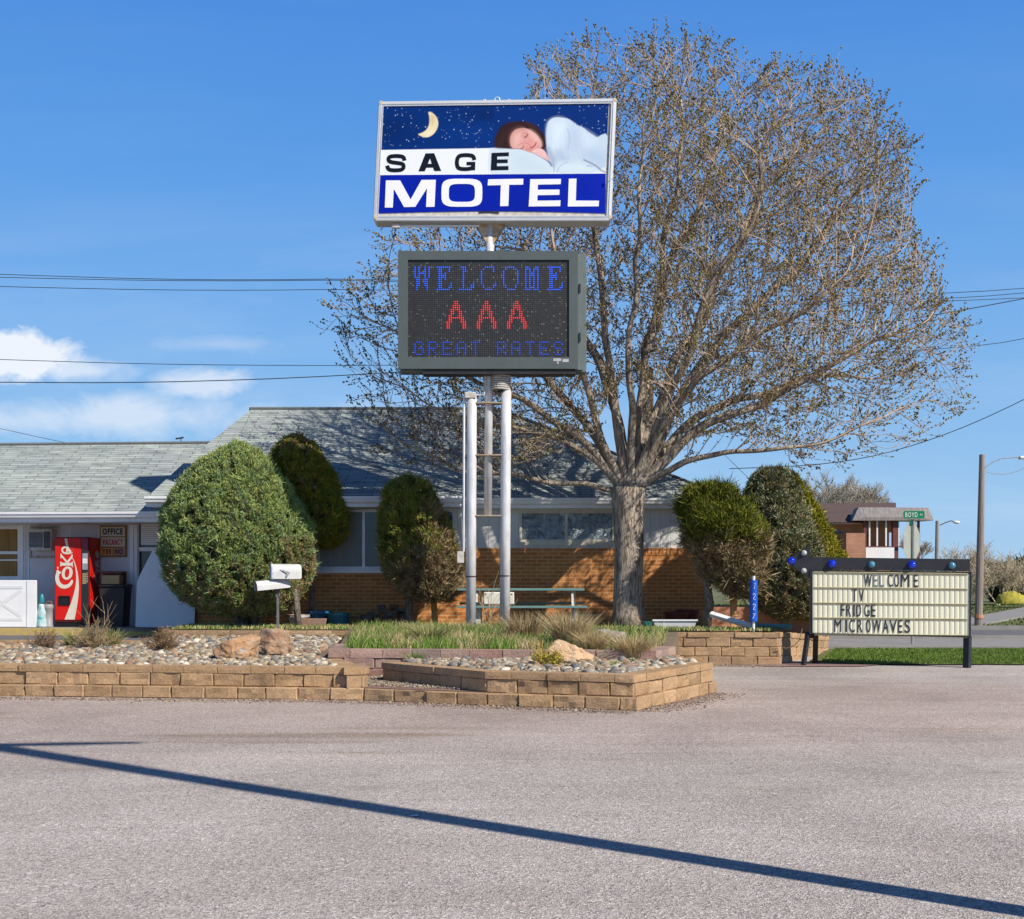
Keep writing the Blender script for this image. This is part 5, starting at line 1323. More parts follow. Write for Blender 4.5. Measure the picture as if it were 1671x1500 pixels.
mb = MB(); mb.shape([[(778,610),(1007,606),(1006,645),(915,646),(911,785),(857,786),(861,648),(775,650)]], fz, -.0155, -.010); mb.build('letter', wv_, cb)
mb = MB(); mb.shape([[(1052,609),(1252,607),(1250,642),(1102,645),(1101,678),(1243,677),(1242,712),(1100,714),(1099,750),(1250,748),(1248,786),(1043,788)]], fz, -.0155, -.010); mb.build('letter', wv_, cb)
mb = MB(); mb.shape([[(1303,606),(1353,605),(1349,749),(1500,750),(1498,787),(1297,788)]], fz, -.0155, -.010); mb.build('letter', wv_, cb)
# printed picture: woman asleep on a pillow, moon and stars
def paint_sign():
    nx, ny = 560, 176; x0, x1, y0, y1 = 70, 1562, 112, 585     # enlarged coords
    gx = np.linspace(x0, x1, nx+1); gy = np.linspace(y0, y1, ny+1)
    cx = (gx[1:]+gx[:-1])/2; cy = (gy[1:]+gy[:-1])/2
    Xg, Yg = np.meshgrid(cx, cy); Xc = Xg.ravel(); Yc = Yg.ravel()
    # shear so the left border follows the frame
    t = (Yc-112)/473
    Lft = 94-t*19; Rgt = 1560-t*17
    Xc = Lft+(Xc-x0)/(x1-x0)*(Rgt-Lft); Tp = 130-18*(Xc-94)/1466; Yc = Tp+(Yc-112)/473*(((582-10*(Xc-75)/1468))-Tp)
    C = np.tile(np.array(srgb(0, 42, 110)), (len(Xc), 1))
    C *= (1+.25*np.sin(Xc/190+1)*np.cos(Yc/90))[:, None]
    g = np.exp(-((Xc-800)**2/60000+(Yc-190)**2/4000)); C = C*(1-.35*g[:, None])
    rr = np.random.default_rng(3)
    for _ in range(230):
        sx_, sy_ = rr.uniform(90, 1550), rr.uniform(125, 405); a = rr.uniform(.15, 1)**1.5; s = rr.uniform(1.6, 3.6)
        k = np.exp(-((Xc-sx_)**2+(Yc-sy_)**2)/s**2)*a; C = C*(1-k[:, None])+k[:, None]*np.array([.6, .75, .85])
    def sdp(poly):
        d = np.full(len(Xc), 1e9); n = len(poly)
        for i in range(n):
            ax, ay = poly[i]; bx, by = poly[(i+1) % n]; ex, ey = bx-ax, by-ay
            tt = np.clip(((Xc-ax)*ex+(Yc-ay)*ey)/(ex*ex+ey*ey+1e-9), 0, 1)
            d = np.minimum(d, np.hypot(Xc-ax-tt*ex, Yc-ay-tt*ey))
        return np.where(inpoly(Xc, Yc, poly), d, -d)
    def fill(poly, col, soft=2.0, al=1.0, sm=2, closed=True):
        nonlocal C
        p = smoothp(poly, sm, True) if sm else poly
        a = np.clip(sdp(p)/soft*.5+.5, 0, 1)*al; a = a[:, None]
        C = C*(1-a)+a*(np.array(col) if not callable(col) else col())
    def stroke(pts, w_, col, al=1.0, soft=2.0): fill(rbn(smoothp(pts, 2), w_), col, soft, al, 0)
    zz8 = lambda l: [((780+a/7.595-600)*3.979, (170+b/7.595-140)*3.979) for a, b in l]
    fill([(60,418),(400,412),(812,405),(812,405),(1600,400),(1600,620),(50,620)], srgb(226, 230, 235), 2, 1, 0)
    # night sky over everything right of pillow start above bed line
    m0 = (Yc < 405-0*(Xc)) 
    # sky behind woman down to blanket
    fill([(812,405),(812,130),(1700,100),(1700,420),(1480,420),(1100,560),(830,420)], srgb(0, 42, 112), 2, 1, 0)
    for _ in range(70):
        sx_, sy_ = rr.uniform(820, 1550), rr.uniform(120, 400); a = rr.uniform(.2, 1); s = rr.uniform(1.6, 3.6)
        k = np.exp(-((Xc-sx_)**2+(Yc-sy_)**2)/s**2)*a; C = C*(1-k[:, None])+k[:, None]*np.array([.6, .75, .85])
    moon = [(382,163),(412,172),(440,200),(452,238),(446,275),(425,310),(392,333),(355,335),(313,313),(345,305),(375,285),(392,250),(394,205)]
    fill(moon, srgb(222, 208, 168), 2.5, 1, 1)
    fill([(395,195),(420,185),(432,215),(415,260),(400,240)], srgb(190, 160, 100), 14, .5)
    fill([(350,318),(400,285),(425,295),(395,325)], srgb(235, 230, 210), 12, .5)
    # pillow
    fill(zz8([(120,555),(180,540),(400,548),(560,565),(700,610),(830,690),(900,760),(935,870),(700,880),(300,880),(110,880)]), srgb(205, 218, 226), 5)
    fill(zz8([(400,600),(560,600),(720,680),(840,760),(860,870),(500,870),(420,760)]), srgb(190, 208, 219), 40, .7)
    # hair
    hair = zz8([(185,540),(190,440),(230,330),(290,250),(380,215),(520,205),(640,225),(720,270),(780,340),(830,400),(840,520),(820,590),(760,560),(600,540),(430,555),(300,550)])
    fill(hair, srgb(44, 24, 24), 6)
    fill(zz8([(200,530),(240,420),(330,300),(420,260),(500,250),(400,330),(330,430),(300,540)]), srgb(80, 50, 36), 22, .35)
    fill(zz8([(540,215),(640,240),(730,300),(780,380),(700,320),(600,260)]), srgb(80, 45, 34), 12, .5)
    for k in range(7): stroke(zz8([(215+k*16,530),(240+k*18,430),(300+k*20,320),(400+k*18,255)]), 2.2, srgb(24, 14, 16), .5, 2)
    # face
    face = zz8([(385,440),(400,370),(450,310),(530,290),(600,300),(680,345),(740,400),(780,470),(782,530),(740,570),(680,600),(630,598),(560,570),(480,550),(415,550),(390,500)])
    fill(face, srgb(216, 160, 150), 4)
    fill(zz8([(385,440),(400,370),(450,310),(530,290),(560,310),(480,360),(440,430),(430,520),(400,520)]), srgb(160, 104, 92), 26, .55)
    fill(zz8([(740,420),(780,470),(782,530),(740,570),(700,585),(740,530)]), srgb(176, 112, 104), 16, .5)
    fill(zz8([(420,400),(470,350),(520,360),(500,430),(470,500),(430,520)]), srgb(238, 192, 184), 30, .7)
    fill(zz8([(540,450),(620,430),(690,460),(720,500),(650,540),(560,520)]), srgb(214, 142, 140), 26, .6)
    fill(zz8([(610,310),(700,360),(770,460),(770,530),(720,470),(660,400)]), srgb(240, 198, 188), 20, .6)
    fill(zz8([(560,560),(620,545),(690,560),(650,598)]), srgb(182, 108, 104), 14, .6)
    stroke(zz8([(525,410),(535,380),(560,355),(600,345)]), 3, srgb(96, 56, 48), .6)       # brow
    fill(zz8([(540,400),(575,372),(610,360),(608,400),(575,425)]), srgb(180, 120, 112), 12, .5)
    stroke(zz8([(560,412),(585,405),(602,385),(604,365)]), 5.5, srgb(52, 28, 30), .9)       # closed eye
    stroke(zz8([(480,520),(495,500),(525,488),(545,490)]), 3, srgb(96, 56, 48), .6)
    stroke(zz8([(515,555),(540,552),(552,535),(553,515)]), 5, srgb(52, 28, 30), .9)
    stroke(zz8([(560,470),(600,490),(640,510),(645,530),(625,535)]), 4, srgb(190, 118, 112), .7)   # nose
    stroke(zz8([(640,545),(680,530),(705,500),(712,470)]), 9, srgb(184, 70, 78), .9)     # lips
    stroke(zz8([(650,540),(685,523),(703,497)]), 2.5, srgb(120, 44, 50), .8)
    # hand
    fill(zz8([(655,585),(690,560),(750,545),(800,560),(840,610),(880,680),(900,725),(860,705),(790,665),(720,625),(660,600)]), srgb(232, 186, 182), 4)
    stroke(zz8([(690,600),(740,600),(800,640),(870,700)]), 3, srgb(196, 134, 130), .6)
    stroke(zz8([(720,570),(760,590),(800,620)]), 2.5, srgb(205, 145, 142), .5)
    stroke(zz8([(655,600),(720,630),(790,672),(870,715)]), 4, srgb(84, 84, 100), .5, 4)
    # dressing gown
    gown = zz8([(835,500),(828,330),(850,220),(900,170),(970,155),(1090,170),(1150,200),(1210,255),(1290,280),(1360,345),(1420,380),(1470,415),(1520,375),(1610,355),(1620,860),(930,870),(925,790),(890,720),(850,600)])
    fill(gown, srgb(192, 208, 222), 4)
    for k in range(9): stroke(zz8([(880+k*62, 240+k*22), (900+k*60, 380+k*20), (880+k*70, 560+k*14), (940+k*72, 700+k*12)]), 9, srgb(158, 178, 202), .30, 12)
    for poly, c_, s_, a_ in (
        ([(870,260),(930,200),(1040,200),(1100,260),(1060,420),(980,560),(900,520)], (214, 228, 238), 40, .8),
        ([(1120,240),(1200,300),(1280,420),(1200,600),(1120,560)], (178, 198, 218), 36, .7),
        ([(1260,300),(1380,370),(1480,440),(1400,560),(1300,520)], (204, 220, 234), 30, .7),
        ([(840,520),(900,600),(960,700),(930,800),(880,690)], (140, 158, 186), 24, .8),
        ([(980,560),(1080,640),(1120,700),(1020,720),(970,640)], (160, 180, 206), 30, .7),
        ([(1280,620),(1420,560),(1590,600),(1590,820),(1500,760),(1360,700)], (172, 192, 216), 40, .8),
        ([(960,740),(1100,720),(1300,720),(1440,790),(1540,860),(970,865)], (206, 220, 230), 26, .9)):
        fill(zz8(poly), srgb(*c_), s_, a_)
    for pts, w_, c_, a_ in (([(1300,690),(1400,735),(1490,790),(1520,830),(1590,850)], 8, (50, 66, 100), .75), ([(850,230),(835,330),(836,470),(860,600)], 5, (130, 150, 180), .6),
        ([(1100,300),(1130,420),(1110,560)], 8, (160, 182, 208), .7), ([(930,740),(935,790),(930,860)], 3, (90, 105, 130), .6), ([(1340,770),(1380,765),(1410,775)], 6, (110, 128, 155), .6), ([(970,850),(1010,760),(1100,720)], 6, (150, 170, 196), .6)):
        stroke(zz8(pts), w_, srgb(*c_), a_, 5)
    # vertices
    GX, GY = np.meshgrid(gx, gy); tx = (GY-112)/473; Lv = 94-tx*19; Rv = 1560-tx*17
    VX = Lv+(GX-x0)/(x1-x0)*(Rv-Lv); Tv = 130-18*(VX-94)/1466; VY = Tv+(GY-112)/473*((582-10*(VX-75)/1468)-Tv)
    V = np.array([zx_(a, b, -.014) for a, b in zip(VX.ravel(), VY.ravel())])
    i = np.arange(nx)[None, :]+np.arange(ny)[:, None]*(nx+1); i = i.ravel()
    Fc = np.stack([i, i+nx+1, i+nx+2, i+1], 1)
    m, nt, b_ = newmat('printed_vinyl'); b_.inputs['Specular IOR Level'].default_value = .2; at = nt.nodes.new('ShaderNodeAttribute'); at.attribute_name = 'Col'
    nt.links.new(at.outputs['Color'], b_.inputs['Base Color']); b_.inputs['Roughness'].default_value = .35
    npmesh('printed_picture', V, Fc, m, cb, cols=np.clip(C, 0, 1))
paint_sign()
fz2 = lambda x, y, w: zx_(x, y, w)
mb = MB(); d0, d1 = -.0135, -.008
S_ = smoothp([(233,487),(229,465),(205,457),(152,457),(131,465),(128,482),(140,497),(212,505),(228,515),(228,538),(208,550),(150,551),(128,543),(121,520)], 2)
bv_ = mat('black_vinyl', (.006,.010,.02), rough=.5, spec=.1)
mb = MB(); mb.shape([rbn(S_, 25)], fz2, d0, d1); mb.build('letter', bv_, cb)
mb = MB(); mb.shape([[(325,557),(370,440),(426,439),(472,554),(429,555),(420,532),(376,533),(366,556)][::-1], [(386,509),(412,508),(399,470)]], fz2, d0, d1); mb.build('letter', bv_, cb)
G_ = smoothp([(688,483),(682,458),(655,451),(606,451),(580,462),(573,498),(579,533),(604,543),(660,542),(678,530)], 2)
mb = MB(); mb.shape([rbn(G_, 25)], fz2, d0, d1); mb.shape([[(638,496),(694,495),(693,549),(668,550),(668,517),(638,517)]], fz2, d0-.0003, d1+.0006); mb.build('letter', bv_, cb)
mb = MB(); mb.shape([[(800,437),(912,433),(912,457),(836,459),(836,480),(905,479),(905,502),(835,503),(835,524),(910,523),(910,548),(796,550)]], fz2, d0, d1); mb.build('letter', bv_, cb)
mb = MB(); a = zx_(720, 826, -.02); b2 = zx_(850, 829, -.02); mb.tube([a, (a+b2)/2+Vector((0,0,.012)), b2], .012, 6); mb.build('face_latch', M['black'], cb)
for q in (750, 833, 910):
    c = zx_(q, 73, -.2); mb = MB(); rr_ = .02 if q != 833 else .045
    mb.tube([c+Vector((rr_*math.cos(a), 0, rr_*math.sin(a)+rr_*.7)) for a in np.linspace(0, 2*math.pi, 13)], .007, 5, False); mb.build('lifting_ring', M['steel'], cb)
pole('lamp_tube', [(646, 370.5), (782, 370)], .016, m=M['whitetrim'], n=8, dd=-.05)
mb = MB(); a = sp(640, 374, -.05); b2 = sp(653, 367.5, -.05); mb.bbox(a.x, b2.x, SD_-.09, SD_-.01, a.z, b2.z, .008); mb.tube([sp(646,366,-.05), sp(646,360,.0)], .02, 6); mb.build('lamp_socket', M['dullwhite'], sg)
# LED board
LB = 23.35; lx0, lx1, lz0, lz1 = PX(649.5, LB), PX(943, LB), PZ(602, LB), PZ(409.5, LB)
sx0, sx1, sz0, sz1 = PX(665.6, LB), PX(928.7, LB), PZ(583, LB), PZ(424, LB)
led = None
mb = MB()
mb.shape([[(lx0,lz0),(lx1,lz0),(lx1,lz1),(lx0,lz1)], [(sx0,sz0),(sx0,sz1),(sx1,sz1),(sx1,sz0)]], lambda x, y, w: (x, LB-w, y), -.12, 0)
led = mb.build('led_board', M['bezel'], sg)
mb = MB(); hx0, hx1, hz0, hz1 = PX(652, LB), PX(957.5, LB+.04), PZ(606, LB), PZ(411.5, LB); mb.bbox(hx0, hx1, LB+.125, LB+.45, hz0, hz1, .012)
mb.box(lx1-.05, PX(951, LB), LB+.02, LB+.125, hz0+.03, hz1-.02); mb.build('housing', mat('grey_green_housing', (.15,.18,.175), (.12,.145,.14), rough=.5, sc=3), led)
mb = MB(); mb.box(PX(689, LB), PX(940, LB), LB+.02, LB+.40, PZ(610, LB), hz0-.003); mb.build('mounting_rail', M['black'], led)
scr, nt, b_ = newmat('led_screen'); co = objco(nt)
R0 = ROOT[sg.name]; pitch = (sx1-sx0)/80
sxn = N(nt, 'ShaderNodeSeparateXYZ'); nt.links.new(co, sxn.inputs[0])
gx = mth(nt, 'MULTIPLY', mth(nt, 'SUBTRACT', sxn.outputs[0], sx0-R0.x), 1/pitch); gz = mth(nt, 'MULTIPLY', mth(nt, 'SUBTRACT', sxn.outputs[2], sz0-R0.z), 48/(sz1-sz0))
fx = mth(nt, 'SUBTRACT', mth(nt, 'FRACT', gx), .5); fz_ = mth(nt, 'SUBTRACT', mth(nt, 'FRACT', gz), .5)
dd_ = mth(nt, 'SQRT', mth(nt, 'ADD', mth(nt, 'MULTIPLY', fx, fx), mth(nt, 'MULTIPLY', fz_, fz_)))
dot = ramp(nt, dd_, [(.24, 1.0), (.36, 0.0)])
cbx = N(nt, 'ShaderNodeCombineXYZ'); nt.links.new(mth(nt, 'FLOOR', gx), cbx.inputs[0]); nt.links.new(mth(nt, 'FLOOR', gz), cbx.inputs[1])
wn = nt.nodes.new('ShaderNodeTexWhiteNoise'); wn.noise_dimensions = '2D'; nt.links.new(cbx.outputs[0], wn.inputs['Vector'])
lo = ramp(nt, wn.outputs['Value'], [(0, (.028,.028,.026)), (.80, (.045,.045,.042)), (.95, (.10,.09,.08)), (1, (.24,.22,.19))])
nt.links.new(mixc(nt, dot, (.010,.010,.010), lo), b_.inputs['Base Color']); b_.inputs['Roughness'].default_value = .5
mb = MB(); mb.add([(sx0,LB+.03,sz0),(sx1,LB+.03,sz0),(sx1,LB+.03,sz1),(sx0,LB+.03,sz1)], [(0,1,2,3)]); mb.build('screen', scr, led)
def bits(mb, rows, c0, r0):
    ph = (sz1-sz0)/48
    for j, row in enumerate(rows):
        for i, ch in enumerate(row):
            if ch == '#':
                cx = sx0+(c0+i+.5)*pitch; cz = sz1-(r0+j+.5)*ph; h = pitch*.30
                mb.add([(cx+h*math.cos(k*math.pi/3), LB+.024, cz+h*math.sin(k*math.pi/3)) for k in range(6)], [(0,1,2,3,4,5)])
G12 = {
'W': ["#.#..#.#","#.#..#.#","#.#..#.#","#.####.#","#.#..#.#","#.#..#.#",".##..##.",".##..##.",".##..##.",".##..##.",".#....#.",".#....#."],
'E': ["#######.",".##...#.",".##...#.",".##.#...",".####...",".####...",".##.#...",".##.....",".##....#",".##....#",".##...##","#######."],
'L': [".###....","..##....","..##....","..#.....","..#.....","..#.....","..#.....","..#.....","..#....#","..#...##","..#...##","#######."],
'C': ["..#####.",".#....#.","#.....#.","#.......","#.......","#.......","#.......","#.......","#......#",".#....##",".#....#.","..####.."],
'O': ["..####..",".#....#.","#......#","#......#","#......#","#......#","#......#","#......#","#......#",".#....#.",".#....#.","..####.."],
'M': ["##...##.","###.###.","#.#.#.#.","#.###.#.","#.###.#.","#.#.#.#.","#.#.#.#.","#.#.#.#.","#.#.#.#.","#.#.#.#.","#.#.#.#.","###.###."]}
A14 = ["....##....","....##....","...####...","...####...","..##.##...","..##..##..","..##..##..",".##...##..",".########.",".##....##.","###....###","##......##","##......##","##......##"]
G5 = {'G': [".###.","#...#","#....","#.###","#...#","#...#",".###."], 'R': ["####.","#...#","#...#","####.","#.#..","#..#.","#...#"], 'E': ["#####","#....","#....","####.","#....","#....","#####"],
'A': [".###.","#...#","#...#","#####","#...#","#...#","#...#"], 'T': ["#####","..#..","..#..","..#..","..#..","..#..","..#.."], 'S': [".###.","#...#","#....",".###.","....#","#...#",".###."]}
def emi(name, c, e):
    m, nt, b_ = newmat(name); b_.inputs['Base Color'].default_value = (*c, 1); b_.inputs['Emission Color'].default_value = (*c, 1); b_.inputs['Emission Strength'].default_value = e; return m
eb2 = emi('dim_blue_leds', (.006,.07,.8), .7); eb = emi('blue_leds', (.008,.11,1.0), 1.1); er = emi('red_leds', (1.0,.02,.012), .9)
mb = MB()
for rows_, c0, r0_, m_ in [(G12[ch], c, 3, eb) for ch, c in zip('WELCOME', (3,14,25,36,47,58,69))]+[(A14, c, 20, er) for c in (19, 34, 49)]+[(G5[ch], c, 40, eb2) for ch, c in zip('GREATRATES', (3,10,17,24,31,44,51,58,65,72))]:
    mb = MB(); bits(mb, rows_, c0, r0_); mb.build('lit_letter', m_, led)
mb = MB(); mb.box(PX(903, LB), PX(916, LB), LB-.004, LB-.001, PZ(589.5, LB), PZ(585, LB)); mb.box(PX(918, LB), PX(928, LB), LB-.004, LB-.001, PZ(591, LB), PZ(586, LB)); mb.box(PX(909, LB), PX(911.5, LB), LB-.004, LB-.001, PZ(594, LB), PZ(590, LB)); mb.build('maker_label', mat('label_grey', (.55,.56,.56), (.3,.3,.3), sc=60), led)
for z in (470, 550):
    mb = MB(); mb.box(PX(945, LB), PX(947.5, LB), LB-.012, LB+.019, PZ(z+7, LB), PZ(z-7, LB)); mb.build('door_latch', M['black'], led)
pole('hanging_rod', [(921, 606), (921, 627)], .010, m=M['whitetrim'], n=6)

# ------------------------------------------------------------------ arrow sign
aBL, aBR = P(1322, 1036.5, 23.3), P(1585.5, 1043, 22.7); aTL = P(1322, 929.5, 23.3)
aW = (aBR-aBL).length; aH = (aTL-aBL).length; au = (aBR-aBL).normalized(); av = Vector((0, 0, 1)); an = au.cross(av).normalized()
def AP(u, v, w=0): return aBL+au*u+av*v+an*w
def az(zx, zy, w=0):   # enlarged coords (4.774 per px, origin 1270,860) -> solve along ray on the sign plane
    px, py = 1270+zx/4.774, 860+zy/4.774; d = Vector(((px-HX)/F, 1, (HY-py)/F)); o = Vector((0, 0, EYE))
    t = (aBL-o).dot(an)/d.dot(an); return o+d*t+an*w
ars = thing('arrow_sign', tuple(Vector((AP(aW/2, 0).x, AP(aW/2, 0).y, 0))), 'portable black arrow sign with blue bulbs and changeable letters on the lawn', 'sign')
fa = lambda x, y, w: az(x, y, w)
mb = MB(); mb.shape([[(55,266),(250,130),(250,235),(1493,251),(1493,345),(250,333),(246,408)]], fa, -.10, 0); mb.build('arrow_panel', mat('charcoal_paint', (.022,.024,.028), (.030,.032,.036), rough=.55), ars)
mb = MB(); mb.shape([[(55,266),(250,130),(250,130.1),(250,136),(70,266),(244,398),(246,408)]], fa, .001, .02); mb.build('arrow_rim', M['black'], ars)
mb = MB(); o_ = [(246,334),(1506,350),(1500,862),(243,835)]; i_ = [(262,345),(1494,358),(1488,850),(258,824)]
mb.shape([o_[::-1], i_], fa, -.14, .012); fr = mb.build('panel_frame', M['black'], ars)
mb = MB(); mb.shape([[(250,338),(1502,354),(1496,856),(247,830)]], fa, -.16, -.135); mb.build('back_panel', M['dark'], ars)
# corrugated letter panel
U0, U1 = .035, aW-.03; nrib = 31; V0_, V1_ = .02, aH-.015
yellow = mat('cream_acrylic', (.80,.775,.58), (.76,.73,.54), rough=.45, sc=1.5, spec=.35)
mb = MB(); pr = []
for k in range(nrib):
    x = U0+(U1-U0)*k/nrib; w_ = (U1-U0)/nrib
    for f_, d in ((0, -.013), (.05, -.009), (.12, -.006), (.5, -.0045), (.88, -.006), (.95, -.009)): pr.append((x+w_*f_, d))
pr.append((U1, -.013)); n = len(pr); rise = (P(1585.5, 935, 22.7)-aBR).z-aH
for zv in (V0_, V1_): mb.v += [tuple(AP(a, zv+(rise*a/aW if zv > .5 else 0), d)) for a, d in pr]
for k in range(n-1): mb.face((k, k+1, n+k+1, n+k))
mb.build('letter_panel', yellow, ars, True)
mb = MB()
for zy in (470, 590, 706, 832, 352): 
    a, b2 = az(280, zy, .004), az(1475, zy+12, .004); d = (b2-a); mb.tube([a, a+d*.5, b2], .010, 5)
    a, b2 = az(280, zy+10, .0), az(1475, zy+22, .0); mb.tube([a, (a+b2)/2, b2], .006, 5)
mb.build('letter_track', mat('aged_track', (.50,.46,.28), (.42,.36,.20), rough=.6, sc=9), ars)
LT = [('W',668,730,365,466),('E',742,772,365,466),('L',790,824,365,466),('C',855,893,365,466),('O',905,942,366,467),('M',955,1022,366,468),('E',1055,1088,367,469),
('T',575,615,480,580),('V',630,668,480,581),('F',487,518,598,696),('R',531,568,598,697),('I',584,597,598,697),('D',609,646,599,698),('G',672,713,600,698),('E',724,758,600,699),
('M',437,493,716,817),('I',524,535,717,818),('C',555,598,718,820),('R',617,657,719,821),('O',686,720,720,822),('W',733,802,720,822),('A',815,860,721,823),('V',868,925,721,824),('E',935,967,722,824),('S',985,1028,723,825)]
lm = mat('black_letters', (.018,.018,.022), (.03,.03,.04), rough=.45); lm2 = mat('faded_letters', (.16,.19,.24), (.22,.25,.30), rough=.45)
for k, (ch, x0, x1, y0, y1) in enumerate(LT):
    mb = MB()
    if ch == 'I': mb.shape([[(x0,y0),(x1,y0),(x1,y1),(x0,y1)]], fa, -.003, .004)
    else: put_glyph(mb, ch, x0, x1, y1, y0, fa, -.003, .004, .0)
    mb.build('letter', lm2 if k in (1, 2) else lm, ars)
def bulb(zx, zy, r, m, name='bulb'):
    mb = MB(); c = az(zx, zy, 0); V0b, F0b = ico(3)
    mb.v = [tuple(c+Vector(tuple(v*r))+an*r*.12) for v in V0b]; mb.f = [tuple(f) for f in F0b]; mb.c = [(1,1,1)]*len(F0b); mb.m = [0]*len(F0b)
    o = mb.build(name, m, ars, True)
    return o
gb = mat('blue_glass', (.005,.03,.55), (.004,.02,.45), rough=.08, spec=.8, rvar=.02); gt = mat('pale_teal_glass', (.09,.25,.34), (.06,.2,.3), rough=.1, spec=.8, rvar=.02); gw = mat('clear_glass', (.5,.52,.5), (.3,.32,.3), rough=.1, spec=.8, sc=20, rvar=.02)
for (a, b2, r, m) in ((102,266,.072,gb),(418,288,.072,gb),(727,293,.060,gt),(1041,296,.072,gb),(1353,301,.060,gt),(200,203,.050,gw),(199,342,.050,gw)): 
    bulb(a, b2, r, m)
def leg(pts, r):
    mb = MB()
    for i in range(len(pts)-1):
        a, b2 = Vector(pts[i]), Vector(pts[i+1]); mb.tube([a, b2], r, 4, ph=math.pi/4)
    return mb.build('leg', M['black'], ars)
q0 = az(225, 800, -.06); q1 = az(180, 1050, -.02); q1 = Vector((q1.x, q1.y-.15, 0)); leg([az(232, 830, -.05), q1], .048)
q2 = az(322, 1015, -.02); leg([az(292, 850, -.07), Vector((q2.x, q2.y+.35, 0))], .048)
q3 = az(1470, 1085, 0); leg([az(1478, 850, -.07), Vector((q3.x, q3.y, 0))], .072)
q4 = az(1497, 1060, 0); leg([az(1490, 860, -.09), Vector((q4.x+.02, q4.y+.28, 0))], .040)
mb = MB(); mb.tube([az(205, 842, -.06), az(305, 852, -.06)], .05, 4, ph=math.pi/4); mb.build('leg_crossbar', M['black'], ars)
mb = MB(); mb.tube([az(188, 790, -.05), az(165, 880, .0), az(130, 920, .0), az(60, 945, .05), az(15, 925, .1)], .008, 5)
tag(mb.build('power_cord', M['brownstem']), 'thin brown cord drooping from the arrow sign to the wall', 'cord')

# ------------------------------------------------------------------ small yard objects
# picnic table
PD = 24.95; pt = thing('picnic_table', (PX(860, PD), PD+.4, T), 'weathered teal picnic table with white legs behind the sign poles', 'picnic table')
X0, X1 = PX(745, PD), PX(955, PD)
mb = MB(); zt = PZ(961, PD)
for i in range(5): mb.bbox(X0, X1, PD+.28+i*.15, PD+.42+i*.15, zt-.04, zt, .005)
mb.build('table_top', M['teal'], pt)
for k, dy in enumerate((-.12, 1.12)):
    mb = MB(); zb = PZ(989, PD-.1) if k == 0 else 1.03
    for i in range(2): mb.bbox(X0+.02, X1+.03, PD+dy-.10+i*.15, PD+dy+.04+i*.15, zb-.04, zb, .005)
    mb.build('bench', M['teal'], pt)
for px in (780, 938):
    x = PX(px, PD)
    for s_ in (-1, 1):
        mb = MB(); c = PD+.63; a = Vector((x+.03*s_, c+s_*.62, T)); b2 = Vector((x+.03*s_, c+s_*.22, zt-.045)); d = (b2-a)
        mb.hexa([(a.x-.02, a.y-.05, a.z), (a.x+.02, a.y-.05, a.z), (a.x+.02, a.y+.05, a.z), (a.x-.02, a.y+.05, a.z), (b2.x-.02, b2.y-.05, b2.z), (b2.x+.02, b2.y-.05, b2.z), (b2.x+.02, b2.y+.05, b2.z), (b2.x-.02, b2.y+.05, b2.z)]); mb.build('leg', M['dullwhite'], pt)
    mb = MB(); mb.box(x-.019, x+.019, PD-.2, PD+1.28, .93, .985); mb.build('leg_brace', M['dullwhite'], pt)
    mb = MB(); mb.box(x-.05, x+.05, PD-.06, PD-.02, T, .93); mb.build('leg', M['dullwhite'], pt)
# white crate on bench
mb = MB(); wx0, wx1 = PX(789, PD-.1), PX(839, PD-.1); wz0, wz1 = PZ(986.5, PD-.1), PZ(966.5, PD-.1); mb.bbox(wx0, wx1, PD-.14, PD+.10, wz0, wz1, .015)
t = thing('white_box', ((wx0+wx1)/2, PD, wz0), 'white box standing on the front bench of the picnic table', 'box'); mb.build('box_body', mat('off_white', (.70,.68,.60), (.62,.60,.5)), t)
mb = MB()
for q in (.08, .92): x = wx0+(wx1-wx0)*q; mb.lathe((x, PD-.141, wz1-.035), [(.012, 0), (.012, .006)], 8, axis='y')
mb.build('screw', M['black'], t)
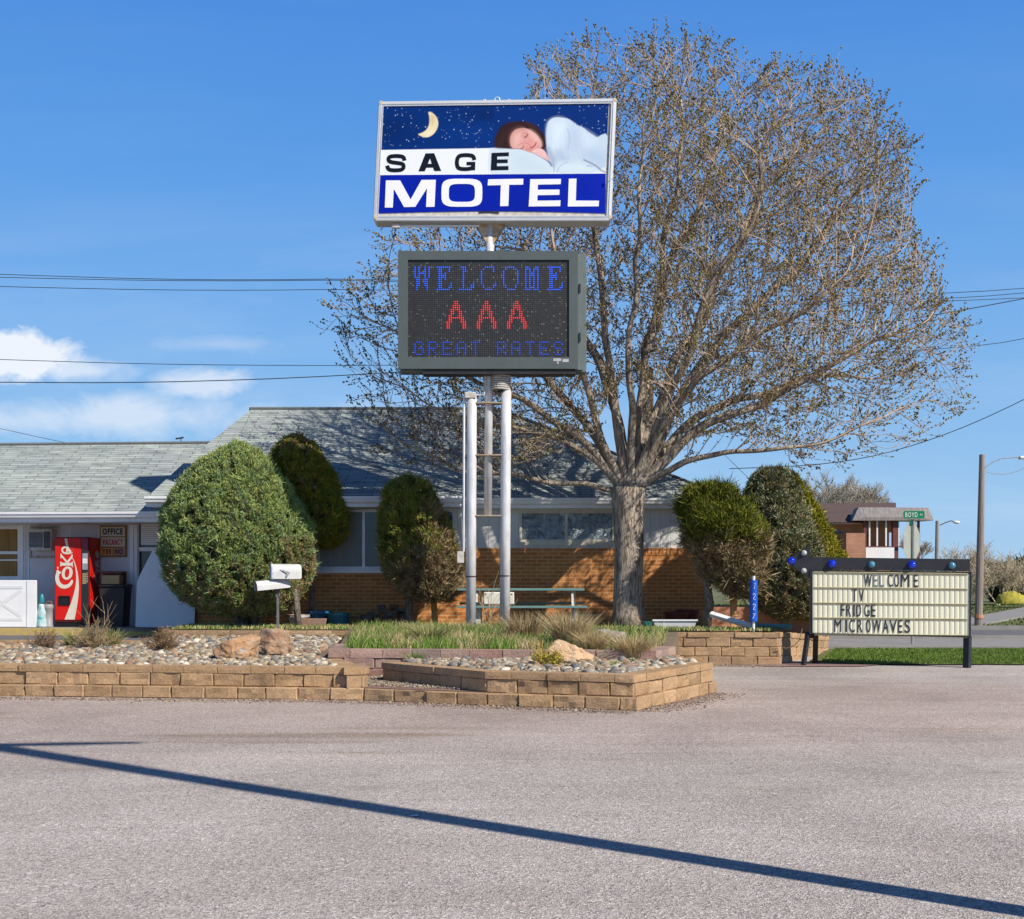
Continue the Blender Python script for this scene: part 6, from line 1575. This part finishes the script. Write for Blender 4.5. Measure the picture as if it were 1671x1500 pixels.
# mailboxes
M['mailwhite'] = mat('mailbox_enamel', (.60,.60,.60), (.52,.52,.51), rough=.5, sc=5)
MD = 24.45; mp_ = thing('mailbox_post', (PX(454, MD), MD, T), 'steel post carrying two white mailboxes in front of the largest juniper', 'mailbox')
mb = MB(); x = PX(453.5, MD); mb.box(x-.020, x+.020, MD-.02, MD+.02, T-.05, PZ(945, MD)); mb.box(x-.038, x-.021, MD-.03, MD+.03, PZ(974, MD), PZ(950, MD)); mb.box(x+.021, x+.038, MD-.03, MD+.03, PZ(974, MD), PZ(950, MD)); mb.build('post', mat('grey_post', (.17,.17,.18), (.12,.12,.13)), mp_)
def mailbox(ax0, ax1, z0, h, dpt, y, ang=0, name='mailbox', opened=False, yaw=0.0):
    """axis along x; door end at ax0"""
    pf = [(-dpt/2, 0), (dpt/2, 0), (dpt/2, h*.5)]+[(dpt/2*math.cos(a), h*.5+h*.5*math.sin(a)) for a in np.linspace(0, math.pi, 9)[1:]]
    mb = MB(); n = len(pf); R = Matrix.Rotation(yaw, 3, 'Z') @ Matrix.Rotation(ang, 3, 'Y'); o = Vector((ax0, y-(ax1-ax0)/2*math.tan(yaw), z0))
    T_ = lambda x_, y_, z_: tuple(o+R @ Vector((x_, y_, z_)))
    L = (ax1-ax0)/math.cos(yaw)
    secs = [(0.0, 1), (L-.05, 1), (L-.02, .96), (L-.004, .88), (L, .80)]
    for x_, k_ in secs: mb.v += [T_(x_, a*k_, h*.5+(b-h*.5)*k_) for a, b in pf]
    for j in range(len(secs)-1):
        for i in range(n): mb.face((j*n+i, j*n+(i+1) % n, (j+1)*n+(i+1) % n, (j+1)*n+i))
    if not opened: mb.face(list(range(n))[::-1])
    mb.face([(len(secs)-1)*n+i for i in range(n)])
    ob = mb.build(name, M['mailwhite'], mp_)
    if opened:
        mb = MB(); mb.v = [T_(.03, a*.96, b*.96+.003) for a, b in pf]; mb.face(list(range(n))[::-1]); mb.build('dark_inside', mat('mailbox_inside', (.20,.17,.15)), ob)
    else:
        mb = MB(); mb.v = [T_(-.012, a*1.03, b*1.03-.002) for a, b in pf]+[T_(.02, a*1.03, b*1.03-.002) for a, b in pf]; mb.face(list(range(n))[::-1]); 
        for i in range(n): mb.face((i, (i+1) % n, n+(i+1) % n, n+i))
        mb.build('mailbox_door', mat('faded_blue_white', (.55,.58,.64), (.30,.34,.44), sc=22), ob)
    return ob, T_, L
ob, T_, L = mailbox(PX(440, MD-.3), PX(486, MD-.3), PZ(945, MD-.3), .27, .22, MD-.05, 0, yaw=.34)
mb = MB(); yf = MD-.122
mb.shape([[(PX(456,MD-.3),PZ(929,MD-.3)),(PX(471,MD-.3),PZ(934,MD-.3)),(PX(470,MD-.3),PZ(936.5,MD-.3)),(PX(466.5,MD-.3),PZ(942.5,MD-.3)),(PX(464.5,MD-.3),PZ(942,MD-.3)),(PX(466,MD-.3),PZ(936,MD-.3))][::-1]], lambda x, y, w: (x, yf-.055+(x-PX(463,MD-.3))*.35-w, y), .001, .012); mb.build('flag', mat('grey_flag', (.32,.33,.33)), ob)
mailbox(PX(421, MD-.1), PX(470, MD-.1), PZ(964, MD-.1), .17, .15, MD-.12, math.radians(-5), opened=True, yaw=.6)
# 1227 house number post
ND = 23.75; hn = thing('house_number_post', (PX(1229.5, ND), ND, T), 'slim post with blue 1227 number sleeve on top of the block wall', 'house number')
mb = MB(); mb.tube([(PX(1229.5, ND), ND, T-.03), (PX(1230, ND), ND, PZ(940, ND))], .026, 10); mb.build('post', M['whitetrim'], hn)
mb = MB(); mb.tube([(PX(1229.5, ND), ND, PZ(1014, ND)), (PX(1230, ND), ND, PZ(947, ND))], .070, 14); sl_ = mb.build('blue_sleeve', mat('bright_blue', (.005,.10,.55), (.004,.08,.48), rough=.4), hn, False)
mb = MB(); fs = lambda x, y, w: (PX(1119.9+x/7.14, ND)+.0, ND-.069-w, PZ(860+y/7.14, ND))
mb.shape([rbn([(781,665),(795,650),(785,722)], 5)], fs, 0, .006)
for yy_ in (775, 895): mb.shape([rbn(smoothp([(768,yy_+15),(775,yy_+2),(792,yy_+2),(797,yy_+20),(785,yy_+40),(768,yy_+66),(798,yy_+68)], 2), 5)], fs, 0, .006)
mb.shape([rbn([(768,1012),(795,1010),(780,1040),(766,1068)], 5)], fs, 0, .006); mb.build('numerals', mat('white_numerals', (.8,.8,.8)), sl_)
# downspouts
mb = MB(); DD = 24.1; a = P(1160, 1002, 24.6); b2 = P(1228, 1023, DD)
mb.tube([a, a+(b2-a)*.33, a+(b2-a)*.7, b2], .055, 4, ph=math.pi/4); tag(mb.build('downspout', M['whitetrim']), 'white downspout sloping across the grass to the blue number post', 'downspout')
mb = MB(); zt = T+.05; mb.tube([(PX(1228, DD), DD, zt+.01), (PX(1262, DD-.1), DD-.1, zt), (PX(1292, DD-.25), DD-.25, zt-.01)], .045, 4, ph=math.pi/4); mb.box(PX(1228, DD)-.02, PX(1236, DD), DD-.08, DD+.06, T, T+.16)
tag(mb.build('downspout', mat('teal_metal', (.10,.24,.22), (.08,.2,.19))), 'teal downspout end lying on top of the block wall', 'downspout')
# pots and planters
def pot(px, py, D, r0, r1, h, m, label, name='flower_pot', n=18, cat='flower pot', soil=True):
    c = P(px, py, D); t = thing(name, (c.x, D, T), label, cat)
    mb = MB(); mb.lathe((c.x, D, T), [(r0, 0), (r1*.97, h-.05), (r1*1.06, h-.05), (r1*1.06, h), (r1*.93, h), (r1*.88, h-.05), (.01, h-.06)], n); mb.build('pot_body', m, t, False)
bluep = mat('blue_glaze', (.02,.13,.24), (.015,.10,.20), rough=.35)
pot(520, 1018, 26.35, .17, .24, .26, bluep, 'blue glazed pot behind the pinkish trough')
pot(552, 1020, 26.2, .20, .22, .22, mat('teal_glaze', (.02,.17,.20), (.015,.13,.16), rough=.35), 'teal blue pot right of the pinkish trough')
pot(486, 1018, 25.9, .15, .22, .20, mat('brown_pot', (.14,.03,.02), (.5,.5,.48), sc=3), 'brown and white bowl behind the grey juniper stem')
c = P(507, 1020, 25.6); mb = MB(); x0, x1 = PX(492, 25.6), PX(532, 25.6); mb.hexa([(x0+.03,25.5,T-.01),(x1-.03,25.5,T-.01),(x1-.03,25.72,T-.01),(x0+.03,25.72,T-.01),(x0,25.47,T+.13),(x1,25.47,T+.13),(x1,25.75,T+.13),(x0,25.75,T+.13)])
tag(mb.build('planter_trough', mat('pinkish_clay', (.40,.25,.19), (.34,.21,.16))), 'low pinkish clay trough beside the blue pots', 'planter')
x0, x1 = PX(1065, 24.7), PX(1136, 24.7); t = thing('planter_trough', ((x0+x1)/2, 24.7, T), 'long white planter box at the foot of the wall right of the big trunk', 'planter')
mb = MB(); mb.hexa([(x0+.05,24.62,T-.01),(x1-.05,24.62,T-.01),(x1-.05,24.8,T-.01),(x0+.05,24.8,T-.01),(x0,24.58,T+.14),(x1,24.58,T+.14),(x1,24.84,T+.14),(x0,24.84,T+.14)]); mb.build('trough_body', M['whitetrim'], t)
mb = MB(); mb.box(x0-.015, x1+.015, 24.565, 24.58, T+.125, T+.15); mb.build('trough_rim', M['whitetrim'], t)
x0, x1 = PX(1051, 24.6), PX(1064, 24.6); mb = MB(); mb.hexa([(x0+.04,24.55,T),(x1-.02,24.55,T),(x1-.02,24.7,T),(x0+.04,24.7,T),(x0,24.52,T+.11),(x1,24.52,T+.11),(x1,24.73,T+.11),(x0,24.73,T+.11)])
tag(mb.build('small_planter', mat('teal_plastic', (.02,.18,.16), (.015,.15,.13))), 'small green planter between the big trunk and the white trough', 'planter')
pot(1104, 1015, 26.4, .18, .24, .24, mat('dark_red_clay', (.22,.045,.03), (.17,.035,.025)), 'dark red clay pot behind the white trough')
pot(1122, 1015, 26.6, .16, .22, .27, mat('maroon_clay', (.20,.035,.03), (.15,.03,.025)), 'maroon clay pot nearest the pale juniper trunk')
# firewood
fw = thing('firewood_pile', (PX(635, 26.4), 26.4, T), 'dark pile of split firewood against the brick behind the browning juniper', 'firewood pile')
rf = random.Random(3)
for i in range(26):
    mb = MB(); x = PX(rf.uniform(598, 665), 26.7); k = 1-abs(x-PX(635, 26.7))/.55; z = T+.05+rf.uniform(0, max(.02, .42*k)); a = rf.uniform(-.5, .5); L = rf.uniform(.16, .30); y = 26.4+rf.uniform(-.2, .15); r = rf.uniform(.035, .06)
    d = Vector((math.cos(a)*.8, rf.uniform(-.5, .5), math.sin(a)*.4))*L; mb.tube([Vector((x, y, z))-d*.5, Vector((x, y, z))+d*.5], [r, r*.9], rf.choice([4, 5, 6])); mb.build('log', rf.choice([M['bark2'], M['brownstem'], mat('old_wood', (.20,.15,.11), (.12,.09,.07), sc=12)]), fw)
mb = MB(); D_ = 25.9
mb.hexa([(PX(706,D_),D_,T-.01),(PX(715,D_),D_,T-.01),(PX(715,D_),D_+.06,T-.01),(PX(706,D_),D_+.06,T-.01),(PX(699,D_),D_+.3,PZ(966,D_)),(PX(710,D_),D_+.3,PZ(966,D_)),(PX(710,D_),D_+.36,PZ(966,D_)),(PX(699,D_),D_+.36,PZ(966,D_))])  # orange strip added for a sunlit sliver of the brick wall
tag(mb.build('sunlit_brick_strip', mat('raw_plank', (.60,.34,.12), (.50,.27,.09), sc=9)), 'added orange brown strip standing for sunlit brick right of the browning juniper', 'sunlit strip')
mb = MB(); D_ = 25.2
mb.hexa([(PX(1194,D_),D_,T-.1),(PX(1204,D_),D_,T-.1),(PX(1204,D_),D_+.08,T-.1),(PX(1194,D_),D_+.08,T-.1),(PX(1192,D_),D_+.1,PZ(955,D_)),(PX(1203,D_),D_+.1,PZ(955,D_)),(PX(1203,D_),D_+.18,PZ(955,D_)),(PX(1192,D_),D_+.18,PZ(955,D_))])  # second added strip, coloured as brick lit between the shadows
tag(mb.build('sunlit_brick_strip', mat('sunlit_brick_b', (.60,.33,.13), (.52,.28,.10), sc=9)), 'added orange brown strip standing for sunlit brick left of the blue 1227 post', 'sunlit strip')

# ------------------------------------------------------------------ background right
# low reddish block wall behind the junipers
mb = MB(); mb.box(PX(1150, 28.4), PX(1326, 28.4), 28.4, 28.6, .0, .88); tag(mb.build('garden_wall', M['brick2']), 'low reddish brick wall seen under the grey green juniper', 'garden wall')
BG = 50.0
b2d = thing('brick_building', (PX(1380, BG), BG, 0), 'brown roofed brick building with grey shake canopy behind the arrow sign', 'building')
def bp(px, py, d=BG): return (PX(px, d), d, PZ(py, d))
mb = MB(); mb.box(PX(1255, BG), PX(1415, BG), BG, BG+.3, 0, PZ(869, BG)); mb.box(PX(1381, BG-1.2), PX(1412, BG-1.2), BG-1.2, BG-.01, 0, PZ(870, BG-1.2)); mb.build('brick_wall', M['brick2'], b2d)
mb = MB(); mb.box(PX(1255, BG), PX(1462, BG), BG+.02, BG+.3, PZ(869, BG)+.002, PZ(855, BG)); mb.box(PX(1417, BG), PX(1452, BG), BG+.1, BG+.3, 0, PZ(869, BG)); mb.build('wood_panel', mat('varnished_panel', (.50,.26,.12), (.42,.20,.09), sc=2), b2d)
mb = MB(); mb.box(PX(1255, BG-.3), PX(1462, BG-.3), BG-.3, BG+.0, PZ(856, BG-.3), PZ(854, BG-.3)); mb.box(PX(1255, BG-.3), PX(1415, BG-.3), BG-.33, BG-.3, PZ(854.5, BG-.9), PZ(852, BG-.9)); mb.build('eave_trim', mat('pale_fascia', (.45,.36,.32)), b2d)
mb = MB(); x0, x1 = PX(1250, BG-.4), PX(1463, BG-.4); mb.hexa([(x0,BG-.4,PZ(852.5,BG-.4)),(x1,BG-.4,PZ(852.5,BG-.4)),(x1,BG+8,PZ(852.5,BG-.4)),(x0,BG+8,PZ(852.5,BG-.4)),(x0,BG+3.4,PZ(822,BG+3.4)),(PX(1462,BG+3.4),BG+3.4,PZ(820.5,BG+3.4)),(PX(1462,BG+3.4),BG+3.6,PZ(820.5,BG+3.4)),(x0,BG+3.6,PZ(822,BG+3.4))]); mb.build('roof', mat('brown_shingles', (.115,.075,.065), (.085,.055,.05), sc=12, rough=.95, stretch=(1,1,6)), b2d)
CDp = 49.2; mb = MB()
t_ = [bp(1401,828,CDp+.5), bp(1515,828.5,CDp+.5)]; lo_ = [bp(1391,849.5,CDp), bp(1415,849.5,CDp), bp(1415,844,CDp), bp(1503,844,CDp), bp(1503,849.5,CDp), bp(1524,849.5,CDp)]
mb.add([lo_[0], lo_[1], lo_[2], lo_[3], lo_[4], lo_[5], t_[1], t_[0]], [(0,1,2,7), (2,3,6,7), (3,4,5,6)])
xm = PX(1458, CDp); back = [(x+(xm-x)*.12, y+1.2, z) for x, y, z in mb.v]; b = len(mb.v); mb.v += back
mb.face((b+7,b+6,b+5,b+0)); mb.face((7,6,b+6,b+7)); mb.face((0,7,b+7,b)); mb.face((6,5,b+5,b+6)); mb.face((0,b,b+5,5,4,3,2,1))
mb.build('shake_canopy', mat('weathered_shakes', (.30,.27,.26), (.17,.155,.15), sc=3, rough=.95, stretch=(7,1,.8), bmp=.6, bsc=30), b2d)
mb = MB(); mb.box(PX(1415, CDp), PX(1464, CDp), CDp+.3, CDp+.5, PZ(856, CDp), PZ(844.5, CDp)); mb.build('canopy_beam', mat('brown_beam', (.26,.14,.10)), b2d)
for px, w_, m_ in ((1414, .05, 'm'), (1464, .10, 'm'), (1502, .04, 'm'), (1421.5, .026, 'w'), (1434, .026, 'w'), (1448.5, .026, 'w'), (1469, .022, 'w')):
    mb = MB(); x = PX(px, CDp); mb.box(x-w_, x+w_, CDp+.2, CDp+.2+2*w_, 0 if m_ == 'm' else PZ(892, CDp), PZ(845, CDp)); mb.build('post', mat('maroon_post', (.16,.05,.045)) if m_ == 'm' else M['whitetrim'], b2d)
mb = MB(); mb.box(PX(1412, CDp), PX(1476, CDp), CDp+.1, CDp+.3, PZ(893, CDp), PZ(891.3, CDp)); mb.build('rail', mat('maroon_rail', (.14,.06,.05)), b2d)
mb = MB(); mb.box(PX(1413.5, CDp), PX(1460, CDp), CDp+.05, CDp+.1, PZ(925, CDp), PZ(893.5, CDp)); mb.build('white_board', M['whitetrim'], b2d)
mb = MB(); mb.box(PX(1355, BG), PX(1371, BG), BG-.04, BG-.002, PZ(870, BG), PZ(865, BG)); mb.build('window', M['glass'], b2d)
mb = MB(); mb.box(PX(1355.5, BG), PX(1358, BG), BG-.05, BG-.041, PZ(875, BG), PZ(866, BG)); mb.build('window_frame', M['whitetrim'], b2d)
# stop sign seen from behind with street name blades
ZD = 29.3; st = thing('stop_sign', (PX(1488, ZD), ZD, 0), 'back of a stop sign with green BOYD street name blades on top', 'street sign')
mb = MB(); mb.tube([(PX(1488.5, ZD), ZD, 0), (PX(1490.5, ZD), ZD, PZ(848, ZD))], .028, 8); mb.build('post', mat('galvanised', (.33,.36,.35), (.27,.3,.29), metal=.4, rough=.5), st)
mb = MB(); c = Vector((PX(1489, ZD), ZD, PZ(884, ZD))); r = .47; oc = [(r*math.cos(math.radians(22.5+45*k)), r*math.sin(math.radians(22.5+45*k))) for k in range(8)]
ya = math.radians(50); mb.shape([oc], lambda x, y, w: (c.x+x*math.cos(ya), c.y+.04+x*math.sin(ya)+w, c.z+y), 0, .01); mb.build('octagon', mat('sign_back', (.36,.37,.33), (.30,.31,.28), rough=.6), st)
grn = mat('street_sign_green', (.0,.20,.10), (.0,.18,.09), rough=.4)
mb = MB(); gx0, gx1, gz0, gz1 = PX(1474, ZD-.05), PX(1508.5, ZD-.05), PZ(846, ZD-.05), PZ(834, ZD-.05); mb.shape([rrect(gx0, gx1, gz0, gz1, .03)], lambda x, y, w: (x, ZD-.05-w, y), 0, .012); bl = mb.build('name_blade', grn, st)
mb = MB(); put_word(mb, 'BOYD', PX(1477, ZD-.05), PX(1497, ZD-.05), PZ(843.8, ZD-.05), PZ(836.5, ZD-.05), lambda x, y, w: (x, ZD-.0625-w, y), 0, .003, .0, .2); put_word(mb, 'AV', PX(1500.5, ZD-.05), PX(1505.5, ZD-.05), PZ(841.5, ZD-.05), PZ(838.5, ZD-.05), lambda x, y, w: (x, ZD-.0625-w, y), 0, .003, .0, .1); mb.build('lettering', M['whitetrim'], bl)
mb = MB(); mb.hexa([(PX(1484.5,ZD),ZD-.06,PZ(858,ZD)),(PX(1499,ZD),ZD+.30,PZ(857.5,ZD)),(PX(1499,ZD),ZD+.31,PZ(857.5,ZD)),(PX(1484.5,ZD),ZD-.05,PZ(858,ZD)),(PX(1484.5,ZD),ZD-.06,PZ(847.5,ZD)),(PX(1499,ZD),ZD+.30,PZ(847,ZD)),(PX(1499,ZD),ZD+.31,PZ(847,ZD)),(PX(1484.5,ZD),ZD-.05,PZ(847.5,ZD))]); mb.build('name_blade', grn, st)
# utility pole and street lamps
UD = 38.5; up_ = thing('utility_pole', (PX(1597, UD), UD, 0), 'weathered wooden lamp pole with an orange band across the street', 'utility pole')
mb = MB(); mb.tube([(PX(1596.5, UD), UD, -.1), (PX(1600, UD), UD, PZ(880, UD)), (PX(1602.5, UD), UD, PZ(742, UD))], [.115, .10, .075], 12); mb.build('pole', mat('weathered_pole', (.30,.25,.21), (.21,.17,.15), rough=.9, sc=6, stretch=(5,5,.4)), up_)
mb = MB(); mb.tube([(PX(1597, UD), UD, PZ(1009, UD)), (PX(1597.1, UD), UD, PZ(1003, UD))], .135, 12); mb.build('orange_band', mat('faded_orange', (.58,.27,.15)), up_)
mb = MB(); mb.tube([bp(1604,770,UD), bp(1609,762,UD), bp(1620,754,UD), bp(1635,748,UD), bp(1663,746,UD)], .014, 6); mb.tube([bp(1604,768,UD), bp(1620,773,UD), bp(1640,774,UD), bp(1660,769,UD), bp(1690,755,UD)], .009, 5); mb.build('lamp_arm', mat('grey_arm', (.38,.38,.38)), up_)
mb = MB(); c = bp(1675, 748, UD); mb.bbox(c[0]-.22, c[0]+.3, UD-.09, UD+.09, c[2]-.03, c[2]+.06, .025); mb.build('lamp_head', M['whitetrim'], up_)
U2 = 60.; sl2 = thing('street_lamp', (PX(1529, U2), U2, 0), 'distant grey street lamp with curved arm behind the arrow sign', 'street lamp')
mb = MB(); mb.tube([(PX(1528, U2), U2, 0), (PX(1530, U2), U2, PZ(850, U2))], [.12, .09], 10); mb.build('pole', mat('grey_pole', (.36,.35,.34), (.28,.27,.27)), sl2)
mb = MB(); mb.tube([bp(1532,858,U2), bp(1543,853,U2), bp(1552,850,U2), bp(1557,852,U2)], .022, 6); mb.build('lamp_arm', M['black'], sl2)
mb = MB(); c = bp(1561, 852.5, U2); V0b, F0b = ico(2); mb.v = [(c[0]+v[0]*.15, c[1]+v[1]*.1, c[2]+v[2]*.07) for v in V0b]; mb.f = [tuple(f) for f in F0b]; mb.c = [(1,1,1)]*len(F0b); mb.m = [0]*len(F0b); mb.build('lamp_head', M['whitetrim'], sl2, True)
# distant bare trees and brush
def bare(px, pyb, pyt, D, spread, n, label, m, leafpal, seed, name='bare_tree', cat='tree', lv=4, leafn=1500, r0=None, wide=False):
    rnd = random.Random(seed); c = P(px, pyb, D); H = P(px, pyt, D).z-c.z; t = thing(name, c, label, cat); S = []
    def grow(p, d, L, rr, l):
        k = 4; q = p
        for i in range(k):
            d = (d+Vector((rnd.gauss(0, .12), rnd.gauss(0, .12), rnd.gauss(.05, .05)))).normalized(); e = q+d*L/k
            S.append((tuple(q), tuple(e), rr*(1-i/k*.5), rr*(1-(i+1)/k*.5), l))
            if l > 0 and i > 0:
                for _ in range(2): grow(e, (d+Vector((rnd.gauss(0, .5*spread), rnd.gauss(0, .5*spread), rnd.gauss(.15, .25)))).normalized(), L*rnd.uniform(.5, .72), rr*.55, l-1)
            q = e
    for _ in range(n): grow(c, Vector((rnd.gauss(0, .25*spread if not wide else .6), rnd.gauss(0, .25*spread if not wide else .5), 1)).normalized(), H*.50, r0 or H*.022, lv)
    segs_mesh('branches', [s[0] for s in S], [s[1] for s in S], [max(s[2]*.8, D*.00013) for s in S], [max(s[3]*.8, D*.00011) for s in S], m, t)
    E = np.array([s[1] for s in S if s[4] < 2]); rg = np.random.default_rng(seed); idx = rg.integers(0, len(E), leafn); p = E[idx]+rg.normal(0, .05, (leafn, 3)); d = rg.normal(0, 1, (leafn, 3)); d /= np.linalg.norm(d, axis=1, keepdims=True); s = np.cross(d, rg.normal(0, 1, (leafn, 3))); s /= np.linalg.norm(s, axis=1, keepdims=True); L = H*.012
    V = np.stack([p, p+d*L+s*L*.5, p+d*L*2, p+d*L-s*L*.5], 1).reshape(-1, 3); pal = np.array(leafpal); npmesh('buds', V, np.arange(leafn*4).reshape(-1, 4), M['leaf'], t, cols=pal[rg.integers(0, len(pal), leafn)]*rg.uniform(.7, 1.2, (leafn, 1)))
greytw = mat('grey_twigs', (.42,.38,.33), (.34,.30,.25), rough=.95, sc=1, spec=.1)
tantw = mat('tan_twigs', (.55,.47,.34), (.45,.37,.26), rough=.95, sc=1, spec=.1)
OLV = [(.20,.19,.08),(.24,.22,.10),(.17,.17,.08)]
bare(1340, 900, 775, 66, 1.1, 2, 'bare spreading tree behind the brown roof at its left end', greytw, OLV, 4, leafn=1000)
bare(1378, 900, 805, 68, 1.2, 2, 'smaller pale bare tree above the middle of the brown roof', greytw, OLV, 9, leafn=1200)
bare(1415, 900, 795, 70, 1.1, 2, 'bare tree above the grey shake canopy', greytw, OLV, 13, leafn=1800)
bare(1510, 935, 870, 62, 1.2, 1, 'thin bare tree partly behind the stop sign', greytw, OLV, 17, leafn=300)
for k, (px, pyt, D, lab) in enumerate(((1600, 880, 62, 'tan bare bush directly behind the utility pole'), (1630, 905, 60, 'tan bare bush right of the utility pole'), (1660, 918, 61, 'low tan bush at the right edge of the photo'), (1575, 930, 64, 'tan bare bush left of the utility pole'))):
    bare(px, 990, pyt, D, 1.3, 6, lab, tantw, [(.36,.30,.20),(.40,.34,.22)], 30+k, name='bare_bush', cat='bush', lv=3, leafn=700, r0=.03, wide=True)
c = P(1650, 985, 57); V0b, F0b = ico(3)
tussV = [(c.x+v[0]*.65*(1+.2*noise.noise(Vector(v)*4)), c.y+v[1]*.5, max(.3, c.z+v[2]*.5*(1+.3*noise.noise(Vector(v)*5)))) for v in V0b]
o = npmesh('yellow_bush', tussV, F0b, mat('yellow_foliage', (.42,.36,.05), (.26,.24,.04), sc=6, bmp=1, bsc=12, rough=.9)); tag(o, 'small yellow bush on the far bank at the right edge', 'bush')
juniper('evergreen_bush', 'dark evergreen beyond the street at the far right edge', [(918,1690,10),(930,1685,40),(960,1680,55),(985,1680,50)], 66, (1680, 990), [(.05,.07,.035),(.07,.09,.04)], 900, tuft_r=.3, k=16, wdt=.10, seed=40, cat='bush')
# overhead wires
wirem = mat('wire', (.03,.035,.04), rough=.6)
def wire(label, pts, D, r=.012):
    pts = smoothp(pts, 2); mb = MB(); mb.tube([P(a, b, D) for a, b in pts], r, 5, False)
    tag(mb.build('overhead_wire', wirem), label, 'overhead wire', 'overhead wires')
wire('topmost overhead wire crossing the sky at the left', [(-60,445),(0,448),(320,458),(660,454),(1200,486),(1540,480),(1720,467)], 46)
wire('second overhead wire, just under the topmost one', [(-60,450),(0,453),(330,459.5),(660,456),(1200,496),(1540,489),(1720,474)], 46.3)
wire('third overhead wire from the top, above the white cloud', [(-60,465),(0,468),(330,475),(660,471),(1200,500),(1540,492),(1720,484)], 46.6)
wire('overhead wire crossing the white cloud', [(-60,584),(0,587),(300,596),(700,597),(1200,585),(1585,569),(1720,543)], 47)
wire('thicker overhead cable just below the white cloud', [(-60,623),(0,624),(250,625),(560,614),(900,590),(1300,550),(1535,513),(1720,478)], 45, .016)
wire('overhead cable dropping from the right edge behind the bare tree', [(1720,625),(1671,653),(1560,704),(1440,743),(1330,760),(1190,765)], 34, .011)
wire('pale guy wire slanting down in front of the brown roof', [(1180,740),(1250,808),(1330,880),(1390,935)], 40, .008)
wire('thin wire at the lower left running down to the porch ridge', [(-60,690),(0,699),(60,713),(110,723)], 34, .006)
# pole standing right of the camera: only its shadow falls into the picture
tip = Vector((-5.3, 12.85, 0)); Lh = 10.2; bs = tip-Vector((sd.x, sd.y, 0))/math.sin(EL)*Lh
pl_ = thing('wooden_pole', (bs.x, bs.y, 0), 'tall pole beside the lot whose long shadow crosses the gravel', 'utility pole')
mb = MB(); mb.tube([(bs.x, bs.y, -.1), (bs.x, bs.y, Lh*.5), (bs.x, bs.y, Lh)], [.10, .125, .15], 14); mb.build('pole', M['steel'], pl_)
mb = MB(); d = Vector((.95, .10, 0)).normalized(); zc_ = Lh-.45; mb.tube([Vector((bs.x, bs.y, zc_))-d*.3, Vector((bs.x, bs.y, zc_+.04))+d*.8, Vector((bs.x, bs.y, zc_+.06))+d*1.45], [.09, .09, .05], 8); mb.build('arm', M['steel'], pl_)
mb = MB(); zc_ = Lh+.3; mb.tube([Vector((bs.x, bs.y, zc_))-d*.3, Vector((bs.x, bs.y, zc_))+d*.5], [.07, .05], 8); mb.tube([(bs.x, bs.y, Lh), (bs.x, bs.y, Lh+.4)], .10, 8); mb.build('arm', M['steel'], pl_)
# dropped scraps on the lot
mb = MB(); c = Vector((PX(676, 8.85), 8.85, .004)); mb.add([(c.x-.03,c.y-.02,.006),(c.x+.03,c.y-.01,.008),(c.x+.02,c.y+.03,.012),(c.x-.025,c.y+.02,.006)], [(0,1,2,3)]); tag(mb.build('paper_scrap', M['whitetrim']), 'tiny white paper scrap beside the long pole shadow', 'litter')
